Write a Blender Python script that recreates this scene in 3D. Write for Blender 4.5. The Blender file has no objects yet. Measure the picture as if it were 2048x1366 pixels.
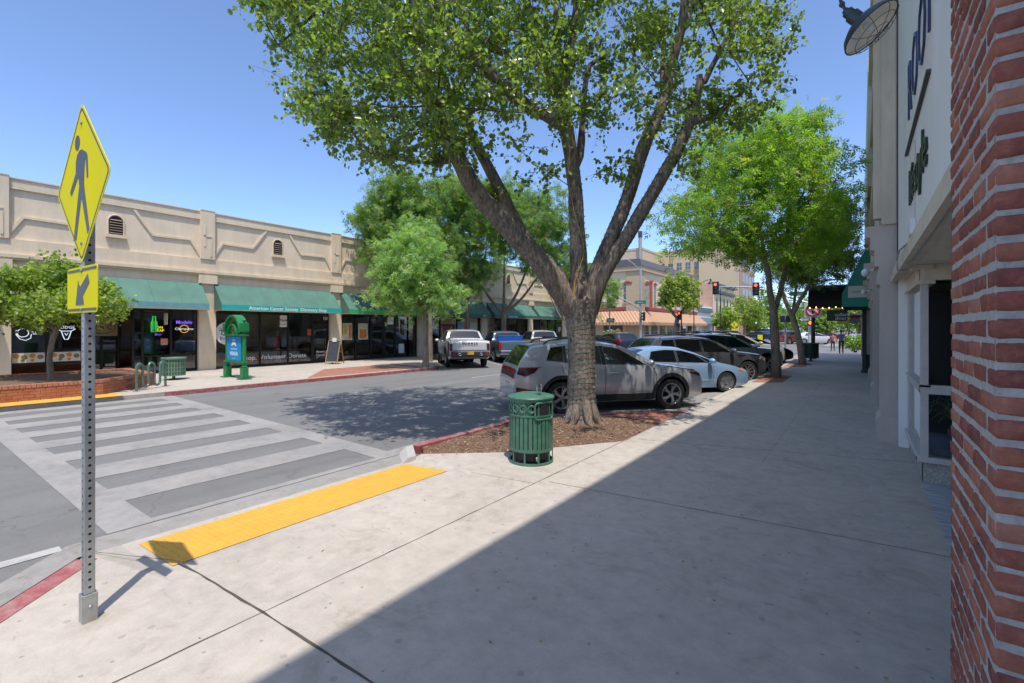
import bpy, bmesh, math, random
import numpy as np
from mathutils import Vector, Matrix
random.seed(7); rng = np.random.default_rng(7)
SC = bpy.context.scene; COL = SC.collection; PI = math.pi
# ---------- camera frame (street runs along +Y, camera above the origin) ----------
F = 930.0; TH = math.atan2(698, 930); CT, ST = math.cos(TH), math.sin(TH); CH = 1.96; ROAD = -0.12
def W(px, py, zc):
    xc = (px-1024)/F*zc
    return Vector((xc*CT-zc*ST, xc*ST+zc*CT, CH-(py-656)/F*zc))
def G(px, py, z=0.0):
    return W(px, py, F*(CH-z)/(py-656))
# ---------- mesh builder ----------
class MB:
    def __init__(s): s.v=[]; s.f=[]; s.m=[]; s.M=None
    def add(s, vs, fs, m=0):
        n=len(s.v)
        s.v.extend([tuple(s.M@Vector(p)) for p in vs] if s.M is not None else [tuple(p) for p in vs])
        s.f.extend(tuple(i+n for i in f) for f in fs); s.m.extend([m]*len(fs)); return s
    def box(s, a, b, m=0):
        x0,y0,z0=a; x1,y1,z1=b
        return s.add([(x0,y0,z0),(x1,y0,z0),(x1,y1,z0),(x0,y1,z0),(x0,y0,z1),(x1,y0,z1),(x1,y1,z1),(x0,y1,z1)],
            [(0,3,2,1),(4,5,6,7),(0,1,5,4),(1,2,6,5),(2,3,7,6),(3,0,4,7)], m)
    def cbox(s, a, b, c=.01, m=0, jit=0):
        lo=[min(p,q) for p,q in zip(a,b)]; hi=[max(p,q) for p,q in zip(a,b)]
        c=min([c]+[(h-l)*.45 for l,h in zip(lo,hi)])
        vs=[]; idx={}
        for sx in (0,1):
            for sy in (0,1):
                for sz in (0,1):
                    e=[(hi if k else lo)[i] for i,k in enumerate((sx,sy,sz))]
                    d=[-1 if k else 1 for k in (sx,sy,sz)]
                    for ax in range(3):
                        p=[e[i]+(0 if i==ax else d[i]*c) for i in range(3)]
                        idx[(sx,sy,sz,ax)]=len(vs)
                        vs.append([q+(random.uniform(-jit,jit) if jit else 0) for q in p])
        fs=[]
        for ax in range(3):
            o=[i for i in range(3) if i!=ax]
            for sd in (0,1):
                q=[]
                for (u,w) in ((0,0),(1,0),(1,1),(0,1)):
                    k=[0,0,0]; k[ax]=sd; k[o[0]]=u; k[o[1]]=w; q.append(idx[(k[0],k[1],k[2],ax)])
                fs.append(tuple(q))
            for u in (0,1):
                for w in (0,1):
                    k0=[0,0,0]; k1=[0,0,0]; k0[o[0]]=k1[o[0]]=u; k0[o[1]]=k1[o[1]]=w; k0[ax]=0; k1[ax]=1
                    fs.append((idx[(*k0,o[0])],idx[(*k1,o[0])],idx[(*k1,o[1])],idx[(*k0,o[1])]))
        for sx in (0,1):
            for sy in (0,1):
                for sz in (0,1): fs.append(tuple(idx[(sx,sy,sz,a)] for a in range(3)))
        return s.add(vs, fs, m)
    def poly(s, pts, m=0): return s.add(pts, [tuple(range(len(pts)))], m)
    def prism(s, pl, d0, d1, plane='xz', m=0):
        def P(u,w,d):
            return (u,d,w) if plane=='xz' else ((u,w,d) if plane=='xy' else (d,u,w))
        n=len(pl); vs=[P(u,w,d0) for u,w in pl]+[P(u,w,d1) for u,w in pl]
        fs=[tuple(range(n))[::-1], tuple(range(n,2*n))]+[(i,(i+1)%n,n+(i+1)%n,n+i) for i in range(n)]
        return s.add(vs, fs, m)
    def tube(s, pts, r, n=8, m=0, cap=True, noise=0):
        pts=[Vector(p) for p in pts]; k=len(pts)
        if not hasattr(r,'__len__'): r=[r]*k
        vs=[]; fs=[]; up=None
        for i,p in enumerate(pts):
            t=(pts[min(i+1,k-1)]-pts[max(i-1,0)])
            t=t.normalized() if t.length>1e-9 else Vector((0,0,1))
            if up is None:
                up=Vector((0,0,1)) if abs(t.z)<.9 else Vector((1,0,0))
            a=(up-t*up.dot(t)); a=a.normalized() if a.length>1e-6 else t.orthogonal().normalized()
            up=a; b=t.cross(a)
            for j in range(n):
                an=2*PI*j/n; q=r[i]*(1+(random.uniform(-noise,noise) if noise else 0))
                vs.append(p+a*math.cos(an)*q+b*math.sin(an)*q)
        for i in range(k-1):
            for j in range(n):
                fs.append((i*n+j,i*n+(j+1)%n,(i+1)*n+(j+1)%n,(i+1)*n+j))
        if cap: fs.append(tuple(range(n))[::-1]); fs.append(tuple((k-1)*n+j for j in range(n)))
        return s.add(vs, fs, m)
    def lathe(s, prof, n=24, c=(0,0,0), m=0, a0=0, a1=2*PI):
        full=abs(a1-a0-2*PI)<1e-6; cols=n if full else n+1; vs=[]; fs=[]
        for (r,z) in prof:
            for j in range(cols):
                an=a0+(a1-a0)*j/n; vs.append((c[0]+r*math.cos(an),c[1]+r*math.sin(an),c[2]+z))
        for i in range(len(prof)-1):
            for j in range(n):
                j2=(j+1)%cols; fs.append((i*cols+j,i*cols+j2,(i+1)*cols+j2,(i+1)*cols+j))
        return s.add(vs, fs, m)
    def cyl(s, c, r, h, n=16, m=0):
        s.lathe([(r,0),(r,h)],n,c,m)
        s.poly([(c[0]+r*math.cos(2*PI*j/n),c[1]+r*math.sin(2*PI*j/n),c[2]+h) for j in range(n)],m)
        return s.poly([(c[0]+r*math.cos(-2*PI*j/n),c[1]+r*math.sin(-2*PI*j/n),c[2]) for j in range(n)],m)
    def ell(s, c, r, nu=12, nv=8, m=0, jit=0):
        vs=[]; fs=[]
        for i in range(nv+1):
            ph=PI*i/nv
            for j in range(nu):
                an=2*PI*j/nu; q=1+(random.uniform(-jit,jit) if jit else 0)
                vs.append((c[0]+r[0]*math.sin(ph)*math.cos(an)*q,c[1]+r[1]*math.sin(ph)*math.sin(an)*q,c[2]+r[2]*math.cos(ph)*q))
        for i in range(nv):
            for j in range(nu): fs.append((i*nu+j,(i+1)*nu+j,(i+1)*nu+(j+1)%nu,i*nu+(j+1)%nu))
        return s.add(vs, fs, m)
    def torus(s, c, R, r, axis='z', n=24, k=8, m=0, sy=1.0):
        pts=[]
        for j in range(n+1):
            an=2*PI*j/n; u,w=R*math.cos(an),R*sy*math.sin(an)
            pts.append((c[0]+u,c[1]+w,c[2]) if axis=='z' else ((c[0]+u,c[1],c[2]+w) if axis=='y' else (c[0],c[1]+u,c[2]+w)))
        return s.tube(pts, r, k, m, cap=False)
    def text(s, txt, size, M, ext=.002, align='CENTER', m=0, sx=1.0, bold=0.0, spacing=1.0):
        vs,fs=text_geo(txt,size,ext,align,bold,spacing)
        MM=M@Matrix.Diagonal((sx,1,1,1))
        return s.add([MM@Vector(v) for v in vs], fs, m)
    def build(s, name, mats, parent=None, smooth=False, world=True, recalc=True, angle=35):
        me=bpy.data.meshes.new(name)
        vs=s.v
        if parent is not None and world:
            r=parent
            while r.parent is not None: r=r.parent
            iv=Matrix.LocRotScale(r.location,r.rotation_euler,r.scale).inverted()
            vs=[tuple(iv@Vector(p)) for p in vs]
        me.from_pydata(vs,[],s.f)
        if recalc and len(s.f)<60000:
            b=bmesh.new(); b.from_mesh(me); bmesh.ops.recalc_face_normals(b,faces=b.faces); b.to_mesh(me); b.free()
        if not isinstance(mats,(list,tuple)): mats=[mats]
        for q in mats: me.materials.append(q)
        if len(mats)>1: me.polygons.foreach_set('material_index', s.m)
        if smooth:
            me.polygons.foreach_set('use_smooth',[True]*len(me.polygons)); me.set_sharp_from_angle(angle=math.radians(angle))
        me.update()
        o=bpy.data.objects.new(name,me); COL.objects.link(o)
        if parent is not None: o.parent=parent
        return o
_tc={}
def text_geo(txt,size,ext,align,bold,spacing):
    key=(txt,round(ext/size,4),align,bold,spacing)
    if key not in _tc:
        cu=bpy.data.curves.new('lettering','FONT'); cu.body=txt; cu.size=1; cu.extrude=ext/size; cu.align_x=align; cu.align_y='CENTER'
        cu.resolution_u=2; cu.offset=bold; cu.space_character=spacing
        o=bpy.data.objects.new('lettering',cu)
        me=o.to_mesh()
        _tc[key]=([tuple(v.co) for v in me.vertices],[tuple(p.vertices) for p in me.polygons])
        o.to_mesh_clear(); bpy.data.objects.remove(o); bpy.data.curves.remove(cu)
    vs,fs=_tc[key]
    return [(x*size,y*size,z*size) for x,y,z in vs],fs
def frame(o, u, v):   # matrix with text x along u, y along v
    u=Vector(u).normalized(); v=Vector(v).normalized(); w=u.cross(v)
    return Matrix(((u.x,v.x,w.x,o[0]),(u.y,v.y,w.y,o[1]),(u.z,v.z,w.z,o[2]),(0,0,0,1)))
def tag(o, label, cat, group=None, kind=None):
    o['label']=label; o['category']=cat
    if group: o['group']=group
    if kind: o['kind']=kind
    return o
def thing(name, label, cat, loc=(0,0,0), rz=0, group=None):
    o=bpy.data.objects.new(name,None); COL.objects.link(o); o.location=loc; o.rotation_euler=(0,0,rz); o.empty_display_size=.1
    return tag(o,label,cat,group)
def struct(o, kind='structure'): o['kind']=kind; return o
# ---------- materials ----------
def nodes(name):
    m=bpy.data.materials.new(name); m.use_nodes=True; nt=m.node_tree
    return m, nt, nt.nodes['Principled BSDF']
def N(nt,t,**kw):
    n=nt.nodes.new(t)
    for k,v in kw.items(): setattr(n,k,v)
    return n
def noise(nt,vec,scale,detail=4,rough=.55,dist=0):
    n=N(nt,'ShaderNodeTexNoise'); n.inputs['Scale'].default_value=scale; n.inputs['Detail'].default_value=detail
    n.inputs['Roughness'].default_value=rough; n.inputs['Distortion'].default_value=dist
    if vec is not None: nt.links.new(vec,n.inputs['Vector'])
    return n.outputs['Fac']
def ramp(nt,fac,stops,interp='LINEAR'):
    r=N(nt,'ShaderNodeValToRGB'); r.color_ramp.interpolation=interp
    e=r.color_ramp.elements
    while len(e)<len(stops): e.new(.5)
    for k,(p,c) in enumerate(stops):
        e[k].position=p; e[k].color=(*c,1) if len(c)==3 else c
    nt.links.new(fac,r.inputs['Fac']); return r.outputs['Color']
def mixc(nt,fac,a,b,bt='MIX'):
    n=N(nt,'ShaderNodeMix',data_type='RGBA',blend_type=bt)
    for sock,val in ((n.inputs[0],fac),(n.inputs[6],a),(n.inputs[7],b)):
        if isinstance(val,(int,float)): sock.default_value=val
        elif isinstance(val,(tuple,list)): sock.default_value=(*val,1) if len(val)==3 else val
        else: nt.links.new(val,sock)
    return n.outputs[2]
def math_(nt,op,a,b=0.0,c=None):
    n=N(nt,'ShaderNodeMath',operation=op)
    for k,val in enumerate((a,b) if c is None else (a,b,c)):
        if isinstance(val,(int,float)): n.inputs[k].default_value=val
        else: nt.links.new(val,n.inputs[k])
    return n.outputs[0]
def bumpn(nt,b,h,strength=.3,dist=.01):
    n=N(nt,'ShaderNodeBump'); n.inputs['Strength'].default_value=strength; n.inputs['Distance'].default_value=dist
    nt.links.new(h,n.inputs['Height']); nt.links.new(n.outputs['Normal'],b.inputs['Normal'])
def coords(nt,sc=(1,1,1),kind='Object'):
    if kind=='World':
        c=N(nt,'ShaderNodeNewGeometry').outputs['Position']
    else: c=N(nt,'ShaderNodeTexCoord').outputs[kind]
    if tuple(sc)!=(1,1,1):
        mp=N(nt,'ShaderNodeMapping'); mp.inputs['Scale'].default_value=sc; nt.links.new(c,mp.inputs['Vector']); c=mp.outputs['Vector']
    return c
def sh(c,k): return tuple(max(0,min(1,x*k)) for x in c)
_mats={}
def MT(name,col,rough=.6,metal=0,var=.15,scale=5,bump=0,bscale=60,spec=.5,coat=0,sc=(1,1,1),emit=0,alpha=1,dirt=0):
    if name in _mats: return _mats[name]
    m,nt,b=nodes(name)
    if var>0:
        c=coords(nt,sc); f=noise(nt,c,scale,5)
        col_o=ramp(nt,f,[(.25,sh(col,1-var)),(.5,col),(.75,sh(col,1+var))])
        if dirt>0:
            f2=noise(nt,c,scale*.35,6,.65); mk=ramp(nt,f2,[(.5,(0,0,0)),(.75,(1,1,1))])
            col_o=mixc(nt,math_(nt,'MULTIPLY',mk,dirt),col_o,sh(col,.45))
        nt.links.new(col_o,b.inputs['Base Color'])
        rr=math_(nt,'MULTIPLY_ADD',f,.25,rough-.12); nt.links.new(rr,b.inputs['Roughness'])
    else:
        b.inputs['Base Color'].default_value=(*col,1); b.inputs['Roughness'].default_value=rough
    b.inputs['Metallic'].default_value=metal; b.inputs['Specular IOR Level'].default_value=spec
    b.inputs['Coat Weight'].default_value=coat; b.inputs['Coat Roughness'].default_value=.04
    if bump>0: bumpn(nt,b,noise(nt,coords(nt,sc),bscale,4),bump,.01)
    if emit>0:
        b.inputs['Emission Color'].default_value=(*col,1); b.inputs['Emission Strength'].default_value=emit
    _mats[name]=m; return m
def concrete(name,col,joint=0,stain=.5):
    m,nt,b=nodes(name); c=coords(nt,kind='World')
    f1=noise(nt,c,.55,5,.6); f2=noise(nt,c,6,6,.7); f3=noise(nt,c,70,3,.7)
    base=ramp(nt,f1,[(.34,sh(col,.72)),(.66,sh(col,1.08))])
    base=mixc(nt,.5,base,ramp(nt,f2,[(.32,sh(col,.62)),(.64,sh(col,1.14))]))
    base=mixc(nt,.25,base,ramp(nt,f3,[(.3,sh(col,.7)),(.7,sh(col,1.2))]))
    st=ramp(nt,noise(nt,c,1.7,8,.75,.6),[(.54,(0,0,0)),(.70,(1,1,1))])
    base=mixc(nt,math_(nt,'MULTIPLY',st,stain*.8),base,(col[0]*.55,col[1]*.5,col[2]*.44))
    v=N(nt,'ShaderNodeTexVoronoi'); v.voronoi_dimensions='2D'; v.inputs['Scale'].default_value=2.2; nt.links.new(c,v.inputs['Vector'])
    dn=math_(nt,'ADD',v.outputs['Distance'],math_(nt,'MULTIPLY',noise(nt,c,30,3),.05))
    sp=math_(nt,'LESS_THAN',dn,.072); pick=math_(nt,'GREATER_THAN',N_col(nt,v),.60)
    base=mixc(nt,math_(nt,'MULTIPLY',math_(nt,'MULTIPLY',sp,pick),.34*min(1,stain*1.4)),base,sh(col,.35))
    v2=N(nt,'ShaderNodeTexVoronoi'); v2.voronoi_dimensions='2D'; v2.inputs['Scale'].default_value=6; nt.links.new(c,v2.inputs['Vector'])
    s2=math_(nt,'LESS_THAN',math_(nt,'ADD',v2.outputs['Distance'],math_(nt,'MULTIPLY',noise(nt,c,60,3),.12)),.125); p2=math_(nt,'GREATER_THAN',N_col(nt,v2),.86)
    base=mixc(nt,math_(nt,'MULTIPLY',math_(nt,'MULTIPLY',s2,p2),.5),base,sh(col,.28))
    cs=coords(nt,(.35,2.2,1),'World'); sc_=ramp(nt,noise(nt,cs,3.2,7,.75,.8),[(.60,(0,0,0)),(.68,(1,1,1))]); base=mixc(nt,math_(nt,'MULTIPLY',sc_,.34*min(1,stain*1.4)),base,sh(col,.5))
    nt.links.new(base,b.inputs['Base Color']); b.inputs['Roughness'].default_value=.82; b.inputs['Specular IOR Level'].default_value=.3
    bumpn(nt,b,mixc(nt,.5,f2,f3),.22,.006); return m
def N_col(nt,v):
    s=N(nt,'ShaderNodeSeparateColor'); nt.links.new(v.outputs['Color'],s.inputs['Color']); return s.outputs['Red']
def asphalt(name='asphalt'):
    m,nt,b=nodes(name); c=coords(nt,kind='World'); cs=coords(nt,(1,.12,1),'World')
    f1=noise(nt,cs,.5,5,.6); f2=noise(nt,c,2.2,6,.7); f3=noise(nt,c,140,2,.7)
    base=ramp(nt,f1,[(.3,(.155,.15,.143)),(.7,(.225,.217,.205))])
    base=mixc(nt,.4,base,ramp(nt,f2,[(.3,(.13,.127,.122)),(.7,(.24,.232,.22))]))
    base=mixc(nt,.35,base,ramp(nt,f3,[(.35,(.08,.08,.08)),(.68,(.33,.32,.31))]))
    tr=ramp(nt,noise(nt,coords(nt,(1,.05,1),'World'),1.1,4,.6),[(.45,(0,0,0)),(.65,(1,1,1))]); base=mixc(nt,math_(nt,'MULTIPLY',tr,.35),base,(.12,.117,.112))
    oil=ramp(nt,noise(nt,c,1.3,7,.7,.5),[(.60,(0,0,0)),(.70,(1,1,1))]); base=mixc(nt,math_(nt,'MULTIPLY',oil,.35),base,(.09,.088,.085))
    v=N(nt,'ShaderNodeTexVoronoi',feature='DISTANCE_TO_EDGE'); v.inputs['Scale'].default_value=.22
    w=N(nt,'ShaderNodeVectorMath',operation='ADD'); nn=N(nt,'ShaderNodeTexNoise'); nn.inputs['Scale'].default_value=1.2; nn.inputs['Detail'].default_value=5
    nt.links.new(c,nn.inputs['Vector']); nt.links.new(c,w.inputs[0]); nt.links.new(nn.outputs['Color'],w.inputs[1]); nt.links.new(w.outputs[0],v.inputs['Vector'])
    cr=math_(nt,'LESS_THAN',v.outputs['Distance'],.0014)
    base=mixc(nt,math_(nt,'MULTIPLY',cr,.3),base,(.03,.03,.03))
    nt.links.new(base,b.inputs['Base Color']); b.inputs['Roughness'].default_value=.8; b.inputs['Specular IOR Level'].default_value=.35
    bumpn(nt,b,f3,.35,.006); return m
def paint(name,col,under,wear=.5,sc=5):
    m,nt,b=nodes(name); c=coords(nt,kind='World')
    f=noise(nt,c,sc,8,.75); f2=noise(nt,c,90,3,.7); f3=noise(nt,c,.9,3)
    k=math_(nt,'ADD',math_(nt,'MULTIPLY',f,.55),math_(nt,'MULTIPLY',f2,.25)); k=math_(nt,'ADD',k,math_(nt,'MULTIPLY',f3,.25))
    mk=ramp(nt,k,[(.62-wear*.25,(0,0,0)),(.70-wear*.1,(1,1,1))])
    base=mixc(nt,math_(nt,'MULTIPLY',mk,.85),ramp(nt,f,[(.3,sh(col,.85)),(.7,sh(col,1.08))]),under)
    nt.links.new(base,b.inputs['Base Color']); b.inputs['Roughness'].default_value=.7
    bumpn(nt,b,f2,.2,.004); return m
def brickmat(name,cols,mortar,bw=.21,bh=.075,ms=.012,plane='yz',bump=.6):
    m,nt,b=nodes(name); c=coords(nt,kind='World')
    sp=N(nt,'ShaderNodeSeparateXYZ'); nt.links.new(c,sp.inputs[0]); cb=N(nt,'ShaderNodeCombineXYZ')
    if plane=='xy': u,w=sp.outputs['X'],sp.outputs['Y']
    else: u,w=math_(nt,'ADD',sp.outputs['X'],sp.outputs['Y']),sp.outputs['Z']
    nt.links.new(u,cb.inputs['X']); nt.links.new(w,cb.inputs['Y'])
    t=N(nt,'ShaderNodeTexBrick'); nt.links.new(cb.outputs[0],t.inputs['Vector'])
    t.inputs['Scale'].default_value=1; t.inputs['Brick Width'].default_value=bw; t.inputs['Row Height'].default_value=bh
    t.inputs['Mortar Size'].default_value=ms; t.inputs['Color1'].default_value=(*cols[0],1); t.inputs['Color2'].default_value=(*cols[1],1)
    t.inputs['Mortar'].default_value=(*mortar,1)
    base=mixc(nt,.3,t.outputs['Color'],ramp(nt,noise(nt,c,9,5,.7),[(.3,sh(cols[0],.55)),(.7,sh(cols[1],1.35))]))
    nt.links.new(base,b.inputs['Base Color']); b.inputs['Roughness'].default_value=.85
    iv=math_(nt,'SUBTRACT',1.0,t.outputs['Fac']); bumpn(nt,b,iv,bump,.01); return m
def stucco(name,col,var=.1):
    m,nt,b=nodes(name); c=coords(nt,kind='World'); cz=coords(nt,(1,1,.15),'World')
    f1=noise(nt,c,.8,5,.6); f2=noise(nt,cz,3,6,.7); f3=noise(nt,c,35,4,.65)
    base=ramp(nt,f1,[(.3,sh(col,1-var)),(.7,sh(col,1+var))])
    base=mixc(nt,.30,base,ramp(nt,f2,[(.32,sh(col,.66)),(.6,sh(col,1.06))]))
    f4=ramp(nt,noise(nt,c,2.6,7,.7,.5),[(.58,(0,0,0)),(.72,(1,1,1))]); base=mixc(nt,math_(nt,'MULTIPLY',f4,.22),base,(col[0]*.75,col[1]*.62,col[2]*.52))
    nt.links.new(base,b.inputs['Base Color']); b.inputs['Roughness'].default_value=.9; b.inputs['Specular IOR Level'].default_value=.2
    bumpn(nt,b,f3,.45,.012); return m
def glassmat(name,tint=(.6,.65,.66),ior=1.5,gl=1.0):
    m=bpy.data.materials.new(name); m.use_nodes=True; nt=m.node_tree; nt.nodes.clear()
    o=N(nt,'ShaderNodeOutputMaterial'); mx=N(nt,'ShaderNodeMixShader'); t=N(nt,'ShaderNodeBsdfTransparent'); g=N(nt,'ShaderNodeBsdfGlossy')
    fr=N(nt,'ShaderNodeFresnel'); fr.inputs['IOR'].default_value=ior
    t.inputs['Color'].default_value=(*tint,1); g.inputs['Roughness'].default_value=.015; g.inputs['Color'].default_value=(gl,gl,gl,1)
    nt.links.new(fr.outputs[0],mx.inputs[0]); nt.links.new(t.outputs[0],mx.inputs[1]); nt.links.new(g.outputs[0],mx.inputs[2]); nt.links.new(mx.outputs[0],o.inputs['Surface'])
    return m
def leafmat(name,stops,trans=.35,rough=.45):
    m=bpy.data.materials.new(name); m.use_nodes=True; nt=m.node_tree; b=nt.nodes['Principled BSDF']; o=nt.nodes['Material Output']
    a=N(nt,'ShaderNodeAttribute',attribute_name='rnd'); col=ramp(nt,a.outputs['Fac'],stops)
    nt.links.new(col,b.inputs['Base Color']); b.inputs['Roughness'].default_value=rough; b.inputs['Specular IOR Level'].default_value=.45
    t=N(nt,'ShaderNodeBsdfTranslucent'); tc=mixc(nt,1.0,col,(1.0,1.05,.45),'MULTIPLY'); 
    h=N(nt,'ShaderNodeHueSaturation'); h.inputs['Value'].default_value=1.5; nt.links.new(tc,h.inputs['Color']); nt.links.new(h.outputs[0],t.inputs['Color'])
    mx=N(nt,'ShaderNodeMixShader'); mx.inputs[0].default_value=trans
    nt.links.new(b.outputs[0],mx.inputs[1]); nt.links.new(t.outputs[0],mx.inputs[2]); nt.links.new(mx.outputs[0],o.inputs['Surface']); return m
def barkmat(name,c0,c1,sx=28):
    m,nt,b=nodes(name); cz=coords(nt,(1,1,.16),'World'); c=coords(nt,kind='World')
    f=noise(nt,cz,sx,7,.7,.4); f2=noise(nt,c,3.5,5,.6)
    base=mixc(nt,.35,ramp(nt,f,[(.38,c0),(.58,c1)]),ramp(nt,f2,[(.35,sh(c0,1.2)),(.65,sh(c1,1.1))]))
    nt.links.new(base,b.inputs['Base Color']); b.inputs['Roughness'].default_value=.9; b.inputs['Specular IOR Level'].default_value=.2
    bumpn(nt,b,f,.9,.03); return m
# ---------- world, sun, camera ----------
SUNV=Vector((.27,-.25,1)).normalized()
w=bpy.data.worlds.new('World'); SC.world=w; w.use_nodes=True; nt=w.node_tree
sky=nt.nodes.new('ShaderNodeTexSky'); sky.sky_type='NISHITA'; sky.sun_disc=False
sky.sun_elevation=math.asin(SUNV.z); sky.sun_rotation=math.atan2(SUNV.x,SUNV.y); sky.air_density=.60; sky.dust_density=.8; sky.ozone_density=4.2; sky.altitude=100
nt.links.new(sky.outputs[0],nt.nodes['Background'].inputs['Color']); nt.nodes['Background'].inputs['Strength'].default_value=.15
sd=bpy.data.lights.new('sun','SUN'); sd.energy=2.05; sd.angle=math.radians(.53); sd.color=(1,.955,.89)
so=bpy.data.objects.new('sun',sd); COL.objects.link(so); so.rotation_euler=SUNV.to_track_quat('Z','Y').to_euler(); so.location=(10,-10,40)
cd=bpy.data.cameras.new('camera'); cam=bpy.data.objects.new('camera',cd); COL.objects.link(cam); SC.camera=cam
cd.sensor_width=36; cd.lens=F/2048*36; cd.shift_y=-27/2048; cd.clip_end=3000; cd.clip_start=.05
cam.location=(0,0,CH); cam.rotation_euler=(PI/2,0,TH)
SC.view_settings.view_transform='Standard'; SC.view_settings.look='None'; SC.view_settings.exposure=1.12; SC.view_settings.gamma=1
SC.render.resolution_x=1024; SC.render.resolution_y=683
try:
    SC.cycles.max_bounces=8; SC.cycles.transparent_max_bounces=16; SC.cycles.use_denoising=True; SC.cycles.denoising_prefilter='ACCURATE'; SC.cycles.denoising_input_passes='RGB_ALBEDO_NORMAL'; SC.cycles.use_adaptive_sampling=False; SC.cycles.sample_clamp_indirect=6
    SC.cycles.caustics_reflective=False; SC.cycles.caustics_refractive=False
except Exception: pass

def holed(name,col):
    m,nt,b=nodes(name); c=coords(nt); sp=N(nt,'ShaderNodeSeparateXYZ'); nt.links.new(c,sp.inputs[0])
    u=math_(nt,'MINIMUM',math_(nt,'ABSOLUTE',sp.outputs['X']),math_(nt,'ABSOLUTE',sp.outputs['Y']))
    z=math_(nt,'SUBTRACT',math_(nt,'FRACT',math_(nt,'DIVIDE',sp.outputs['Z'],.0508)),.5); z=math_(nt,'MULTIPLY',z,.0508)
    d=math_(nt,'SQRT',math_(nt,'ADD',math_(nt,'MULTIPLY',u,u),math_(nt,'MULTIPLY',z,z))); h=math_(nt,'LESS_THAN',d,.0088)
    f=noise(nt,coords(nt,(1,1,.3)),18,5); base=ramp(nt,f,[(.3,sh(col,.75)),(.7,sh(col,1.2))])
    nt.links.new(mixc(nt,h,base,(.008,.008,.009)),b.inputs['Base Color']); nt.links.new(math_(nt,'MULTIPLY_ADD',h,-.75,.75),b.inputs['Metallic']); b.inputs['Roughness'].default_value=.45
    return m
# ================= SETTING =================
mASPH=asphalt(); mCONC=concrete('sidewalk concrete',(.51,.45,.385),stain=.75); mCONC2=concrete('left sidewalk concrete',(.50,.44,.375),stain=.6)
mGUT=concrete('gutter concrete',(.33,.31,.285),stain=.9); mJOINT=MT('joint dirt',(.09,.075,.055),.95,var=.4,scale=9)
mCURBR=paint('red curb paint',(.36,.085,.085),(.36,.30,.27),.5,7); mCURBW=paint('white curb paint',(.47,.44,.40),(.35,.33,.3),.2,7)
mWHITE=paint('crosswalk paint',(.40,.375,.345),(.21,.20,.19),.8,4); mWHITE2=paint('road line paint',(.5,.48,.45),(.2,.195,.185),.55,5)
mYEL=paint('yellow tactile paint',(.72,.39,.05),(.5,.3,.1),.18,6)
mPAVE=brickmat('brick paving',((.30,.115,.075),(.40,.17,.11)),(.25,.17,.13),.2,.1,.006,'xy',.3)
def sheet(name,polys,m,z=None):
    mb=MB()
    for p in polys: mb.poly([(*q,z) if len(q)==2 else q for q in p])
    return struct(mb.build(name,m))
sheet('road',[[(-600,-600),(600,-600),(600,900),(-600,900)]],mASPH,ROAD)
def slab(name,pl,m,z0=-.4,z1=0.0):
    mb=MB(); mb.prism(pl,z0,z1,'xy'); return struct(mb.build(name,m))
RB=[(-3.3,-1.05),(-5.36,1.02),(-4.25,1.3),(-4.25,4.72),(-5.46,4.95),(-4.42,5.86),(-4.03,6.5),(-3.3,7.6)]
slab('sidewalk',[(16,-18),(16,44),(-3.3,44),(-3.3,-18)],mCONC)
slab('sidewalk_bulb',[(-3.301,-1.05)]+[(x-.001,y) for x,y in RB[1:]],mCONC)
sheet('curb_ramp',[[(-4.25,1.3,0),(-4.25,4.72,0),(-5.62,4.72,-.1),(-5.62,1.3,-.1)]],mCONC)
mb=MB(); mb.poly([(-4.25,1.3,0),(-5.62,1.3,-.1),(-5.36,1.02,0)]); mb.poly([(-4.25,4.72,0),(-5.46,4.95,-.0),(-5.62,4.72,-.1)]); mb.poly([(-5.36,1.02,0),(-5.62,1.3,-.1),(-5.62,1.0,-.1)])
struct(mb.build('ramp_flare',mCONC))
sheet('gutter',[[(-5.62,1.0,-.1),(-5.62,5.0,-.1),(-6.05,5.0,ROAD+.003),(-6.05,1.0,ROAD+.003)],[(-6.0,5.0,ROAD+.004),(-6.0,8.6,ROAD+.004),(-6.4,8.7,ROAD+.004),(-6.4,5.0,ROAD+.004)],
   [(-5.62,1.0,-.1),(-6.05,1.0,ROAD+.003),(-3.3,-1.9,ROAD+.003),(-3.3,-1.3,-.1)]],mGUT)
sheet('gutter_line',[[(-6.1,-3,ROAD+.006),(-5.95,-3,ROAD+.006),(-5.95,.95,ROAD+.006),(-6.1,.95,ROAD+.006)]],mWHITE2)
# slab joints: thin dirty gaps following the panels
def joint(pts,w=.012,z=.002):
    mb=MB(); pts=[Vector((*p,0)) for p in pts]; dense=[]
    for a,b in zip(pts[:-1],pts[1:]):
        k=max(2,int((b-a).length/.12)); dense+=[a.lerp(b,i/k) for i in range(k)]
    dense.append(pts[-1]); L=[];R=[]
    d=(dense[-1]-dense[0]).normalized(); n=Vector((-d.y,d.x,0))
    for p in dense:
        ww=w*random.uniform(.45,1.15)*.5; off=n*random.uniform(-.003,.003)
        L.append(p+n*ww+off+Vector((0,0,z))); R.append(p-n*ww+off+Vector((0,0,z)))
    for i in range(len(L)-1): mb.poly([L[i],L[i+1],R[i+1],R[i]])
    return struct(mb.build('slab_joint',mJOINT))
joint([(-3.30,-6),(-3.30,1.3),(-3.29,7.6)],.013); joint([(-3.28,7.6),(-3.28,44)],.010)
J=[G(254.7,1070.6),G(547.3,1237.4),G(741.4,1363.7)]
joint([(-4.6,1.44),(-3.17,1.54),(-2.17,1.59),(.6,1.72)],.02); joint([(-5.36,1.06),(-4.6,1.44)],.012)
for a,b,wd in (((1098.7,963.6),(1900,1114),.010),((1278,878.8),(1834,926),.012)):
    p,q=G(*a),G(*b); joint([(p.x,p.y),(q.x,q.y)],wd)
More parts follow.
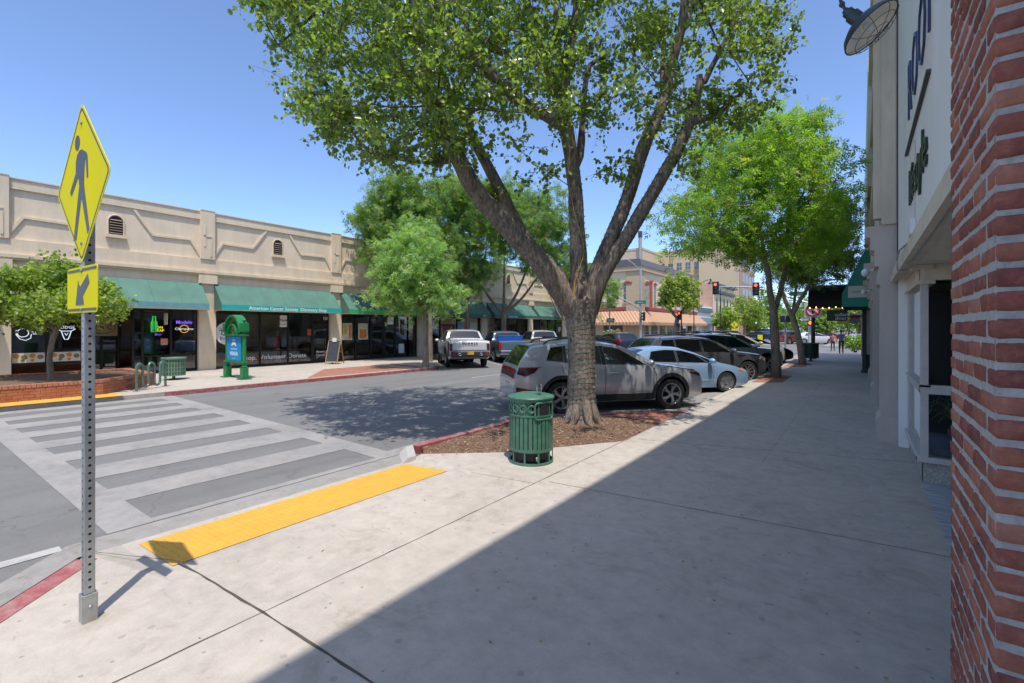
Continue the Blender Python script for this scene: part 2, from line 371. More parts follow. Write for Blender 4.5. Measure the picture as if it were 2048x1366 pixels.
for y in (10.3,13.2,16.2,19.3,22.5,26,29.5,33,37,41): joint([(-3.3,y),(.5,y)],.008)
joint([(-1.15,7.6),(-1.15,44)],.004); joint([(-4.25,4.72),(-3.3,4.85)],.007)
# curbs
def curb(name,pts,m,wd=.15,h=0.004,z0=-.3):
    mb=MB()
    for (a,b) in zip(pts[:-1],pts[1:]):
        a=Vector(a);b=Vector(b); d=(b-a).normalized(); n=Vector((-d.y,d.x))
        mb.prism([a,b,b+n*wd,a+n*wd],z0,h,'xy')
    return struct(mb.build(name,m))
curb('red_curb',[(-3.19,-1.16),(-5.30,.93)],mCURBR,-.16,.006)
curb('red_curb',[(-5.98,5.2),(-5.98,8.52)],mCURBR,-.15,.012)
curb('curb',[(-5.98,8.55),(-3.32,11.25)],mCURBR,-.16,.012)
mb=MB(); a,b_=Vector((-5.44,4.80)),Vector((-5.99,5.22)); n=Vector((-.07,-.09))
mb.add([(*a,.012),(*b_,.012),(*(b_+n),-.02),(*(a+n),-.02),(*(a+n*1.9),-.115),(*(b_+n*1.9),-.115),(*a,-.12),(*b_,-.12)],[(0,1,2,3),(3,2,5,4),(0,3,4,6),(1,7,5,2),(0,6,7,1)]); struct(mb.build('white_curb',mCURBW))
curb('curb',[(-3.32,11.3),(-3.32,44)],mCONC,-.16,.008); 
sheet('gutter_strip',[[(-3.48,11.5,ROAD+.004),(-3.48,44,ROAD+.004),(-4.0,44,ROAD+.004),(-4.0,11.5,ROAD+.004)]],mGUT)
# tree bed with mulch, brick strip beside it
mMUL=MT('mulch soil',(.17,.10,.062),.95,var=.55,scale=40,bump=1,bscale=55,dirt=.5)
def grid_poly(name,poly,m,fz,step=.09):
    b=bmesh.new(); f=b.faces.new([b.verts.new((x,y,0)) for x,y in poly]); bmesh.ops.triangulate(b,faces=[f])
    for _ in range(6):
        es=[e for e in b.edges if e.calc_length()>step*2]
        if not es: break
        bmesh.ops.subdivide_edges(b,edges=es,cuts=1); bmesh.ops.triangulate(b,faces=b.faces[:])
    for v in b.verts: v.co.z=fz(v.co.x,v.co.y)
    me=bpy.data.meshes.new(name); b.to_mesh(me); b.free(); me.materials.append(m); o=bpy.data.objects.new(name,me); COL.objects.link(o); return struct(o)
TB=Vector((-4.5,8.37)); BED=[(-5.32,4.86),(-4.42,5.9),(-4.03,6.54),(-3.3,7.66),(-3.3,9.45),(-4.6,9.8),(-5.84,8.5),(-5.84,5.3)]
def bedz(x,y):
    d=math.hypot(x-TB.x,y-TB.y); return -.02+.10*math.exp(-(d/.9)**2)+.012*math.sin(x*9)*math.sin(y*7)+random.uniform(-.008,.008)
grid_poly('tree_bed',BED,mMUL,bedz)
slab('brick_strip',[(-3.3,9.47),(-3.3,11.1),(-4.62,9.82)],mPAVE,-.2,-.004)
mb=MB()
for k in range(4200):
    while True:
        x,y=random.uniform(-5.8,-3.3),random.uniform(4.9,9.6)
        ins=False; j=len(BED)-1
        for i in range(len(BED)):
            (xi,yi),(xj,yj)=BED[i],BED[j]
            if (yi>y)!=(yj>y) and x<(xj-xi)*(y-yi)/(yj-yi)+xi: ins=not ins
            j=i
        if ins: break
    z=bedz(x,y)+.008; a=random.uniform(0,PI); l=random.uniform(.012,.05); q=random.uniform(.004,.012); t=random.uniform(-.01,.018)
    c,s_=math.cos(a)*l,math.sin(a)*l
    mb.poly([(x-c-s_*q/l,y-s_+c*q/l,z),(x-c+s_*q/l,y-s_-c*q/l,z),(x+c,y+s_,z+t)],random.choice((0,0,0,1,2)))
struct(mb.build('mulch_chips',[MT('bark chip',(.27,.15,.085),.9,var=.3),MT('dry chip',(.52,.36,.24),.9,var=.2),MT('dark chip',(.07,.045,.03),.9)]),'stuff')
# tree pits with brick paving along the kerb
for (px,py) in ((1552.7,754.3),(1604.7,728.4)):
    p=G(px,py); slab('tree_pit_paving',[(-3.28,p.y-2.6),(-2.25,p.y-2.0),(-2.25,p.y+1.1),(-3.28,p.y+1.1)],mPAVE,-.1,.004)
    slab('tree_pit_soil',[(p.x-.45,p.y-.45),(p.x+.42,p.y-.45),(p.x+.42,p.y+.45),(p.x-.45,p.y+.45)],mMUL,-.1,.008)
# tactile pads
def tactile(label,x0,x1,y0,y1,z0,z1):
    t=thing('tactile_pad',label,'tactile paving',((x0+x1)/2,(y0+y1)/2,0))
    mb=MB(); zz=lambda x: z0+(z1-z0)*(x-x0)/(x1-x0)+.006
    mb.poly([(x0,y0,zz(x0)),(x1,y0,zz(x1)),(x1,y1,zz(x1)),(x0,y1,zz(x0))]); mb.build('plate',mYEL,t)
    mb=MB(); st=.06
    for i in range(int((x1-x0-.06)/st)+1):
        for j in range(int((y1-y0-.06)/st)+1):
            x,y=x0+.04+i*st,y0+.04+j*st; mb.lathe([(.013,0),(.009,.006),(.0,.0062)],6,(x,y,zz(x)))
    o=mb.build('domes',mYEL,t); o['kind']='stuff'
tactile('yellow tactile pad of raised domes on the ramp behind the pedestrian sign',-5.47,-4.58,1.40,4.62,-.089,-.024)
tactile('yellow tactile pad across the road before the low brick planter',-17.82,-17.0,.9,4.0,.006,.008)
# crosswalk
mb=MB(); z=ROAD+.005
bars=[(-6.1,-5.62-.45)]+[]
dk=[(-6.20,-7.08),(-7.75,-8.45),(-9.25,-9.9),(-10.6,-11.25),(-11.95,-12.6),(-13.3,-13.92),(-14.6,-15.2),(-15.85,-16.4)]
edges=[-6.07]+[e for d in dk for e in d]+[-16.9]
Y0,Y1=1.2,5.05
mb.poly([(-6.07,Y1-.42,z),(-16.9,Y1-.30,z),(-16.9,Y1+.1,z),(-6.07,Y1-.05,z)]); mb.poly([(-6.07,Y0+.1,z),(-16.9,Y0-.1,z),(-16.9,Y0+.25,z),(-6.07,Y0+.5,z)])
for i in range(0,len(edges)-1,2):
    a,b=edges[i],edges[i+1]
    ya=lambda x:(Y0+.5)+(-.25)*(-6.07-x)/10.83; yb=lambda x:(Y1-.42)+.12*(-6.07-x)/10.83
    mb.poly([(a,ya(a),z),(a,yb(a),z),(b,yb(b),z),(b,ya(b),z)])
struct(mb.build('crosswalk_marking',mWHITE))
mb=MB()
for k in range(5): mb.poly([(-12.95,7.2+k*7.3,z),(-12.95,9.6+k*7.3,z),(-13.05,9.6+k*7.3,z),(-13.05,7.2+k*7.3,z)])
hd=Vector((math.cos(math.radians(48)),math.sin(math.radians(48)),0)); n=Vector((-hd.y,hd.x,0))*.05
for y in (14.2,17.9,21.6,25.3,29,32.7):
    a=Vector((-3.9,y,z)); b=a-hd*5.2; mb.poly([a-n,b-n,b+n,a+n])
hl=Vector((math.cos(math.radians(143)),math.sin(math.radians(143)),0)); n=Vector((-hl.y,hl.x,0))*.05
for y in (22.3,26.3,30.3,34.3):
    a=Vector((-20.0,y+1,z)); b=a-hl*5; mb.poly([a-n,b-n,b+n,a+n])
struct(mb.build('lane_marking',mWHITE2))
# left sidewalk
slab('left_sidewalk',[(-17.06,-25),(-17.06,16.2),(-17.7,16.9),(-21.8,20.9),(-21.8,44),(-46,44),(-46,-25)],mCONC2)
curb('red_curb',[(-16.9,5.0),(-16.9,16.2),(-17.4,16.9)],mCURBR,.16,.006); curb('left_curb',[(-17.4,16.9),(-21.64,20.9),(-21.64,44)],mCONC2,.16,.006)
curb('left_curb',[(-16.9,-25),(-16.9,1.0)],mCONC2,.16,.005)
slab('brick_paving',[(-17.35,9.75),(-20.4,12.3),(-20.4,16.5),(-17.35,16.0)],mPAVE,-.1,.005)
slab('paving_strip',[(-17.3,14.9),(-20.4,15.4),(-20.4,15.75),(-17.3,15.3)],mCONC2,-.1,.009)
joint([(-17.1,8.9),(-24.3,8.9)],.01); joint([(-17.1,12.2),(-24.3,12.2)],.01); joint([(-21,5),(-21,40)],.01)
# far side of the cross street
slab('far_sidewalk',[(-46,60),(-20.4,60),(-20.4,170),(-46,170)],mCONC2,-.3,0); slab('far_sidewalk',[(-3.3,60),(60,60),(60,170),(-3.3,170)],mGUT,-.3,0)
slab('far_ground',[(-25,170.5),(45,170.5),(45,400),(-25,400)],mASPH,-.3,-.05)

# ================= CROSSING SIGN =================
mGALV=MT('galvanised steel',(.42,.44,.44),.42,.75,var=.22,scale=18); mSIGNY=MT('fluorescent yellow sheeting',(.86,.74,.0),.6,0,var=.03,scale=3,spec=.08)
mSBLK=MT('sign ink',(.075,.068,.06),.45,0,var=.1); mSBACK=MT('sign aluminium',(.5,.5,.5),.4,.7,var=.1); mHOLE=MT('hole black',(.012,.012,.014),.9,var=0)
PX,PY=-4.15,.79
t=thing('crossing_sign','tall yellow diamond pedestrian crossing sign with arrow plaque on galvanised post','road sign',(PX,PY,0))
mb=MB(); mb.cbox((PX-.029,PY-.029,.02),(PX+.029,PY+.029,3.06),.004); mb.build('post',holed('punched galvanised steel',(.44,.46,.46)),t,True)
mb=MB()
for s_ in (-1,1):
    mb.cbox((PX+s_*.036-.005,PY-.036,-.02),(PX+s_*.036+.005,PY+.036,.185),.002); mb.cbox((PX-.036,PY+s_*.036-.005,-.02),(PX+.036,PY+s_*.036+.005,.185),.002)
mb.M=Matrix.Translation((PX+.042,PY,.10)); mb.ell((0,0,0),(.008,.013,.013),8,6); mb.M=None
mb.build('anchor_sleeve',mGALV,t,True)
def rpoly(pts,r,n=5):
    out=[]; k=len(pts)
    for i in range(k):
        p=Vector(pts[i]); a=(Vector(pts[i-1])-p).normalized(); b=(Vector(pts[(i+1)%k])-p).normalized()
        ang=a.angle(b); d=r/math.tan(ang/2); c=p+(a+b).normalized()*(r/math.sin(ang/2))
        q0=p+a*d-c; q1=p+b*d-c; th=q0.angle_signed(q1)
        for j in range(n+1):
            f=j/n; v=Matrix.Rotation(-th*f,2)@q0; out.append(tuple(c+v))
    return out
def panel(name,pts,y,th,m,parent,r=.04,ox=0,oz=0):
    mb=MB(); mb.prism([(PX+ox+a,oz+b) for a,b in rpoly(pts,r)],y,y+th,'xz'); return mb.build(name,m,parent)
def ring(name,outer,inner,y0,m,parent,ox,oz):
    mb=MB(); n=len(outer); vs=[(PX+ox+a,y0,oz+b) for a,b in outer]+[(PX+ox+a,y0,oz+b) for a,b in inner]
    mb.add(vs,[(i,(i+1)%n,n+(i+1)%n,n+i) for i in range(n)]); return mb.build(name,m,parent)
hd_=.539; SY=PY-.034; CZ=2.923
dia=[(0,hd_),(hd_,0),(0,-hd_),(-hd_,0)]
pn=panel('diamond_panel',dia,SY,.003,[mSIGNY],t,.045,0,CZ)
ring('border',rpoly([(a*.955,b*.955) for a,b in dia],.035),rpoly([(a*.922,b*.922) for a,b in dia],.03),SY-.0012,mSBLK,pn,0,CZ)
body=[(-.035,.228),(.015,.222),(.10,.185),(.118,.16),(.132,.02),(.105,.018),(.088,.135),(.070,.15),(.055,.06),(.048,-.01),(.062,-.06),(.155,-.318),(.118,-.348),(.008,-.105),(-.008,-.105),(-.105,-.365),(-.165,-.365),(-.062,-.06),(-.045,-.01),(-.062,.055),(-.21,-.055),(-.24,-.025),(-.118,.085),(-.115,.16),(-.085,.205)]
mb=MB(); mb.prism([(PX+a,CZ+b) for a,b in body],SY-.002,SY-.0008,'xz'); mb.build('walking_figure',mSBLK,pn)
mb=MB(); mb.prism([(PX-.085+.05*math.cos(2*PI*j/20),CZ+.287+.05*math.sin(2*PI*j/20)) for j in range(20)],SY-.002,SY-.0008,'xz'); mb.build('figure_head',mSBLK,pn)
rc=[(-.305,.153),(.305,.153),(.305,-.153),(-.305,-.153)][::-1]; PZ=2.215
pq=panel('arrow_plaque',rc,SY,.003,[mSIGNY],t,.03,0,PZ)
mb=MB()
for s_ in (1,-1): mb.box((PX-.285,SY-.002,PZ+s_*.132-.008),(PX+.285,SY-.0008,PZ+s_*.132+.008))
mb.build('border',mSBLK,pq)
arr=[(-.12,-.10),(.045,-.10),(.035,-.062),(.02,-.045),(.155,.04),(.125,.098),(-.025,.02),(-.05,.035),(-.068,.068)]
mb=MB(); mb.prism([(PX+a,PZ+b) for a,b in arr],SY-.002,SY-.0008,'xz'); mb.build('arrow',mSBLK,pq)
for zz in (CZ+.40,CZ-.40,PZ+.125,PZ-.13):
    mb=MB(); mb.M=Matrix.Translation((PX,SY-.003,zz)); mb.ell((0,0,0),(.013,.007,.013),8,6); mb.build('bolt',mGALV,t,True)
t.rotation_euler=(0,0,math.radians(3.6))

# ================= NEAR LITTER BIN =================
mBIN=MT('worn green enamel',(.062,.165,.108),.42,0,var=.28,scale=9,spec=.5,dirt=.35,bump=.12,bscale=30); mLIN=MT('bin liner black',(.012,.013,.013),.6)
BX,BY,BR=-3.91,5.68,.325
t=thing('litter_bin','weathered green slatted litter bin with domed lid beside the big tree bed','litter bin',(BX,BY,0),math.radians(0))
vd=math.atan2(-BY,-BX)            # towards the camera
op=vd+math.radians(38)            # bin mouth faces this way
mb=MB()
for k in range(30):
    a=2*PI*k/30+.05
    c,s_=math.cos(a),math.sin(a); mb.M=Matrix.Translation((BX,BY,0))@Matrix.Rotation(a,4,'Z')
    mb.cbox((BR-.012,-.027,.20),(BR-.004,.027,.70),.003)
mb.M=None; mb.build('slats',mBIN,t,True)
mb=MB()
for k in range(10):
    a=2*PI*k/10; mb.M=Matrix.Translation((BX,BY,0))@Matrix.Rotation(a,4,'Z'); mb.cbox((BR-.014,-.013,.01),(BR-.002,.013,.93),.003)
mb.M=None
for z0,z1 in ((.0,.035),(.185,.225),(.69,.715),(.90,.935)): mb.lathe([(BR-.016,z0),(BR+.004,z0),(BR+.006,(z0+z1)/2),(BR+.004,z1),(BR-.016,z1),(BR-.016,z0)],40,(BX,BY,0))
mb.build('hoops',mBIN,t,True)
mb=MB(); mb.lathe([(0,.05),(BR-.05,.06),(BR-.035,.70),(BR-.04,.88)],28,(BX,BY,0)); mb.build('liner',mLIN,t,True)
def inmouth(a,w): return abs((a-op+PI)%(2*PI)-PI)<w
mb=MB()
for k in range(16):
    a=op+PI/9.0+2*PI*(k+.5)/16
    if inmouth(a,.62): continue
    mb.M=Matrix.Translation((BX,BY,.808))@Matrix.Rotation(a,4,'Z')@Matrix.Translation((BR-.006,0,0)); mb.torus((0,0,0),.050,.011,'x',18,6)
    mb.torus((0,0,0),.036,.004,'x',18,5)
mb.M=None; mb.build('ring_band',mBIN,t,True)
mb=MB(); mb.lathe([(BR-.016,.705),(BR-.016,.905)],30,(BX,BY,0),0,op+.62,op-.62+2*PI); mb.build('band_backing',mBIN,t,True)
mb=MB(); # mouth frame following the curve
pts=[]
for (u,z) in rpoly([(-.16,.66),(.16,.66),(.16,.895),(-.16,.895)],.05,6):
    a=op+u/BR; pts.append((BX+(BR+.010)*math.cos(a),BY+(BR+.010)*math.sin(a),z))
pts.append(pts[0]); mb.tube(pts,.014,8,cap=False); mb.build('mouth_frame',mBIN,t,True)
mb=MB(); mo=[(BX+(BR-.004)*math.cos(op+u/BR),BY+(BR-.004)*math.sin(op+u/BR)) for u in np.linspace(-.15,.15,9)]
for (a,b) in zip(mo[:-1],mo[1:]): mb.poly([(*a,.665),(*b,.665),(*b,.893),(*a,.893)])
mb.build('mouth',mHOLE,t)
mb=MB(); mb.lathe([(BR-.01,.93),(BR+.018,.935),(BR+.022,.95),(BR+.012,.965),(BR*.8,.985),(BR*.5,1.005),(BR*.2,1.018),(0,1.022)],40,(BX,BY,0)); mb.build('lid',mBIN,t,True)
mb=MB(); a=vd+.25; mb.M=Matrix.Translation((BX,BY,.115))@Matrix.Rotation(a,4,'Z'); mb.ell((BR,0,0),(.014,.016,.018),8,6); mb.box((BR-.004,-.008,-.04),(BR+.006,.008,0)); mb.M=None; mb.build('padlock',mGALV,t,True)
mCUP=glassmat('clear plastic',(.88,.9,.9),1.45)
a=vd+.62; cx,cy=BX+.2*math.cos(a),BY+.2*math.sin(a)
t=thing('plastic_cup','empty clear plastic cup with lid left on the green bin lid','cup',(cx,cy,.99))
mb=MB(); mb.lathe([(.0,.01),(.030,.012),(.043,.13),(.044,.132)],20,(cx,cy,.99)); mb.build('cup',mCUP,t,True)
mb=MB(); mb.lathe([(.046,.128),(.046,.138),(.040,.14),(.038,.155),(.0,.157)],20,(cx,cy,.99)); mb.build('cup_lid',glassmat('cup lid plastic',(.7,.72,.73),1.6),t,True)

# ================= LOW BRICK PLANTER (left) =================
mPLB=brickmat('planter brick',((.36,.105,.045),(.46,.17,.08)),(.10,.075,.055),.21,.085,.008,'yz',.5)
mPLC=MT('planter cap brick',(.40,.17,.10),.85,var=.3,scale=9)
t=thing('brick_planter','low red brick planter wall holding a small tree','planter',(-19,2,0))
PL=[(-17.85,-6),(-17.85,3.72),(-19.4,5.4),(-22.3,5.4),(-22.3,-6)]
mb=MB()
for a,b in zip(PL,PL[1:]+PL[:1]):
    a=Vector(a);b=Vector(b);d=(b-a).normalized();n=Vector((-d.y,d.x)); mb.prism([a,b,b+n*.22,a+n*.22],-.02,.35,'xy')
mb.build('wall',mPLB,t)
mb=MB()
for a,b in zip(PL,PL[1:]+PL[:1]):
    a=Vector(a);b=Vector(b);d=(b-a).normalized();n=Vector((-d.y,d.x)); L=(b-a).length; k=int(L/.105)
    for i in range(k):
        p=a+d*(i+.03)*L/k; q=a+d*(i+.92)*L/k; z=.44+random.uniform(-.004,.004)
        o_=-n*.012; i_=n*.235
        vs=[(*(p+o_),.352),(*(q+o_),.352),(*(q+i_),.352),(*(p+i_),.352),(*(p+o_*.4),z),(*(q+o_*.4),z),(*(q+i_),z),(*(p+i_),z)]
        mb.add(vs,[(4,5,6,7),(0,1,5,4),(1,2,6,5),(2,3,7,6),(3,0,4,7)])
mb.build('cap_bricks',mPLC,t)
mb=MB(); mb.poly([(-18.0,-5.9,.36),(-18.0,3.7,.36),(-19.45,5.25,.36),(-22.2,5.25,.36),(-22.2,-5.9,.36)]); mb.build('soil',mMUL,t)
# ================= BIKE RACK =================
mRACK=MT('green rack paint',(.10,.20,.16),.35,.2,var=.3,scale=14)
p0,p1=G(273,782.5),G(331,772.5)
t=thing('bike_rack','green wave-shaped tubular bike rack on the left pavement','bike rack',((p0.x+p1.x)/2,(p0.y+p1.y)/2,0))
d=(p1-p0); L=d.length; d.normalize(); pts=[]; n5=L/5
def rp(u,z): q=p0+d*u; return (q.x,q.y,z)
pts.append(rp(0,0)); pts.append(rp(0,.6)); r=n5/2
for k in range(5):
    c=n5*k+r; up=(k%2==0); zc=.72 if up else .22
    for j in range(9):
        a=PI-PI*j/8; pts.append(rp(c+r*math.cos(a),zc+(1 if up else -1)*r*math.sin(a)*1.0))
pts.append(rp(L,.6)); pts.append(rp(L,0))
mb=MB(); mb.tube(pts,.036,10); mb.build('bent_tube',mRACK,t,True)
for u in (0,L): mb=MB(); q=p0+d*u; mb.cyl((q.x,q.y,-.01),.085,.02,14); mb.build('foot_plate',mRACK,t,True)
# ================= GREEN BIN left =================
bx,by=G(335,760).x,G(335,760).y+.2
t=thing('litter_bin','pale green slatted litter bin standing behind the bike rack','litter bin',(bx,by,0)); mBIN2=MT('pale green enamel',(.14,.25,.17),.5,0,var=.2,scale=9)
mb=MB()
for k in range(26):
    a=2*PI*k/26; mb.M=Matrix.Translation((bx,by,0))@Matrix.Rotation(a,4,'Z'); mb.box((.365,-.028,.16),(.375,.028,.78))
mb.M=None; mb.build('slats',mBIN2,t)
mb=MB()
for z0 in (.16,.3,.45,.62,.76): mb.lathe([(.36,z0),(.382,z0),(.382,z0+.035),(.36,z0+.035)],26,(bx,by,0))
mb.build('hoops',mBIN2,t,True)
mb=MB(); mb.lathe([(.38,.78),(.41,.79),(.41,.84),(.3,.85),(.28,.80)],26,(bx,by,0)); mb.build('rim',mBIN2,t,True)
mb=MB(); mb.lathe([(0,.18),(.34,.19),(.34,.76),(.0,.72)],20,(bx,by,0)); mb.build('liner',MT('inner bin',(.04,.06,.05),.7),t)
mb=MB(); mb.cyl((bx,by,0),.05,.18,10); mb.cyl((bx,by,0),.14,.02,14); mb.build('pedestal',mBIN2,t)
# ================= LEFT COMMERCIAL BUILDING =================
XB=-24.5; BAYS=[2.2-6.65,2.2,8.83,15.48,22.13,28.8,35.4,42.0]
mSTU=stucco('beige stucco',(.78,.635,.46)); mSTU2=stucco('beige stucco trim',(.76,.62,.445)); mFRM=MT('dark bronze frame',(.022,.018,.016),.4,.3,var=.1)
mGL=glassmat('shop glass',(.84,.87,.87),2.0); mAWN=MT('green awning canvas',(.088,.195,.145),.75,var=.2,scale=1.6,bump=.25,bscale=9,dirt=.25)
mINT=MT('shop interior wall',(.62,.55,.44),.8,var=.25,scale=2); mINTD=MT('shop dark wall',(.20,.13,.085),.8,var=.4,scale=2); mFLR=MT('shop floor',(.45,.41,.35),.35,var=.2)
bld=thing('shop_building','long single storey beige stucco shop row with green awnings and arched louvre vents','building',(XB,18,0))
mb=MB(); mb.box((XB-.5,BAYS[0],2.80),(XB,42,7.18)); mb.build('upper_wall',mSTU,bld)
mb=MB(); mb.box((XB-20,BAYS[0],-.1),(XB-19.6,42,7)); mb.box((XB-19.6,41.7,-.1),(XB-.5,42,7)); mb.box((XB-19.6,BAYS[0],-.1),(XB-.5,BAYS[0]+.3,7)); mb.build('rear_wall',mSTU,bld)
mb=MB(); mb.box((XB-19.6,BAYS[0]+.3,6.3),(XB-.5,41.7,6.5)); mb.build('roof',MT('roof felt',(.25,.24,.22),.9),bld)
mb=MB(); mb.box((XB-.55,BAYS[0],6.985),(XB+.075,42,7.34)); mb.box((XB-.6,BAYS[0],7.342),(XB+.11,42,7.39)); mb.build('parapet',mSTU2,bld)
mb=MB(); mb.box((XB+.002,BAYS[0],4.62),(XB+.10,42,5.17)); mb.box((XB+.002,BAYS[0],4.49),(XB+.20,42,4.615)); mb.box((XB+.002,BAYS[0],4.42),(XB+.13,42,4.487)); mb.build('belt_course',mSTU2,bld)
mMERCH=[MT('goods red',(.45,.06,.06),.7),MT('goods blue',(.06,.11,.3),.7),MT('goods tan',(.42,.28,.15),.7),MT('goods white',(.65,.63,.6),.6),MT('goods dark',(.05,.045,.05),.6),MT('goods pink',(.55,.16,.2),.7),MT('goods green',(.06,.2,.14),.6)]
for i in range(len(BAYS)):
    y=BAYS[i]; a,b=(y-.36,y+.36)
    if i==0: a,b=y,y+.5
    if i==len(BAYS)-1: a,b=y-.5,y-.001
    mb=MB(); mb.box((XB+.002,a+.06,5.172),(XB+.16,b-.06,7.41)); mb.box((XB-.1,a+.05,7.412),(XB+.175,b-.05,7.45))
    mb.box((XB+.162,a+.20,5.75),(XB+.185,a+.27,6.75)); mb.box((XB+.162,b-.27,5.3),(XB+.185,b-.20,6.1)); mb.box((XB+.162,a+.20,6.2),(XB+.185,b-.2,6.26)); mb.build('pilaster',mSTU2,bld)
    mb=MB(); mb.box((XB-.45,a,-.02),(XB+.10,b,4.02)); mb.box((XB+.002,a-.02,4.022),(XB+.22,b+.02,4.418)); mb.build('pier',mSTU,bld)
relief=[(.20,5.18),(.66,6.0),(2.06,5.97),(2.40,6.46),(2.72,6.95)]
awcol=['plain','band','acs','sub','green','green','green']
mBAND=MT('pale blue valance',(.16,.33,.36),.7,var=.12,scale=4); mACS=MT('teal valance',(.02,.42,.36),.6,var=.05); mSUB=MT('bright green valance',(.03,.42,.12),.6,var=.05); mGRN=MT('dark green valance',(.05,.15,.11),.7,var=.1)
mLW=MT('white lettering',(.82,.82,.8),.5,var=0); mLY=MT('yellow lettering',(.85,.6,.03),.5,var=0); mLK=MT('black lettering',(.03,.03,.03),.5,var=0); mLB=MT('brown lettering',(.09,.06,.04),.6,var=0)
for i in range(7):
    y0,y1=BAYS[i],BAYS[i+1]
    for sgn in (0,1):
        mb=MB(); pts=[(y0+u if not sgn else y1-u, z) for u,z in relief]; w=.09
        for (p,q) in zip(pts[:-1],pts[1:]):
            p=Vector(p);q=Vector(q); d=(q-p).normalized(); n=Vector((-d.y,d.x))*w*.5
            if n.y<0: n=-n
            p2,q2=p-d*.02,q+d*.02
            mb.prism([tuple(p2-n),tuple(q2-n),tuple(q2+n),tuple(p2+n)],XB+.003+.004*random.random(),XB+.055+.006*random.random(),'yz')
        mb.build('relief_moulding',mSTU2,bld)
    yc=(y0+y1)/2
    v=MB(); arch=[(yc-.22,5.80),(yc-.22,6.32)]+[(yc-.22*math.cos(PI*k/10),6.32+.24*math.sin(PI*k/10)) for k in range(1,10)]+[(yc+.22,6.32),(yc+.22,5.80)]
    v.prism(arch,XB+.004,XB+.012,'yz'); ve=v.build('vent',MT('vent shade',(.03,.022,.018),.9),bld)
    mb=MB()
    for k in range(6):
        z=5.86+k*.105; hw=.2 if z<6.3 else math.sqrt(max(.002,.2**2-(z-6.3)**2*.8))
        mb.M=Matrix.Translation((XB+.04,yc,z))@Matrix.Rotation(.5,4,'Y'); mb.box((-.035,-hw,-.006),(.035,hw,.006)); mb.M=None
    mb.build('louvre',MT('louvre slat',(.36,.27,.19),.8),ve)
    mb=MB(); mb.box((XB+.003,yc-.33,5.66),(XB+.14,yc+.33,5.785))
    rp_=[(yc-.26,5.79),(yc-.26,6.32)]+[(yc-.26*math.cos(PI*k/10),6.32+.28*math.sin(PI*k/10)) for k in range(1,10)]+[(yc+.26,6.32),(yc+.26,5.79)]
    mb.tube([(XB+.02,a,b) for a,b in rp_],.028,6); mb.build('sill',mSTU2,ve)
    # awning
    a,b=y0+.27,y1-.25; zt,zv,zb,xf=4.03,3.05,2.79,-23.5
    aw=MB(); aw.poly([(XB+.101,a,zt),(xf,a,zv),(xf,b,zv),(XB+.101,b,zt)])
    for yy in (a,b): aw.poly([(XB+.102,yy,zt-.01),(xf,yy,zv),(xf,yy,zb),(XB+.102,yy,zb)])
    o=aw.build('awning',mAWN,bld,recalc=False)
    for k in range(1,6):
        ys_=a+(b-a)*k/6; sm=MB(); d_=Vector((xf-XB-.101,0,zv-zt)).normalized(); n_=Vector((-d_.z,0,d_.x)); n_=n_ if n_.z>0 else -n_; p_=Vector((XB+.105,ys_,zt))+n_*.004; q_=Vector((xf,ys_,zv))+n_*.004; sm.poly([p_-Vector((0,.012,0)),q_-Vector((0,.012,0)),q_+Vector((0,.012,0)),p_+Vector((0,.012,0))]); sm.build('canvas_seam',MT('awning seam',(.05,.165,.115),.8,var=.1),o,recalc=False)
    mb=MB(); mb.box((xf-.003,a-.004,zb),(xf+.006,b+.004,zv-.002)); mv=dict(plain=mAWN,band=mBAND,acs=mACS,sub=mSUB,green=mGRN)[awcol[i]]
    va=mb.build('valance',mv,o)
    mb=MB(); mb.tube([(xf,a,zb-.01),(xf,b,zb-.01)],.018,6); mb.tube([(XB+.12,a,zb-.01),(xf,a,zb-.01)],.018,6); mb.tube([(XB+.12,b,zb-.01),(xf,b,zb-.01)],.018,6); mb.build('awning_frame',MT('tan frame tube',(.36,.25,.15),.5),o)
    FT=lambda y,z,x=xf+.008: frame((x,y,z),(0,1,0),(0,0,1))
    if awcol[i]=='acs':
        mb=MB(); mb.text('American Cancer Society  Discovery Shop',.235,FT(yc+.15,2.915),.002,bold=.012); mb.build('lettering',mLW,va)
    if awcol[i]=='sub':
        mb=MB(); mb.text('SUB',.21,FT(yc-.1,2.92),.002,'RIGHT',bold=.03); mb.build('lettering',mLY,va)
        mb=MB(); mb.text('WAY',.21,FT(yc-.08,2.92),.002,'LEFT',bold=.03); mb.build('lettering',mLW,va)
    if i==4: mb=MB(); mb.text('108 B',.2,FT(b-.8,2.92),.002); mb.build('lettering',mLW,va)
    if i==5: mb=MB(); mb.text('Bread Smith',.24,FT(yc-.6,2.92),.002,bold=.01); mb.build('lettering',mLW,va)
    # interior box
    a,b=y0+.38,y1-.38
    mb=MB(); mb.box((XB-5.2,a,.0),(XB-5.0,b,2.78),0); mb.box((XB-5.0,a-.05,.0),(XB-.52,a+.02,2.78),0); mb.box((XB-5.0,b-.02,.0),(XB-.52,b+.05,2.78),0)
    mb.build('interior_wall',mINTD if i in (0,1,4) else mINT,bld)
    mb=MB(); mb.box((XB-5.0,a+.02,-.03),(XB-.2,b-.02,.02)); mb.build('interior_floor',mFLR,bld)
    mb=MB(); mb.box((XB-5.0,a+.02,2.79),(XB-.52,b-.02,2.9)); ceil_=mb.build('interior_ceiling',MT('shop ceiling',(.55,.53,.5),.8),bld)
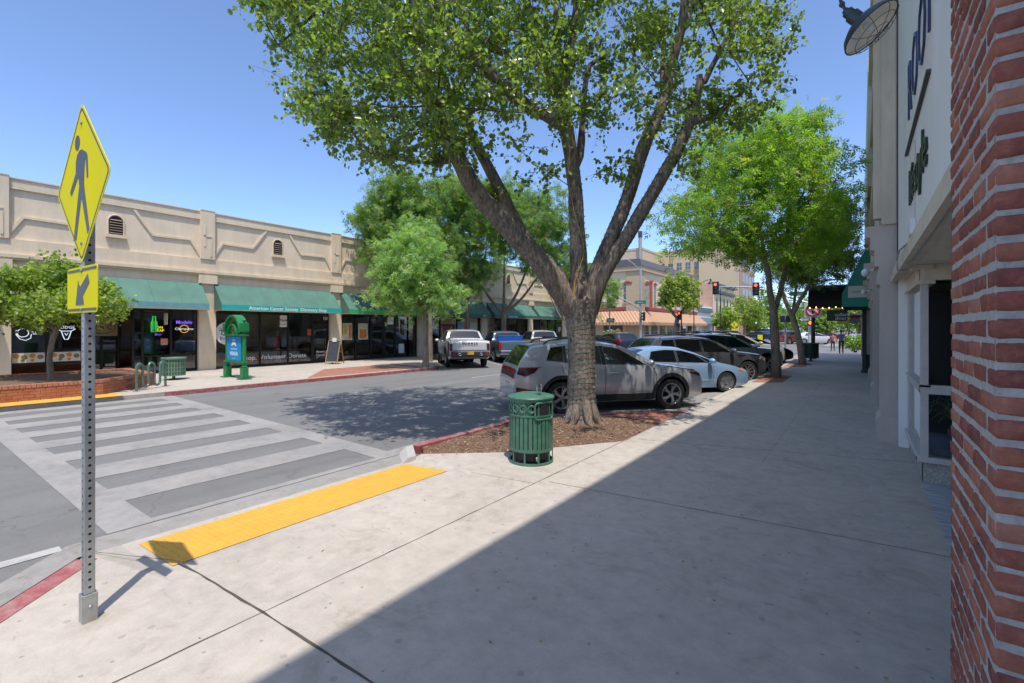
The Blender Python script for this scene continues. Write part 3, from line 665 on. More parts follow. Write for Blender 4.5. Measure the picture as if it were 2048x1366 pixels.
# storefront frames + panes : splits in y (fraction of bay)
def storefront(y0,y1,cuts,parent,x=XB-.12,zh=2.74,sill=.12,mid=None,doors=()):
    fr=MB(); ys=[y0]+list(cuts)+[y1]
    for y in ys: fr.box((x-.05,y-.04,.02),(x+.05,y+.04,zh))
    fr.box((x-.052,y0,zh),(x+.052,y1,zh+.07))
    for k,(a,b) in enumerate(zip(ys[:-1],ys[1:])):
        if k in doors:
            fr.box((x-.045,a+.04,2.15),(x+.045,b-.04,2.25)); fr.box((x-.03,a+.05,.03),(x+.03,a+.13,2.14)); fr.box((x-.03,b-.13,.03),(x+.03,b-.05,2.14)); fr.box((x-.03,a+.13,.03),(x+.03,b-.13,.26)); fr.box((x-.03,a+.13,2.06),(x+.03,b-.13,2.14))
            fr.box((x+.031,a+.13,1.0),(x+.07,b-.13,1.04))
        else:
            fr.box((x-.045,a+.04,.02),(x+.045,b-.04,sill))
            if mid: fr.box((x-.04,a+.04,mid-.025),(x+.04,b-.04,mid+.025))
    fr.build('storefront_frame',mFRM,parent)
    for a,b in zip(ys[:-1],ys[1:]):
        g=MB(); g.poly([(x,a+.03,.05),(x,b-.03,.05),(x,b-.03,zh),(x,a+.03,zh)]); g.build('shop_window',mGL,parent,recalc=False)
storefront(-4.0,1.84,[-2,0],bld)
storefront(2.56,4.55,[3.5],bld,mid=.62); storefront(6.1,8.47,[6.42,7.45],bld,mid=.75)
# recessed doorway of the corner restaurant
mb=MB()
for (x0,ya,x1,yb) in ((XB-.12,4.55,XB-1.3,4.75),(XB-1.3,4.75,XB-1.3,5.9),(XB-1.3,5.9,XB-.12,6.1)):
    mb.poly([(x0,ya,.05),(x1,yb,.05),(x1,yb,2.7),(x0,ya,2.7)])
mb.build('shop_window',mGL,bld,recalc=False)
mb=MB()
for (x,y) in ((XB-1.3,4.75),(XB-1.3,5.32),(XB-1.3,5.9)): mb.box((x-.05,y-.045,.02),(x+.05,y+.045,2.74))
for z in (.14,1.0,2.2): mb.box((XB-1.34,4.8,z-.04),(XB-1.27,5.85,z+.04))
mb.build('door_frame',mFRM,bld)
storefront(9.19,15.12,[11.3,12.75,14.1],bld,mid=.78,doors=(3,)); storefront(15.84,21.0,[16.9,18.0,19.0,19.95],bld,doors=(2,3)); storefront(21.0,21.77,[],bld)
storefront(22.49,28.44,[24,25.5,27],bld,doors=(1,)); storefront(29.16,35.04,[30.6,32.1,33.6],bld,doors=(0,)); storefront(35.76,41.5,[37.2,38.7,40.2],bld,doors=(3,))
def decal(name,y,z,w,h,m,x=XB-.105,parent=None,th=.004):
    mb=MB(); mb.box((x,y-w/2,z-h/2),(x+th,y+w/2,z+h/2)); return mb.build(name,m,parent or bld)
def letter(parent,txt,y,z,size,m,x=XB-.098,align='CENTER',bold=0,name='lettering'):
    mb=MB(); mb.text(txt,size,frame((x,y,z),(0,1,0),(0,0,1)),.001,align,bold=bold); return mb.build(name,m,parent)
mPOST=MT('cream poster',(.62,.55,.42),.5,var=.05); mWP=MT('white paper',(.75,.74,.72),.6,var=.03); mORG=MT('food orange',(.55,.2,.04),.6,var=.5,scale=25); mDG=MT('deep green print',(.16,.17,.07),.6,var=.4,scale=20)
# restaurant: food posters, wood sign, notices, neon
for (y,n) in ((3.02,4),(4.02,4)):
    d=decal('food_poster',y,.86,.86,.36,mPOST); mb=MB()
    for k in range(n):
        yy=y-.32+k*.21; zz=.93-(k%2)*.05
        mb.M=Matrix.Translation((XB-.099,yy,zz))@Matrix.Rotation(PI/2,4,'Y'); mb.cyl((0,0,0),.085,.003,12,k%2); mb.M=None
    for k in range(2):
        mb.M=Matrix.Translation((XB-.099,y-.15+k*.25,.76))@Matrix.Rotation(PI/2,4,'Y'); mb.cyl((0,0,0),.055,.003,12,(k+1)%2); mb.M=None
    mb.build('dish_print',[mORG,mDG],d)
mWOODS=MT('pale plank sign',(.42,.32,.19),.7,var=.35,scale=6,sc=(1,8,1))
mb=MB(); mb.box((XB-1.24,4.82,1.62),(XB-1.21,5.84,2.36)); ws=mb.build('plank_sign',mWOODS,bld); letter(ws,'V·B·C',5.34,1.98,.28,mLB,XB-1.205,bold=.012)
mb=MB(); mb.torus((XB-1.205,5.34,1.98),.42,.012,'x',24,5,0,.62); mb.build('oval_line',mLB,ws)
decal('notice',4.98,1.5,.27,.18,mWP,XB-1.23); decal('notice',4.98,1.2,.24,.26,mWP,XB-1.23)
nt_=decal('notice',7.2,1.35,.26,.28,MT('orange notice',(.6,.25,.15),.6),XB-.1); 
def neon(name,col,e): return MT(name,col,.4,var=0,emit=e)
nB=neon('violet neon',(.20,.08,.95),.9); nY=neon('yellow neon',(.95,.75,.02),.6); nG=neon('green neon',(.05,.65,.12),.45); nW=neon('white neon',(.8,.85,1),.6); nO=neon('orange neon',(1,.45,.03),.7)
def neonsign(label,loc): return thing('neon_sign',label,'neon sign',loc)
x=XB-.16
t=neonsign('violet and white neon beer sign in the right window of the restaurant',(x,7.98,2.0))
letter(t,'Modelo',7.98,2.22,.21,nB,x,bold=.012,name='violet_tube'); letter(t,'Champions',7.98,1.92,.16,nW,x,name='white_tube')
mb=MB(); mb.torus((x-.01,7.98,1.92),.17,.012,'x',20,5); mb.build('orange_tube',nO,t)
t=neonsign('green bottle neon sign reading on tap beside a white card',(x,6.95,2.0))
mb=MB(); mb.M=Matrix.Translation((x,6.85,2.1)); mb.tube([(0,-.1,-.3),(0,-.1,.1),(0,-.05,.2),(0,-.05,.36),(0,.05,.36),(0,.05,.2),(0,.1,.1),(0,.1,-.3),(0,-.1,-.3)],.022,6); mb.tube([(0,-.04,-.25),(0,-.04,.15),(0,.04,.15),(0,.04,-.25)],.02,6); mb.M=None; mb.build('bottle_tube',nG,t)
letter(t,'ON',7.05,1.98,.15,nY,x,bold=.02,name='yellow_tube'); letter(t,'TAP',7.08,1.84,.15,nY,x,bold=.02,name='yellow_tube'); letter(t,'Beer',7.0,1.68,.13,nB,x,name='violet_tube')
t=thing('hanging_sign','small white shop card hanging under the pale blue valance','hanging sign',(XB+.6,7.05,2.3))
mb=MB(); mb.M=Matrix.Translation((XB+.6,7.05,2.35)); mb.cbox((-.2,-.012,-.25),(.2,.012,.25),.005); mb.build('board',mPOST,t)
mb=MB(); mb.tube([(XB+.5,7.05,2.6),(XB+.5,7.05,2.79)],.008,5); mb.tube([(XB+.7,7.05,2.6),(XB+.7,7.05,2.79)],.008,5); mb.build('hanger',mFRM,t)
t=neonsign('white outline neon animal in the far left restaurant window',(x,3.0,1.75))
mb=MB(); c=Vector((x,3.0,1.78)); P_=lambda l:[tuple(c+Vector((0,a,b))) for a,b in l]
mb.tube([(c.x,c.y-.12+.15*math.cos(k*PI/8),c.z+.15*math.sin(k*PI/8)) for k in range(17)],.013,5); mb.tube(P_([(-.3,-.05),(-.2,-.22),(-.05,-.28),(.08,-.2),(.1,-.05)]),.013,5); mb.tube(P_([(.05,.05),(.2,.02),(.36,.1),(.4,0),(.3,-.05),(.12,-.04)]),.013,5); mb.tube(P_([(-.3,.1),(-.24,.0),(-.3,-.05)]),.013,5); mb.build('outline_tube',nW,t)
t=neonsign('white bull head neon between the two left restaurant panes',(x,4.05,1.75))
mb=MB(); c=Vector((x,4.05,1.72)); mb.tube(P_([(-.26,.2),(-.14,.12),(-.1,-.05),(-.05,-.2),(.05,-.2),(.1,-.05),(.14,.12),(.26,.2)]),.016,5); mb.tube(P_([(-.05,.05),(0,-.05),(.05,.05)]),.012,5); mb.tube(P_([(-.12,.12),(.12,.12)]),.014,5); mb.build('outline_tube',nW,t)
letter(t,'LODGE',4.05,1.98,.15,nW,x,name='white_tube')
# thrift shop window
mb=MB(); mb.M=Matrix.Translation((XB-.112,9.78,1.70))@Matrix.Rotation(PI/2,4,'Y'); mb.cyl((0,0,0),.56,.004,40); mb.M=None; ds=mb.build('round_decal',mWP,bld)
letter(ds,'Thrift',9.42,1.74,.33,mLK,XB-.104,'LEFT',.02); letter(ds,'Boutique',9.42,1.46,.21,mLK,XB-.104,'LEFT'); letter(ds,'American Cancer Society',9.42,1.95,.07,mLK,XB-.104,'LEFT')
for (tx,y,s) in (('Shop.',10.75,.34),('Volunteer.',12.0,.34),('Donate.',13.3,.34)): letter(bld,tx,y,.45,s,mLW,bold=.008)
for k,tx in enumerate(('American','Cancer','Society')): letter(bld,tx,14.35,.62-k*.2,.2,mLW,align='LEFT',bold=.01)
letter(bld,'105',14.95,2.5,.24,mLW,bold=.02)
d=decal('card',12.5,2.32,.38,.62,mWP); letter(d,'Thrift',12.5,2.36,.17,mLK,bold=.02); letter(d,'Boutique',12.5,2.16,.09,mLK)
d=decal('red_sticker',13.95,1.72,.22,.36,mMERCH[0]); 
# goods
t=thing('mannequin','white shop mannequin in a red top behind the thrift shop window','mannequin',(XB-.7,12.45,.02)); X=XB-.7
mb=MB(); mb.tube([(X,12.45,.02),(X,12.45,.9)],.02,6); mb.cyl((X,12.45,.02),.2,.03,16); mb.build('stand',mFRM,t)
mb=MB(); mb.ell((X,12.45,1.72),(.1,.09,.13),10,8); mb.tube([(X,12.45,1.5),(X,12.45,1.62)],.055,8); mb.build('head',mWP,t,True)
mb=MB(); mb.lathe([(.14,.86),(.13,1.0),(.16,1.15),(.19,1.3),(.21,1.42),(.15,1.52),(.06,1.55)],14,(X,12.45,.02)); mb.tube([(X+.02,12.28,1.48),(X+.06,12.16,1.2),(X+.1,12.2,.95)],.05,7); mb.tube([(X+.02,12.62,1.48),(X+.06,12.74,1.2),(X+.1,12.7,.95)],.05,7); mb.build('top',MT('red top',(.62,.05,.07),.7),t,True)
mb=MB(); mb.lathe([(.22,.15),(.2,.5),(.15,.88)],14,(X,12.45,.0)); mb.build('skirt',mWP,t,True)
t=thing('clothes_rack','chrome clothes rack of hanging garments in the thrift shop','clothes rack',(XB-1.2,13.3,.02))
mb=MB(); mb.tube([(XB-1.2,12.85,.02),(XB-1.2,12.85,1.5),(XB-1.2,13.75,1.5),(XB-1.2,13.75,.02)],.018,6); mb.build('rail',mGALV,t)
for k in range(9):
    mb=MB(); y=12.92+k*.09; mb.cbox((XB-1.42,y-.03,.62+random.uniform(0,.2)),(XB-.98,y+.03,1.42),.02); mb.build('garment',random.choice(mMERCH),t)
t=thing('armchair','brown upholstered armchair in the thrift shop window','armchair',(XB-1.0,11.0,.02)); mLE=MT('brown leather',(.22,.09,.04),.5,var=.2)
mb=MB(); mb.cbox((XB-1.3,10.6,.15),(XB-.6,11.4,.48),.05); mb.build('seat',mLE,t,True)
mb=MB(); mb.cbox((XB-1.42,10.55,.3),(XB-1.2,11.45,.95),.06); mb.build('backrest',mLE,t,True)
for y in (10.55,11.45): mb=MB(); mb.cbox((XB-1.3,y-.08,.12),(XB-.58,y+.08,.66),.05); mb.build('armrest',mLE,t,True)
t=thing('picture_frame','dark framed picture hanging in the thrift shop','picture',(XB-2.2,10.9,1.9)); mb=MB(); mb.cbox((XB-2.2,10.45,1.5),(XB-2.15,11.3,2.3),.01); mb.build('frame',mFRM,t); mb=MB(); mb.box((XB-2.149,10.55,1.6),(XB-2.145,11.2,2.2)); mb.build('print',MT('grey print',(.4,.4,.38),.5,var=.5,scale=4),t)
mb=MB(); mb.box((XB-2.5,9.25,.02),(XB-2.25,13.9,2.7)); mb.build('display_partition',MT('slat partition',(.60,.54,.44),.8,var=.3,scale=3,sc=(1,.2,9)),bld)
t=thing('toy_board','slanted dark green board leaning in the thrift shop window','board',(XB-.5,12.0,.1)); mb=MB(); mb.M=Matrix.Translation((XB-.45,12.0,.4))@Matrix.Rotation(-.5,4,'X'); mb.cbox((-.02,-.16,-.36),(.02,.16,.36),.005); mb.build('panel',mMERCH[6],t)
for k in range(14):
    y=9.5+k*.33; s=random.uniform(.08,.2); c=random.choice(mMERCH); z=.13
    tt=MB(); tt.cbox((XB-.75-s,y-s,z),(XB-.75+s,y+s,z+2*s*random.uniform(.6,1.3)),.03); o=tt.build('shop_item',c); tag(o,['folded goods standing low inside the thrift shop window'][0],'goods','goods inside the thrift shop window')
# sandwich shop
d=decal('menu_poster',16.35,1.75,.66,1.0,mPOST); decal('print',16.2,1.85,.22,.5,MT('menu yellow',(.65,.4,.03),.6,var=.4,scale=8),XB-.1,d); decal('print',16.55,1.75,.2,.8,mORG,XB-.1,d)
d=decal('menu_poster',17.45,1.75,.7,1.0,mPOST); decal('print',17.45,1.6,.5,.55,mORG,XB-.1,d)
letter(bld,'Open',20.75,2.05,.3,mLW,bold=.02); decal('green_bar',20.75,1.86,.6,.07,mSUB); letter(bld,'Open',20.0,2.0,.2,mLW); letter(bld,'107',18.2,2.45,.2,mLW)
d=decal('white_panel',20.45,.6,.45,.62,mWP)
t=thing('hanging_sign','white square sandwich shop sign hanging from the bright green valance','hanging sign',(XB+.7,18.9,2.4)); mb=MB(); mb.M=Matrix.Translation((XB+.7,18.9,2.42)); mb.cbox((-.27,-.015,-.24),(.27,.015,.24),.005); b_=mb.build('board',mWP,t)
mb=MB(); mb.text('SUB',.17,frame((XB+.71,18.884,2.42),(1,0,0),(0,0,1)),.001,'RIGHT',bold=.03); mb.build('lettering',mLY,b_); mb=MB(); mb.text('WAY',.17,frame((XB+.72,18.884,2.42),(1,0,0),(0,0,1)),.001,'LEFT',bold=.03); mb.build('lettering',mSUB,b_)
mb=MB(); mb.tube([(XB+.7,18.9,2.66),(XB+.7,18.9,2.8)],.01,5); mb.build('hanger',mFRM,t)
# further shops
d=decal('seafood_poster',24.7,1.9,1.2,1.3,MT('orange poster',(.62,.27,.05),.5,var=.15,scale=3)); decal('print',24.7,1.85,.8,.8,MT('red print',(.35,.03,.02),.6,var=.7,scale=9),XB-.1,d)
d=decal('blue_poster',26.2,1.95,.7,1.1,MT('blue poster',(.25,.33,.45),.5,var=.5,scale=6)); d=decal('tan_poster',27.7,1.8,.9,1.2,mPOST)
mb=MB(); mb.M=Matrix.Translation((XB-.1,40.8,1.9))@Matrix.Rotation(PI/2,4,'Y'); mb.cyl((0,0,0),.3,.004,24); mb.M=None; mb.build('round_decal',MT('pale green decal',(.35,.5,.45),.6),bld)
# ================= DOWNTOWN KIOSK =================
mKG=MT('kiosk green enamel',(.02,.20,.06),.35,0,var=.12,scale=6,spec=.5); mKD=MT('kiosk dark green',(.015,.10,.04),.4); mGOLD=MT('gold lettering',(.55,.36,.10),.4,.3,var=.1)
KY=8.05; xa,xb_=-20.28,-18.80; xm=(xa+xb_)/2
t=thing('information_kiosk','green arched downtown notice stand with a blue poster on two posts','notice stand',(xm,KY,0))
for x in (xa,xb_):
    mb=MB(); mb.cbox((x-.2,KY-.2,0),(x+.2,KY+.2,.04),.01); mb.cbox((x-.115,KY-.115,.041),(x+.115,KY+.115,.45),.012); mb.cbox((x-.095,KY-.095,.451),(x+.095,KY+.095,.52),.03); mb.cyl((x,KY,.52),.075,.06,14); mb.cyl((x,KY,.58),.075,1.25,14)
    mb.cbox((x-.13,KY-.13,1.82),(x+.13,KY+.13,2.15),.01); mb.cyl((x,KY,2.15),.04,.05,10); mb.ell((x,KY,2.25),(.065,.065,.065),12,8); mb.build('post',mKG,t,True)
mb=MB(); mb.cbox((xa-.1,KY-.12,.62),(xb_+.1,KY+.12,.68),.01); mb.build('rail',mKG,t)
mb=MB(); mb.cbox((xa-.1,KY-.14,1.655),(xb_+.1,KY+.14,1.715),.01); mb.build('rail',mKG,t)
mb=MB(); mb.box((xa+.1,KY-.06,.681),(xb_-.1,KY+.06,1.654)); mb.build('panel',mKG,t)
def archprism(cx,cz,r0,r1,ya,yb,m,name):
    mb=MB(); n=24; vs=[]; fs=[]
    for k in range(n+1):
        a=PI*k/n
        for (r,y) in ((r0,ya),(r1,ya),(r1,yb),(r0,yb)): vs.append((cx+r*math.cos(a),y,cz+r*math.sin(a)))
    for k in range(n):
        for j in range(4): fs.append((k*4+j,k*4+(j+1)%4,k*4+4+(j+1)%4,k*4+4+j))
    fs.append((0,1,2,3)); fs.append((n*4+3,n*4+2,n*4+1,n*4)); mb.add(vs,fs); return mb.build(name,m,t,True)
zc=1.78; archprism(xm,zc,.60,.69,KY-.17,KY+.17,mKG,'outer_arch'); archprism(xm,zc-.06,.34,.40,KY-.17,KY+.17,mKG,'inner_arch')
mb=MB(); mb.prism([(xm+.60*math.cos(PI*k/20),zc+.60*math.sin(PI*k/20)) for k in range(21)],KY-.05,KY+.05,'xz'); fb=mb.build('fascia',mKD,t)
mb=MB()
for k,ch in enumerate('DOWNTOWN'):
    a=math.radians(152-124*k/7); r=.50; mb.text(ch,.18,frame((xm+r*math.cos(a),KY-.056,zc+r*math.sin(a)),(math.sin(a),0,-math.cos(a)),(math.cos(a),0,math.sin(a))),.003,bold=.012)
mb.build('lettering',mGOLD,fb)
mb=MB(); mb.prism([(xm+.34*math.cos(PI*k/20),zc-.055+.34*math.sin(PI*k/20)) for k in range(21)],KY-.09,KY-.051,'xz'); f2=mb.build('crest_panel',mKG,t)
mb=MB(); mb.prism([(xm+.10*math.cos(2*PI*k/16),zc+.07+.14*math.sin(2*PI*k/16)) for k in range(16)],KY-.1,KY-.0905,'xz'); mb.build('crest',mGOLD,f2); mb=MB(); mb.torus((xm,KY-.105,zc+.07),.055,.016,'y',14,5); mb.build('crest_mark',MT('dark red mark',(.3,.06,.04),.5),f2)
mPB=MT('blue poster print',(.03,.30,.62),.4,var=.06); mb=MB(); mb.box((xa+.14,KY-.068,.70),(xb_-.14,KY-.061,1.63)); ps=mb.build('poster',mPB,t)
KT=lambda z: frame((xm,KY-.070,z),(1,0,0),(0,0,1))
mb=MB(); mb.text('VISALIA',.20,KT(.96),.001,bold=.03); mb.text('DOWNTOWN',.08,KT(1.14),.001); mb.text('visit downtown',.045,KT(.78),.001)
mb.prism([(xm+.21*math.cos(PI*k/14),1.26+.16*math.sin(PI*k/14)) for k in range(15)]+[(xm-.12*math.cos(PI*k/8),1.26+.05*math.sin(PI*k/8)) for k in range(9)],KY-.0715,KY-.0685,'xz')
for a in (60,75,90,105,120): a=math.radians(a); mb.tube([(xm+.21*math.cos(a),KY-.07,1.26+.2*math.sin(a)),(xm+.29*math.cos(a),KY-.07,1.26+.27*math.sin(a))],.006,4)
mb.build('emblem',mLW,ps)
# ================= A-FRAME BOARD =================
mWF=MT('oak board frame',(.42,.23,.10),.6,var=.2,scale=8,sc=(1,1,.3)); mSL=MT('blackboard',(.035,.045,.055),.7,var=.3)
ax,ay=-23.15,14.6
t=thing('sandwich_board','wooden sandwich board with a chalk blackboard outside the thrift shop','sandwich board',(ax,ay,0),math.radians(28))
for sgn in (-1,1):
    M=Matrix.Translation((ax,ay,0))@Matrix.Rotation(math.radians(28),4,'Z')@Matrix.Translation((0,sgn*.02,1.28))@Matrix.Rotation(sgn*-.30,4,'X')
    mb=MB(); mb.M=M
    for x in (-.36,.32): mb.box((x,-.02,-1.34),(x+.04,.02,0))
    mb.box((-.32,-.019,-.04),(.32,.019,0)); mb.box((-.32,-.019,-1.24),(.32,.019,-1.19)); lf=mb.build('leaf',mWF,t)
    mb=MB(); mb.M=M; mb.box((-.32,-.012,-1.19),(.32,.012,-.04)); sl=mb.build('slate',mSL,lf)
    if sgn<0:
        mb=MB(); 
        for k,tx in enumerate(('Welcome','to the','Discovery','Shop','Sale!')): mb.text(tx,.17,M@frame((0,-.014,-.25-k*.19),(1,0,0),(0,0,1)),.001)
        mb.build('chalk_lettering',mLW,sl)
    mb=MB(); mb.M=M
mb=MB(); mb.M=Matrix.Translation((ax,ay,0))@Matrix.Rotation(math.radians(28),4,'Z'); mb.box((-.1,-.06,1.2),(.14,-.05,1.42)); mb.build('leaflet',mWP,t)
# ================= BRICK PILLAR (near right) =================
def brick_attr():
    m,nt,b=nodes('old brick'); a=N(nt,'ShaderNodeAttribute',attribute_name='rnd'); c=coords(nt,kind='World')
    col=ramp(nt,a.outputs['Fac'],[(0,(.10,.045,.048)),(.25,(.20,.066,.058)),(.5,(.34,.105,.072)),(.75,(.50,.185,.11)),(1,(.62,.30,.19))])
    f=noise(nt,c,22,6,.7); f2=noise(nt,c,95,4,.7)
    col=mixc(nt,.55,col,ramp(nt,f,[(.25,(.11,.05,.052)),(.5,(.33,.11,.078)),(.75,(.56,.26,.16))]))
    lt=ramp(nt,noise(nt,c,13,6,.75),[(.60,(0,0,0)),(.74,(1,1,1))]); col=mixc(nt,math_(nt,'MULTIPLY',lt,.4),col,(.45,.38,.33))
    nt.links.new(col,b.inputs['Base Color']); b.inputs['Roughness'].default_value=.85; b.inputs['Specular IOR Level'].default_value=.25
    bumpn(nt,b,mixc(nt,.5,f,f2),.75,.012); return m
mOB=brick_attr(); mMORT=MT('lumpy mortar',(.48,.45,.41),.95,var=.22,scale=25,bump=1,bscale=45)
bx0,bx1,by0,by1=.322,1.45,2.0,2.85
pil=thing('brick_pillar','tall rough red brick pillar with thick mortar at the shop entrance','pillar',((bx0+bx1)/2,(by0+by1)/2,0))
mb=MB(); rv=[]; P=.0765; h=.0625
def addbrick(a,b):
    n0=len(mb.f); mb.cbox(a,b,.009,0,.0018); rv.extend([min(1,max(0,random.gauss(.5,.27)))]*(len(mb.f)-n0))
z=.012; k=0
while z<4.4:
    d=random.uniform(-.004,.004); off=.10 if k%2 else 0
    odd=k%2; t_=.10; gp=.019
    ys=[by0+(t_+gp if odd else 0)]
    while ys[-1]<by1-.12: ys.append(min(by1,ys[-1]+.211))
    if by1-ys[-1]<.09: ys[-1]=by1
    else: ys.append(by1)
    for a,b in zip(ys[:-1],ys[1:]):
        if b-a>.06: addbrick((bx0+random.uniform(-.0025,.0005),a+(.0 if a==by0 else gp*.5),z+d),(bx0+t_,b-(0 if b==by1 else gp*.5),z+h+d+random.uniform(-.003,.003)))
    xs=[bx0+(0 if odd else t_+gp)]
    while xs[-1]<bx1-.12: xs.append(min(bx1,xs[-1]+.211))
    for a,b in zip(xs[:-1],xs[1:]):
        if b-a>.06: addbrick((a,by0+random.uniform(-.004,.001),z+d),(b-gp,by0+t_,z+h+d+random.uniform(-.003,.003)))
    z+=P+random.uniform(-.0015,.0015); k+=1
br=mb.build('bricks',mOB,pil,False); at=br.data.attributes.new('rnd','FLOAT','FACE'); at.data.foreach_set('value',rv)
br.data.polygons.foreach_set('use_smooth',[True]*len(br.data.polygons)); br.data.set_sharp_from_angle(angle=math.radians(80))
def lumpy(name,x0,x1,y0,y1,z1,m,parent):
    mb=MB(); st=.03
    def face(o,u,v,nu,nv,nrm):
        vs=[];fs=[]
        for i in range(nu+1):
            for j in range(nv+1):
                p=Vector(o)+Vector(u)*(i/nu)+Vector(v)*(j/nv)+Vector(nrm)*random.uniform(-.0012,.0012); vs.append(p)
        for i in range(nu):
            for j in range(nv): fs.append((i*(nv+1)+j,(i+1)*(nv+1)+j,(i+1)*(nv+1)+j+1,i*(nv+1)+j+1))
        mb.add(vs,fs)
    face((x0,y1,0),(0,y0-y1,0),(0,0,z1),28,int(z1/st),(-1,0,0)); face((x0,y0,0),(x1-x0,0,0),(0,0,z1),30,int(z1/st),(0,-1,0))
    return mb.build(name,m,parent,True,angle=80)
lumpy('mortar',bx0+.0034,bx1-.01,by0+.006,by1-.01,4.42,mMORT,pil)
mb=MB(); mb.box((bx0+.03,by0+.03,0),(bx1-.02,by1-.02,4.4)); mb.build('core',mMORT,pil)
# ================= RIGHT SHOP (white sign wall) =================
mWW=MT('white painted wall',(.86,.84,.79),.7,var=.06,scale=1.5,bump=.1,bscale=50,sc=(1,1,.3),dirt=.12); mCR=MT('cream painted timber',(.66,.57,.44),.65,var=.16,scale=4,dirt=.35,bump=.15,bscale=25,sc=(1,1,.3)); mCRL=MT('cream soffit',(.70,.62,.50),.7,var=.12,scale=3,dirt=.3)
mGS=stucco('grey beige stucco',(.52,.45,.39),.06); mTR=MT('dark trim',(.05,.05,.06),.6); mALF=MT('pale window frame',(.55,.50,.45),.5,.0,var=.12,scale=6); mTER=MT('speckled stone',(.42,.38,.32),.8,var=.55,scale=55,bump=.5,bscale=60)
mPLK=MT('weathered plank tile',(.38,.39,.41),.7,var=.5,scale=4,sc=(.8,6,1),bump=.3,bscale=20,dirt=.4)
shop=thing('white_shop','white walled lifestyle shop with raised dark lettering, cream soffit and corner display window','building',(.8,6,0))
mb=MB(); mb.box((.50,2.85,2.96),(.9,10.14,10.5)); mb.box((.50,-24,2.96),(.9,2.849,10.5)); mb.box((.50,-24,0),(.9,1.9,2.959)); mb.build('sign_wall',mWW,shop)
mb=MB(); mb.box((.2,-24,10.3),(.499,10.14,10.75)); mb.build('cornice',mCR,shop)  # unseen overhang, added to throw the straight shadow edge on the sidewalk
mb=MB(); mb.box((.9,-24,10.0),(14,10.14,10.2)); mb.build('roof',MT('grey roof',(.3,.3,.3),.9),shop)
mb=MB(); mb.box((.43,2.9,2.755),(.56,10.14,2.955)); mb.box((.40,2.9,2.73),(.455,10.14,2.80)); mb.build('fascia',mCR,shop)
mb=MB(); mb.box((.56,2.9,2.76),(2.4,10.14,2.80)); mb.build('soffit',mCRL,shop)
mb=MB(); mb.box((.60,7.84,2.56),(.72,9.96,2.758)); mb.box((.60,7.80,2.56),(2.3,7.92,2.758)); mb.box((.57,7.78,2.515),(.74,9.96,2.558)); mb.build('window_head',mCR,shop)
mb=MB(); mb.box((.50,9.96,0),(.66,10.14,2.756)); mb.build('end_post',mWW,shop)
mb=MB(); mb.box((.63,7.87,-.01),(.75,9.96,.26)); mb.box((.63,7.86,-.01),(2.3,7.98,.26)); mb.build('stall_riser',mTER,shop)
mb=MB(); mb.cbox((.57,7.80,.262),(.78,9.96,.33),.01); mb.cbox((.57,7.79,.262),(2.3,8.0,.331),.01); mb.build('sill',mALF,shop)
mb=MB(); mb.box((.60,7.83,1.13),(.69,9.95,1.22)); mb.box((.60,7.82,1.13),(2.3,7.92,1.221)); mb.box((.585,7.80,1.215),(.70,9.95,1.24)); mb.box((.59,7.80,1.21),(2.3,7.925,1.241)); mb.build('middle_rail',mALF,shop)
for a,b in (((.605,7.83,.33),(.68,7.91,2.52)),((.61,9.62,.33),(.68,9.94,2.52)),((.625,9.50,.33),(.665,9.55,2.52)),((1.6,7.84,.33),(1.66,7.9,2.52))): mb=MB(); mb.box(a,b); mb.build('window_post',mALF,shop)
mGL2=glassmat('display glass',(.80,.84,.84),1.5)
for nm,z0,z1 in (('a',.33,1.13),('b',1.22,2.52)):
    mb=MB(); mb.poly([(.64,7.9,z0),(.64,9.6,z0),(.64,9.6,z1),(.64,7.9,z1)]); mb.build('display_pane',mGL2,shop,recalc=False)
    mb=MB(); mb.poly([(.68,7.87,z0),(2.3,7.87,z0),(2.3,7.87,z1),(.68,7.87,z1)]); mb.build('display_pane',mGL2,shop,recalc=False)
mDK=MT('dark interior cloth',(.018,.018,.02),.9); mBLU=MT('blue grey ledge',(.16,.18,.24),.6)
mb=MB(); mb.box((.70,9.2,.3),(3.2,9.24,2.5)); mb.box((2.31,7.9,.3),(2.35,9.2,2.5)); mb.build('display_back',mDK,shop)
mb=MB(); mb.box((.70,8.02,.332),(2.3,9.2,.42)); mb.build('display_shelf',mBLU,shop)
mb=MB(); mb.box((.62,2.86,-.05),(2.29,7.85,.006)); mb.build('entrance_floor',mPLK,shop)
mb=MB(); mb.box((2.3,2.86,-.02),(2.4,7.8,2.75)); mb.build('entrance_back',mWW,shop)
mb=MB(); mb.box((2.25,4.2,0),(2.299,5.3,2.2)); dr=mb.build('door',MT('black door',(.03,.03,.035),.3),shop); mb=MB(); mb.tube([(2.2,4.35,.9),(2.2,4.35,1.3)],.014,6); mb.build('handle',mGALV,dr)
mb=MB(); mb.box((2.4,-24,-.1),(14,-23.8,10.0)); mb.box((13.8,-23.8,-.1),(14,10.1,10.0)); mb.box((.9,9.98,2.96),(13.8,10.138,10.0)); mb.build('rear_wall',mWW,shop)
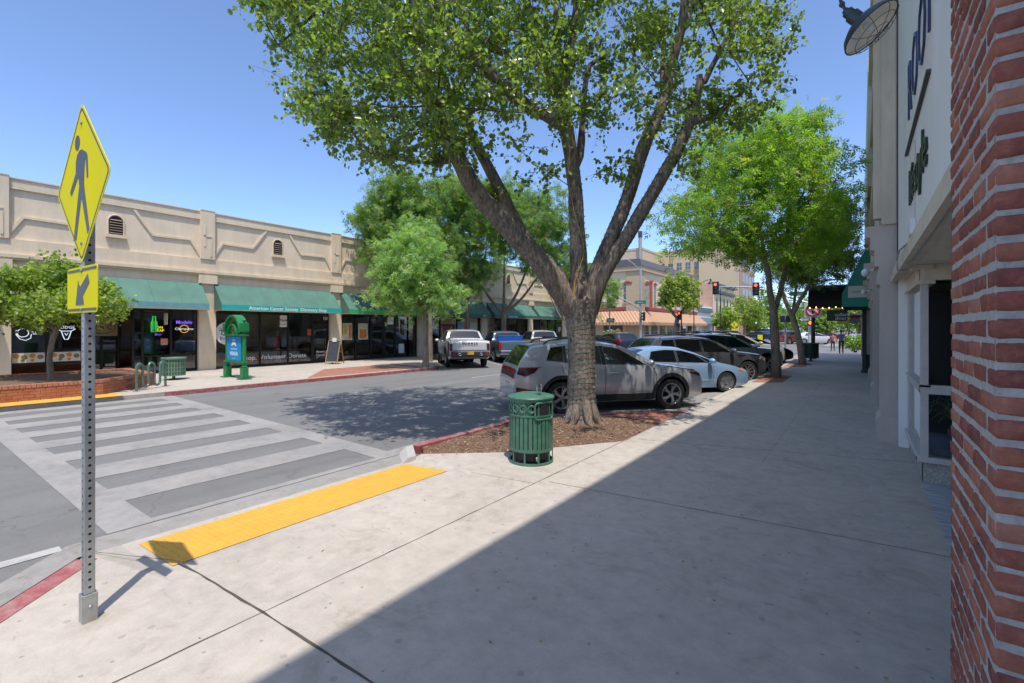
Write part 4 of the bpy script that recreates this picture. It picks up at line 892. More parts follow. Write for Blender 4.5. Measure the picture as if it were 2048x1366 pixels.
# raised lettering
mNAV=MT('navy letter',(.045,.055,.13),.35,.2,var=.05); mOLV=MT('dark olive letter',(.03,.045,.03),.35,.3,var=.3,scale=30)
FW=lambda y,z: frame((.462,y,z),(0,-1,0),(0,0,1))
mb=MB(); mb.M=Matrix.Translation((.026,0,0)); mb.text('ROOT',1.1,FW(6.62,4.93),.009,sx=.86,bold=-.024,spacing=.95); mb.build('lettering',mNAV,shop)
mb=MB(); mb.box((.465,5.55,4.24),(.498,8.1,4.272)); mb.build('underline',mTR,shop)
mb=MB(); mb.M=Matrix.Translation((.025,0,0)); mb.text('lifestyle',.62,FW(6.72,3.68),.011,sx=1.05,bold=.0); mb.build('lettering',mOLV,shop)
mb=MB(); mb.cbox((.44,6.9,3.02),(.499,7.2,3.2),.01); jb=mb.build('junction_box',mWP,shop); 
mb=MB(); mb.tube([(.47,7.05,3.02),(.46,7.1,2.97),(.42,7.3,2.95),(.385,7.6,2.93),(.375,7.9,2.85),(.385,7.95,2.72),(.5,7.95,2.715),(.6,7.9,2.74)],.011,6); mb.build('conduit',mGALV,jb); 
mb=MB(); mb.tube([(.49,7.02,3.2),(.49,7.0,3.6),(.49,6.98,4.1)],.006,5); mb.build('wire',mALF,jb)
mb=MB(); mb.box((.52,7.75,2.70),(.72,8.0,2.755)); mb.build('soffit_lamp',mCR,shop)
# barn lamp on gooseneck
mLB_=MT('lamp enamel',(.05,.065,.075),.4,.3,var=.1); mLIW=MT('lamp inside cream',(.90,.83,.70),.5); 
lc=Vector((.045,5.5,4.80))
t=thing('barn_lamp','dark dish barn lamp with wire cage on an arm over the white sign wall','lamp',lc)
ax=Vector((.60,-.06,-.80)).normalized(); q=ax.to_track_quat('-Z','Y').to_matrix().to_4x4(); LM=Matrix.Translation(lc)@q
mb=MB(); mb.M=LM; mb.lathe([(.05,.20),(.062,.19),(.062,.10),(.09,.085),(.16,.05),(.22,.005),(.245,-.035),(.25,-.05),(.238,-.05)],32); mb.build('shade',mLB_,t,True)
mb=MB(); mb.M=LM; mb.lathe([(.0,.08),(.085,.078),(.155,.042),(.214,-.003),(.239,-.045)],32); mb.build('reflector',mLIW,t,True)
mb=MB(); mb.M=LM; mb.cyl((0,0,.2),.048,.05,16); mb.cyl((0,0,.25),.03,.03,12); mb.build('socket',mLB_,t,True)
mb=MB(); mb.M=LM
for k in range(4):
    a=PI*k/4; mb.tube([(.243*math.cos(a)*math.cos(s),.243*math.sin(a)*math.cos(s),-.052-.085*math.sin(s)) for s in np.linspace(0,PI,13)],.0028,5)
for r,z in ((.244,-.052),(.19,-.105),(.10,-.13)): mb.torus((0,0,z),r,.0028,'z',28,5)
mb.build('wire_cage',mLB_,t)
mb=MB(); mb.M=LM; mb.ell((0,0,-.02),(.035,.035,.06),12,8); mb.build('bulb',MT('clear bulb',(.75,.77,.8),.1,var=0),t,True)
top=LM@Vector((0,0,.27)); mb=MB(); mb.tube([top,top+Vector((-.04,-.02,.10)),top+Vector((-.05,-.02,.25)),top+Vector((-.02,-.02,.5)),top+Vector((.15,-.01,.68)),top+Vector((.35,0,.70)),Vector((.5,top.y,top.z+.66))],.014,8); mb.ell(top+Vector((-.03,-.01,.07)),(.026,.026,.03),8,6); mb.build('gooseneck',mLB_,t,True)
t=thing('spotlight','small dark bullet spotlight fixed to the brick pillar','spotlight',(.40,3.0,3.28)); lm=Matrix.Translation((.40,2.99,3.30))@Matrix.Rotation(.35,4,'Y')
mb=MB(); mb.M=lm; mb.lathe([(0,.07),(.025,.06),(.035,.03),(.036,-.05),(.030,-.055)],16); mb.build('housing',MT('lamp grey',(.10,.10,.095),.4,.4),t,True)
mb=MB(); mb.M=lm; mb.ell((0,0,-.05),(.03,.03,.025),12,6); mb.build('lens',MT('lens',(.6,.6,.58),.1,var=0),t,True)
mb=MB(); mb.tube([(.40,2.95,3.28),(.45,2.86,3.27)],.012,6); mb.build('bracket',mTR,t)
# potted plant in the display
pc=Vector((1.05,8.3,.42)); t=thing('potted_plant','spiky green potted plant inside the lower corner display window','plant',pc)
mb=MB(); mb.lathe([(0,0),(.11,0),(.15,.22),(.13,.22)],16,pc); mb.build('pot',MT('dark pot',(.05,.05,.07),.4),t,True)
mb=MB()
for k in range(70):
    a=random.uniform(0,2*PI); r=random.uniform(.25,.55); h=random.uniform(.15,.5); w=random.uniform(.008,.016); d=Vector((math.cos(a),math.sin(a),0)); s_=Vector((-d.y,d.x,0))*w; pr=None
    for j in range(6):
        f=j/5; p=pc+Vector((0,0,.2))+d*r*f+Vector((0,0,h*math.sin(f*2.5)*1.1)); ww=s_*(1-f*.9)
        if p.y<7.95: p.y=7.95
        if p.x<.70: p.x=.70
        if pr: mb.poly([pr[0]-pr[1],pr[0]+pr[1],p+ww,p-ww],k%2)
        pr=(p,ww)
mb.build('leaves',[MT('blade green',(.06,.16,.05),.5),MT('blade pale',(.16,.26,.10),.5)],t)
# ================= STUCCO SHOP NEXT DOOR =================
st_=thing('stucco_shop','grey beige stucco shop with stepped corbel pilasters and a teal side awning','building',(1.5,16,0))
cor=[(.27,0),(.27,2.70),(.22,2.71),(.22,2.90),(.25,3.02),(.185,3.03),(.185,3.3),(.13,3.31),(.13,3.53),(.06,3.54),(.06,3.72),(.62,3.72),(.62,0)]
for y in (10.20,15.9,21.6,27.2,33.0,38.6):
    mb=MB(); mb.prism(cor,y,y+.75,'xz'); mb.prism([(.215,-.01),(.215,.38),(.268,.46),(.64,.46),(.64,-.01)],y-.035,y+.785,'xz'); mb.build('pilaster',mGS,st_)
mb=MB(); mb.box((.60,10.16,0),(.9,41,3.72)); mb.box((.34,10.16,3.722),(.9,20.4,10.4)); mb.build('front_wall',mGS,st_)
mb=MB(); mb.box((.19,20.4,6.9),(.9,41,11.4)); mb.box((.36,20.4,3.722),(.9,41,6.899)); mb.build('upper_storey',MT('cream render',(.62,.55,.42),.85,var=.08),st_)
mb=MB(); mb.box((.9,10.16,11.0),(14,41,11.2)); mb.box((13.8,10.16,0),(14,41,11.0)); mb.box((.9,40.8,0),(13.8,41,11)); mb.build('rear_wall',mGS,st_)
mb=MB(); mb.box((.2,10.16,10.4),(.9,20.4,10.9)); mb.build('cornice',mCR,st_)  # height and overhang shaped to carry the sidewalk shadow edge onward
mb=MB(); mb.box((.17,10.2,3.85),(.335,10.42,10.39)); mb.box((.28,10.15,3.73),(.47,10.199,9.5)); mb.build('corner_board',mCR,st_)
mb=MB(); mb.box((.485,10.142,2.9),(.515,10.20,10.29)); mb.build('downpipe',mTR,st_)
mb=MB(); mb.box((.26,10.6,3.74),(.338,20.2,4.4)); mb.box((.22,12,5.4),(.338,20.3,5.6)); mb.box((.24,12,8.2),(.338,20.3,8.4)); mb.build('string_course',mCR,st_)
for (a,b) in ((11.1,15.7),(16.8,21.4),(22.5,27),(28.1,32.8),(33.9,38.4)):
    mb=MB(); mb.box((.58,a,.5),(.598,b,2.6)); wdw=mb.build('shop_window',MT('dark shop glass',(.02,.025,.028),.06,var=0,spec=.8),st_)
    mb=MB()
    for y in (a,(a+b)/2,b): mb.box((.55,y-.04,.45),(.61,y+.04,2.65))
    mb.box((.55,a,2.61),(.61,b,2.7)); mb.box((.53,a,.4),(.62,b,.49)); mb.build('frame',mFRM,wdw)
for y,z in ((11.5,3.05),(20.2,3.2)):
    mb=MB(); mb.ell((.07,y,z),(.07,.09,.08),12,8); mb.tube([(.1,y,z+.02),(.25,y,z+.06)],.02,6); fl=mb.build('flood_lamp',mWP,st_,True)
mTEAL=MT('teal awning canvas',(.03,.235,.19),.75,var=.1,scale=3)
aw=MB(); Ya,Yb=22.0,26.5; A=[(.338,4.85),(.09,4.83),(-.59,3.27),(-.59,2.77),(.338,2.77)]
aw.poly([(x,Ya,z) for x,z in A]); aw.poly([(x,Yb,z) for x,z in A]); aw.poly([(.09,Ya,4.83),(-.59,Ya,3.27),(-.59,Yb,3.27),(.09,Yb,4.83)]); aw.poly([(-.59,Ya,3.27),(-.59,Ya,2.77),(-.59,Yb,2.77),(-.59,Yb,3.27)]); aw.poly([(.338,Ya,4.85),(.09,Ya,4.83),(.09,Yb,4.83),(.338,Yb,4.85)])
ao=aw.build('side_awning',mTEAL,st_,recalc=False); mb=MB(); mb.box((-.40,Ya-.012,3.12),(.337,Ya-.004,3.56)); sb=mb.build('sign_panel',MT('pale grey sign',(.55,.56,.55),.6,var=.04),ao)
mb=MB(); mb.text("RAPHAEL'S",.115,frame((.05,Ya-.014,3.33),(1,0,0),(0,0,1)),.001); mb.build('lettering',MT('grey lettering',(.10,.10,.10),.6,var=0),sb); mb=MB(); mb.tube([(-.34,Ya-.014,3.30),(-.27,Ya-.014,3.36),(-.21,Ya-.014,3.35),(-.2,Ya-.014,3.31),(-.26,Ya-.014,3.29)],.006,4); mb.build('logo_mark',MT('grey lettering',(.10,.10,.10),.6,var=0),sb)
# black barrel canopy
mBC=MT('black canopy cloth',(.018,.018,.02),.7,var=.3,scale=3)
t=thing('entrance_canopy','black curved cloth canopy with string bulbs reaching over the pavement','canopy',(-1,32.2,3.1))
mb=MB(); n=12; yy=lambda k:32.2-1.2*math.cos(PI*k/n); zz=lambda k:3.17+1.25*math.sin(PI*k/n)
for k in range(n): mb.poly([(-2.4,yy(k),zz(k)),(.3,yy(k),zz(k)),(.3,yy(k+1),zz(k+1)),(-2.4,yy(k+1),zz(k+1))])
mb.poly([(-2.4,yy(k),zz(k)) for k in range(n+1)]); mb.build('cloth',mBC,t,recalc=False)
mb=MB()
for y in (31.0,33.4): mb.tube([(-2.4,y,3.17),(.5,y,3.17)],.02,6)
mb.tube([(-2.4,31.0,3.17),(-2.4,33.4,3.17)],.02,6); mb.build('frame',mFRM,t)
mb=MB()
for k in range(9): mb.ell((-2.3+k*.3,30.97,3.08+.03*math.sin(k*2)),(.03,.03,.04),8,6)
mb.build('string_bulb',MT('warm bulb',(1,.55,.15),.4,var=0,emit=2.5),t)
t=thing('hanging_sign','black hanging sign with white typewriter words under the canopy','hanging sign',(-1.0,29.9,2.6)); mb=MB(); mb.cbox((-1.46,29.87,2.33),(-.57,29.93,2.92),.01); b_=mb.build('board',mLK,t)
mb=MB(); mb.text('cellar',.25,frame((-.84,29.865,2.66),(1,0,0),(0,0,1)),.001); mb.build('lettering',mLW,b_); mb=MB(); mb.text('door',.25,frame((-.84,29.865,2.47),(1,0,0),(0,0,1)),.001); mb.build('lettering',mLW,b_)
mb=MB(); mb.tube([(-1.3,29.9,2.92),(-1.3,29.9,3.1),(.5,29.9,3.1)],.015,5); mb.tube([(-.7,29.9,2.92),(-.7,29.9,3.1)],.012,5); mb.build('hanger',mFRM,t)
t=thing('banner','small purple and red pennant banner beyond the black canopy','banner',(-.3,31,2.4)); mb=MB(); mb.add([(-.55,33.6,2.75),(.1,33.6,2.75),(-.2,33.6,2.2),(-.55,33.6,2.25),(-.55,33.62,2.75),(.1,33.62,2.75),(-.2,33.62,2.2),(-.55,33.62,2.25)],[(0,1,2,3),(4,7,6,5),(0,4,5,1),(1,5,6,2),(2,6,7,3),(3,7,4,0)]); b_=mb.build('cloth',MT('lilac cloth',(.36,.32,.52),.8),t); mb=MB(); mb.box((-.5,33.585,2.55),(-.05,33.598,2.68)); mb.build('stripe',MT('red cloth',(.45,.04,.1),.8),b_); mb=MB(); mb.tube([(-.6,33.61,2.78),(.6,33.61,2.78)],.015,5); mb.build('pole',mFRM,t)
# corner pier and black shopfront post at the end of the row
t=thing('corner_pier','tan corner pier at the far end of the right hand shop row','pier',(.15,41.2,0)); mb=MB(); mb.cbox((0,40.95,0),(.34,41.45,2.9),.02); mb.build('shaft',MT('tan render',(.50,.33,.18),.8,var=.12),t); mb=MB(); mb.cbox((-.04,40.9,2.9),(.38,41.5,3.1),.02); mb.build('cap',mCR,t)
t=thing('pavement_planter','dark planter box against the right shop fronts','planter',(.25,27,0)); mb=MB(); mb.cbox((.08,26.2,0),(.5,27.0,.75),.02); mb.build('box',MT('dark box',(.03,.045,.04),.5),t); mb=MB(); mb.box((.12,26.24,.74),(.46,26.96,.76)); mb.build('soil',mMUL,t)
t=thing('door_post','slim black post under the teal awning','post',(.12,25.6,0)); mb=MB(); mb.cbox((.04,25.5,0),(.2,25.66,2.78),.01); mb.build('shaft',mTR,t); mb=MB(); mb.cbox((.0,25.46,0),(.24,25.7,.12),.01); mb.build('foot',mTR,t)

# ================= FAR CORNER BUILDING =================
mCB=MT('cream render wall',(.72,.57,.38),.85,var=.07,scale=.6); mCB2=MT('tan render pier',(.52,.38,.24),.85,var=.08); mRED=MT('brick red trim',(.30,.07,.05),.7,var=.12); mSLT=MT('slate purple roof edge',(.125,.112,.12),.7,var=.15)
def stripes(name,c1,c2,w):
    m,nt,b=nodes(name); c=coords(nt,kind='World'); s=N(nt,'ShaderNodeSeparateXYZ'); nt.links.new(c,s.inputs[0]); u=math_(nt,'ADD',s.outputs['X'],s.outputs['Y']); f=math_(nt,'GREATER_THAN',math_(nt,'FRACT',math_(nt,'DIVIDE',u,w)),.5)
    nt.links.new(mixc(nt,f,c1,c2),b.inputs['Base Color']); b.inputs['Roughness'].default_value=.8; return m
mSTR=stripes('striped awning canvas',(.40,.20,.105),(.56,.36,.21),.5); mWG=MT('upper window glass',(.06,.075,.095),.12,var=.2,scale=1,spec=.8)
cb=thing('corner_building','two storey cream corner building with striped awning and red window heads across the junction','building',(-30,75,0))
X0,Y0_,H_=-24.5,62.2,11.5
mb=MB(); mb.box((X0-22,Y0_,3.2),(X0,90,9.95)); mb.box((X0-22,Y0_+.4,-.1),(X0-.4,90,3.2)); mb.build('wall',mCB,cb)
mb=MB(); mb.box((X0-22,Y0_-.3,9.952),(X0+.3,90,10.6)); mb.build('cornice',mCB2,cb)
mb=MB(); mb.prism([(X0+.4,10.602),(X0+.1,11.55),(X0-22,11.55),(X0-22,10.602)],Y0_-.4,90,'xz'); mb.build('roof_edge',mSLT,cb)
mb=MB(); mb.box((X0-2.0,Y0_-.12,0),(X0+.12,Y0_+1.6,9.95)); mb.build('corner_pier',mCB2,cb)
mb=MB(); mb.box((X0-22,Y0_-.18,4.45),(X0-2.01,Y0_-.001,4.95)); mb.box((X0+.001,Y0_+1.61,4.45),(X0+.18,90,4.95)); mb.build('red_band',mRED,cb)
mb=MB(); mb.box((X0-22,Y0_+.35,0),(X0-2.05,Y0_+.42,.9)); mb.box((X0-.42,Y0_+1.7,0),(X0-.35,90,.9)); mb.build('brick_base',brickmat('far brick',((.26,.09,.06),(.33,.13,.08)),(.2,.15,.12)),cb)
zt,zb_,pr=4.44,2.75,1.9
mb=MB(); mb.poly([(X0-22,Y0_-.02,zt),(X0-.6,Y0_-.02,zt),(X0+pr-.6,Y0_-pr,zb_),(X0-22,Y0_-pr,zb_)]); mb.poly([(X0+.02,Y0_+.6,zt),(X0+.02,90,zt),(X0+pr,90,zb_),(X0+pr,Y0_-pr+.6,zb_)]); mb.poly([(X0-.6,Y0_-.02,zt),(X0+.02,Y0_+.6,zt),(X0+pr,Y0_-pr+.6,zb_),(X0+pr-.6,Y0_-pr,zb_)])
mb.poly([(X0-22,Y0_-pr,zb_),(X0+pr-.6,Y0_-pr,zb_),(X0+pr-.6,Y0_-pr,zb_-.4),(X0-22,Y0_-pr,zb_-.4)]); mb.poly([(X0+pr,Y0_-pr+.6,zb_),(X0+pr,90,zb_),(X0+pr,90,zb_-.4),(X0+pr,Y0_-pr+.6,zb_-.4)]); mb.poly([(X0+pr-.6,Y0_-pr,zb_),(X0+pr,Y0_-pr+.6,zb_),(X0+pr,Y0_-pr+.6,zb_-.4),(X0+pr-.6,Y0_-pr,zb_-.4)])
mb.build('striped_awning',mSTR,cb,recalc=False)
def win(parent,face,u0,u1,z0,z1,off,m=mWG,head=None,fm=None):
    mb=MB(); q=lambda u,d:(u,off-d) if face=='y' else (off+d,u)
    def bx(u0,u1,z0,z1,d0,d1,mbb):
        a=q(u0,d0);b=q(u1,d1); mbb.box((min(a[0],b[0]),min(a[1],b[1]),z0),(max(a[0],b[0]),max(a[1],b[1]),z1))
    bx(u0,u1,z0,z1,.004,.03,mb); wn=mb.build('window',m,parent)
    if head or fm:
        mb=MB()
        if head: bx(u0-.12,u1+.12,z1+.002,z1+.22,.004,.2,mb); bx(u0+.2,u1-.2,z1+.222,z1+.36,.004,.14,mb)
        f=MB(); bx(u0-.12,u1+.12,z0-.2,z0-.002,.004,.16,f); bx(u0,u1,(z0+z1)/2-.05,(z0+z1)/2+.05,.031,.06,f); bx((u0+u1)/2-.03,(u0+u1)/2+.03,z0,z1,.031,.055,f)
        f.build('sash',fm or mCB2,wn)
        if head: mb.build('window_head',head,wn)
    return wn
for x in (-26.9,-29.4,-31.9,-34.4,-37): win(cb,'y',x-.0,x+1.15,5.6,8.2,Y0_,head=mRED)
for y in (64.4,67.6,70.8,74,77.2,80.4,83.6,86.8): win(cb,'x',y,y+.85,5.6,8.3,X0,head=mRED)
for (a,b) in ((-30.2,-27.2),(-35,-31.5)): win(cb,'y',a,b,.95,2.35,Y0_+.4,fm=mCB2)
for k in range(7): win(cb,'x',64+k*3.6,66.6+k*3.6,.5,2.3,X0-.4,fm=mCB2)
t=thing('blade_sign','tall red framed blade sign on the cream corner building','shop sign',(X0+.8,63.8,6)); mb=MB(); mb.box((X0+.02,63.72,4.9),(X0+.85,63.88,8.1)); mb.build('panel',MT('grey sign face',(.34,.38,.36),.6,var=.4,scale=2),t); mb=MB(); mb.box((X0+.851,63.65,4.6),(X0+1.15,63.95,8.4)); mb.box((X0+.02,63.66,8.102),(X0+.85,63.94,8.3)); mb.box((X0+.75,63.6,8.402),(X0+1.25,64,8.6)); mb.build('red_frame',MT('red sign frame',(.5,.10,.05),.6),t)
# roof parapet things, tall building, others
mTB=MT('cream tower render',(.58,.47,.31),.9,var=.05,scale=.3); mTB2=MT('pink brick tower',(.42,.27,.19),.9,var=.1,scale=2)
tb=thing('office_tower','tall cream office block of six storeys behind the corner building','building',(-34,135,0))
mb=MB(); mb.box((-34.3,128,0),(-24.6,148,24)); mb.box((-56,131,0),(-34.302,148,23.2)); mb.box((-58,116,0),(-45,130.9,22.2)); mb.box((-75,122,0),(-58.1,140,19.5)); mb.build('wall',mTB,tb)
mb=MB(); mb.box((-34.35,127.9,24.0),(-24.5,148,24.5)); mb.box((-56.1,130.9,23.2),(-34.35,148,23.7)); mb.box((-58.1,115.9,22.2),(-44.9,130.8,22.7)); mb.build('parapet',mTB,tb)
mb=MB(); mb.box((-24.598,128.2,0),(-24.4,148.1,23.9)); mb.build('brick_front',mTB2,tb)
mWT=MT('tower glass',(.10,.14,.17),.15,var=.3,scale=.5,spec=.8)
for r in range(5):
    z=20.0-r*3.9
    for k in range(8): win(tb,'y',-36.3-k*2.35,-34.95-k*2.35,z-2.1,z,131,mWT,fm=mTB)
    for k in range(4): win(tb,'x',131.5+k*4.2,132.4+k*4.2,z-2.3,z,-24.4,mWT); win(tb,'x',133.0+k*4.2,133.9+k*4.2,z-2.3,z,-24.4,mWT)
    for k in range(3): win(tb,'x',119+k*3.2,120.3+k*3.2,z-2.6,z-.5,-45,mWT)
    if r<3:
        for k in range(4): win(tb,'y',-61-k*3.2,-59.6-k*3.2,z-4,z-2,122,mWT,fm=mTB)
t=thing('chimney_flue','tall steel flue on the cream tower roof','chimney',(-45,115.5,22)); mb=MB(); mb.cyl((-45.4,115.4,10),.45,16.5,12); mb.build('pipe',MT('flue steel',(.4,.36,.33),.5,.5),t); mb=MB(); mb.cyl((-45.4,115.4,25.2),.55,1.6,12); mb.build('cap',mTR,t)
pb=thing('pink_brick_building','two storey pink brick building with cream street front','building',(-30,111,0))
mb=MB(); mb.box((-42,102,0),(-24.52,121,11.2)); mb.build('wall',MT('pink brick',(.46,.29,.21),.9,var=.14,scale=1.2,dirt=.2),pb); mb=MB(); mb.box((-24.518,102.05,0),(-24.35,121.1,11.3)); mb.build('front',mCB,pb); mb=MB(); mb.box((-24.35,102,9.3),(-23.9,121,9.9)); mb.box((-24.35,102,10.9),(-24.0,121,11.4)); mb.build('cornice',mSLT,pb)
for k in range(5): win(pb,'x',104+k*3.2,105.1+k*3.2,5.2,8.4,-24.35)
lb=thing('low_shop','low white shop with a blue grey awning between the corner building and pink brick building','building',(-28,96,0)); mb=MB(); mb.box((-38,90.2,0),(-24.6,101.9,6.2)); mb.build('wall',mWW,lb); mb=MB(); mb.poly([(-24.59,90.3,4),(-24.59,101.8,4),(-22.9,101.8,2.8),(-22.9,90.3,2.8)]); mb.poly([(-22.9,90.3,2.8),(-22.9,101.8,2.8),(-22.9,101.8,2.4),(-22.9,90.3,2.4)]); mb.build('awning',MT('blue grey canvas',(.10,.14,.18),.8),lb,recalc=False); mb=MB(); mb.box((-24.59,91,5.0),(-24.4,101,5.9)); mb.build('sign_fascia',MT('slate board',(.16,.17,.22),.7),lb)
rb=thing('far_shop','brown shop front with dark awning across the junction on the right','building',(8,75,0)); mb=MB(); mb.box((2.2,62,0),(14,110,5.5)); mb.build('wall',mCB2,rb); mb=MB(); mb.poly([(2.19,63,3.6),(2.19,78,3.6),(.9,78,2.7),(.9,63,2.7)]); mb.poly([(.9,63,2.7),(.9,78,2.7),(.9,78,2.4),(.9,63,2.4)]); mb.build('awning',mBC,rb,recalc=False)
mb=MB(); mb.box((2.17,64,.6),(2.195,77,2.5)); mb.build('window',mWG,rb)
# ================= VEHICLES =================
mTYRE=MT('tyre rubber',(.022,.022,.024),.75,var=.2); mRIM=MT('alloy rim',(.42,.43,.44),.3,.8,var=.05); mRIMD=MT('dark rim',(.03,.03,.032),.4,.5,var=.1)
mCGL=MT('car glass',(.012,.017,.018),.03,var=0,spec=.9); mCGT=glassmat('tinted car glass',(.70,.78,.75),1.7); mCIN=MT('car interior grey',(.16,.16,.155),.8,var=.1); mBLKP=MT('black car plastic',(.025,.025,.027),.5,var=.1); mWELL=MT('wheel well',(.008,.008,.008),.9,var=0)
mTAIL=MT('tail lamp red',(.42,.01,.015),.15,var=0,spec=.8); mHEAD=MT('head lamp',(.5,.52,.55),.08,.3,var=0,spec=.9); mAMB=MT('amber lamp',(.75,.22,.02),.2,var=0); mCHR=MT('chrome',(.7,.7,.72),.12,1,var=0); mPLATE=MT('number plate',(.6,.6,.58),.5,var=.1); mSEAM=MT('panel gap',(.01,.01,.011),.8,var=0)
def cpaint(name,col,metal=.55): return MT(name,col,.28,metal,var=0,spec=.5,coat=.8)
class Car: pass
def make_car(name,label,cat,loc,ang,paint,S,k=1.0,lite=False,group=None):
    t=thing(name,label,cat,(loc[0],loc[1],ROAD),ang,group); t.scale=(k,k,k)
    top=S['top']; w=S['W']/2; gc=S.get('gc',.22); R=S['R']; wb=S['wb']; xf=top[0][0]; xr=top[-1][0]; H=max(z for _,z in top)
    xs=[];zs=[];ix=[]
    for (a,b) in zip(top[:-1],top[1:]):
        ix.append(len(xs)); n=max(1,int(math.hypot(b[0]-a[0],b[1]-a[1])/.06))
        for i in range(n): xs.append(a[0]+(b[0]-a[0])*i/n); zs.append(a[1]+(b[1]-a[1])*i/n)
    ix.append(len(xs)); xs.append(top[-1][0]); zs.append(top[-1][1]); xs=np.array(xs); zs=np.array(zs)
    for _ in range(S.get('smooth',3)): zs[1:-1]=.25*zs[:-2]+.5*zs[1:-1]+.25*zs[2:]; xs[1:-1]=.25*xs[:-2]+.5*xs[1:-1]+.25*xs[2:]
    bx=[p[0] for p in S['belt']][::-1]; bz=[p[1] for p in S['belt']][::-1]
    belt=lambda x: float(np.interp(x,bx,bz)); zt=lambda x: float(np.interp(x,xs[::-1],zs[::-1]))
    tum=S.get('tum',.23)
    def hw(x,z):
        f=1.0; tf=(x-(xf-.95))/.95
        if tf>0: f-=S.get('tf',.20)*tf**2.2
        tr=((xr+.8)-x)/.8
        if tr>0: f-=S.get('tr',.12)*tr**2
        zb=belt(x)
        if z<=zb:
            s=max(0,(z-gc)/(zb-gc)); g=.93+.07*(1-((s-.62)/.62)**2) if s<.62 else 1-.04*((s-.62)/.38)**2
        else:
            q=(z-zb)/max(.2,H-zb); g=.96-tum*q-.03*q*q
        return w*f*g
    NZ=12; fr=[.985,.94,.82,.5,0]; rings=[]
    for x,z in zip(xs,zs):
        e=min(1,max(0,(x-(xf-.5))/.5))+min(1,max(0,((xr+.5)-x)/.5)); g0=gc+.09*e*e; c=.055 if z>belt(x)+.1 else .035
        zsd=max(z-c,g0+.04); z_=max(z,zsd+.001); half=[(0,g0+.01),(.7*hw(x,g0),g0)]
        for j in range(NZ+1): zz=g0+(zsd-g0)*j/NZ; half.append((hw(x,zz),zz))
        ht=hw(x,zsd)
        for f in fr: half.append((ht*f,z_-c*f**4))
        ring=half+[(-y,zz) for (y,zz) in half[1:-1]][::-1]; rings.append([(x,y,zz) for y,zz in ring])
    m=len(rings[0]); mb=MB()
    mb.add([p for r in rings for p in r],[(i*m+j,i*m+(j+1)%m,(i+1)*m+(j+1)%m,(i+1)*m+j) for i in range(len(rings)-1) for j in range(m)]+[tuple(range(m)),tuple((len(rings)-1)*m+j for j in range(m))[::-1]])
    body=mb.build('body',[paint,mWELL,mCIN],t,False,world=False)
    def winpoly(xbf,xtf,xbr,xtr):
        ztop=lambda x: zt(x)-S.get('gtop',.105)
        nb=8; bot=[(xbf+(xbr-xbf)*i/nb,belt(xbf+(xbr-xbf)*i/nb)+.025) for i in range(nb+1)]; tp=[]
        for i in range(nb+1):
            x=xtf+(xtr-xtf)*i/nb; z=ztop(x); tp.append((x,max(z,belt(x)+.06)))
        return bot+tp[::-1]
    if True:
        cut=MB()
        for X in (0,-wb):
            for sg in (1,-1):
                cut.M=Matrix.Translation((X,sg*(w+.05),R*1.02))@Matrix.Rotation(PI/2,4,'X'); cut.cyl((0,0,-.34),R*1.15,.68,28,1)
        cut.M=None
        if S.get('open'):
            for (xbf,xtf,xbr,xtr) in S['wins']:
                wp=winpoly(xbf,xtf,xbr,xtr); cx_=sum(p[0] for p in wp)/len(wp); cz_=sum(p[1] for p in wp)/len(wp)
                wp=[(cx_+(x-cx_)*.965,cz_+(z-cz_)*.94) for x,z in wp]; cut.M=None; cut.prism(wp,-w-.3,w+.3,'xz',2)
        if 'bed' in S: a,b,z0=S['bed']; cut.box((a,-w+.12,z0),(b,w-.12,3),0)
        co=cut.build('cutter',[paint,mWELL,mCIN],t,world=False); mod=body.modifiers.new('b','BOOLEAN'); mod.object=co; mod.operation='DIFFERENCE'; mod.solver='EXACT'
        dg=bpy.context.evaluated_depsgraph_get(); dg.update(); me=bpy.data.meshes.new_from_object(body.evaluated_get(dg)); old=body.data; body.modifiers.clear(); body.data=me; bpy.data.meshes.remove(old)
        cm=co.data; bpy.data.objects.remove(co); bpy.data.meshes.remove(cm)
        me.polygons.foreach_set('use_smooth',[True]*len(me.polygons)); me.set_sharp_from_angle(angle=math.radians(32))
    def side(nm,poly,off,mat,sides=(1,-1),parent=None,step=.12):
        out=[]
        for sg in sides:
            b=bmesh.new(); f=b.faces.new([b.verts.new((x,0,z)) for x,z in poly]); bmesh.ops.triangulate(b,faces=[f])
            for _ in range(4):
                es=[e for e in b.edges if e.calc_length()>step]
                if not es: break
                bmesh.ops.subdivide_edges(b,edges=es,cuts=1); bmesh.ops.triangulate(b,faces=b.faces[:])
            for v in b.verts: v.co.y=sg*(hw(v.co.x,v.co.z)+off)
            bmesh.ops.recalc_face_normals(b,faces=b.faces); me=bpy.data.meshes.new(nm); b.to_mesh(me); b.free(); me.materials.append(mat); me.polygons.foreach_set('use_smooth',[True]*len(me.polygons))
            o=bpy.data.objects.new(nm,me); COL.objects.link(o); o.parent=parent or t; out.append(o)
        return out
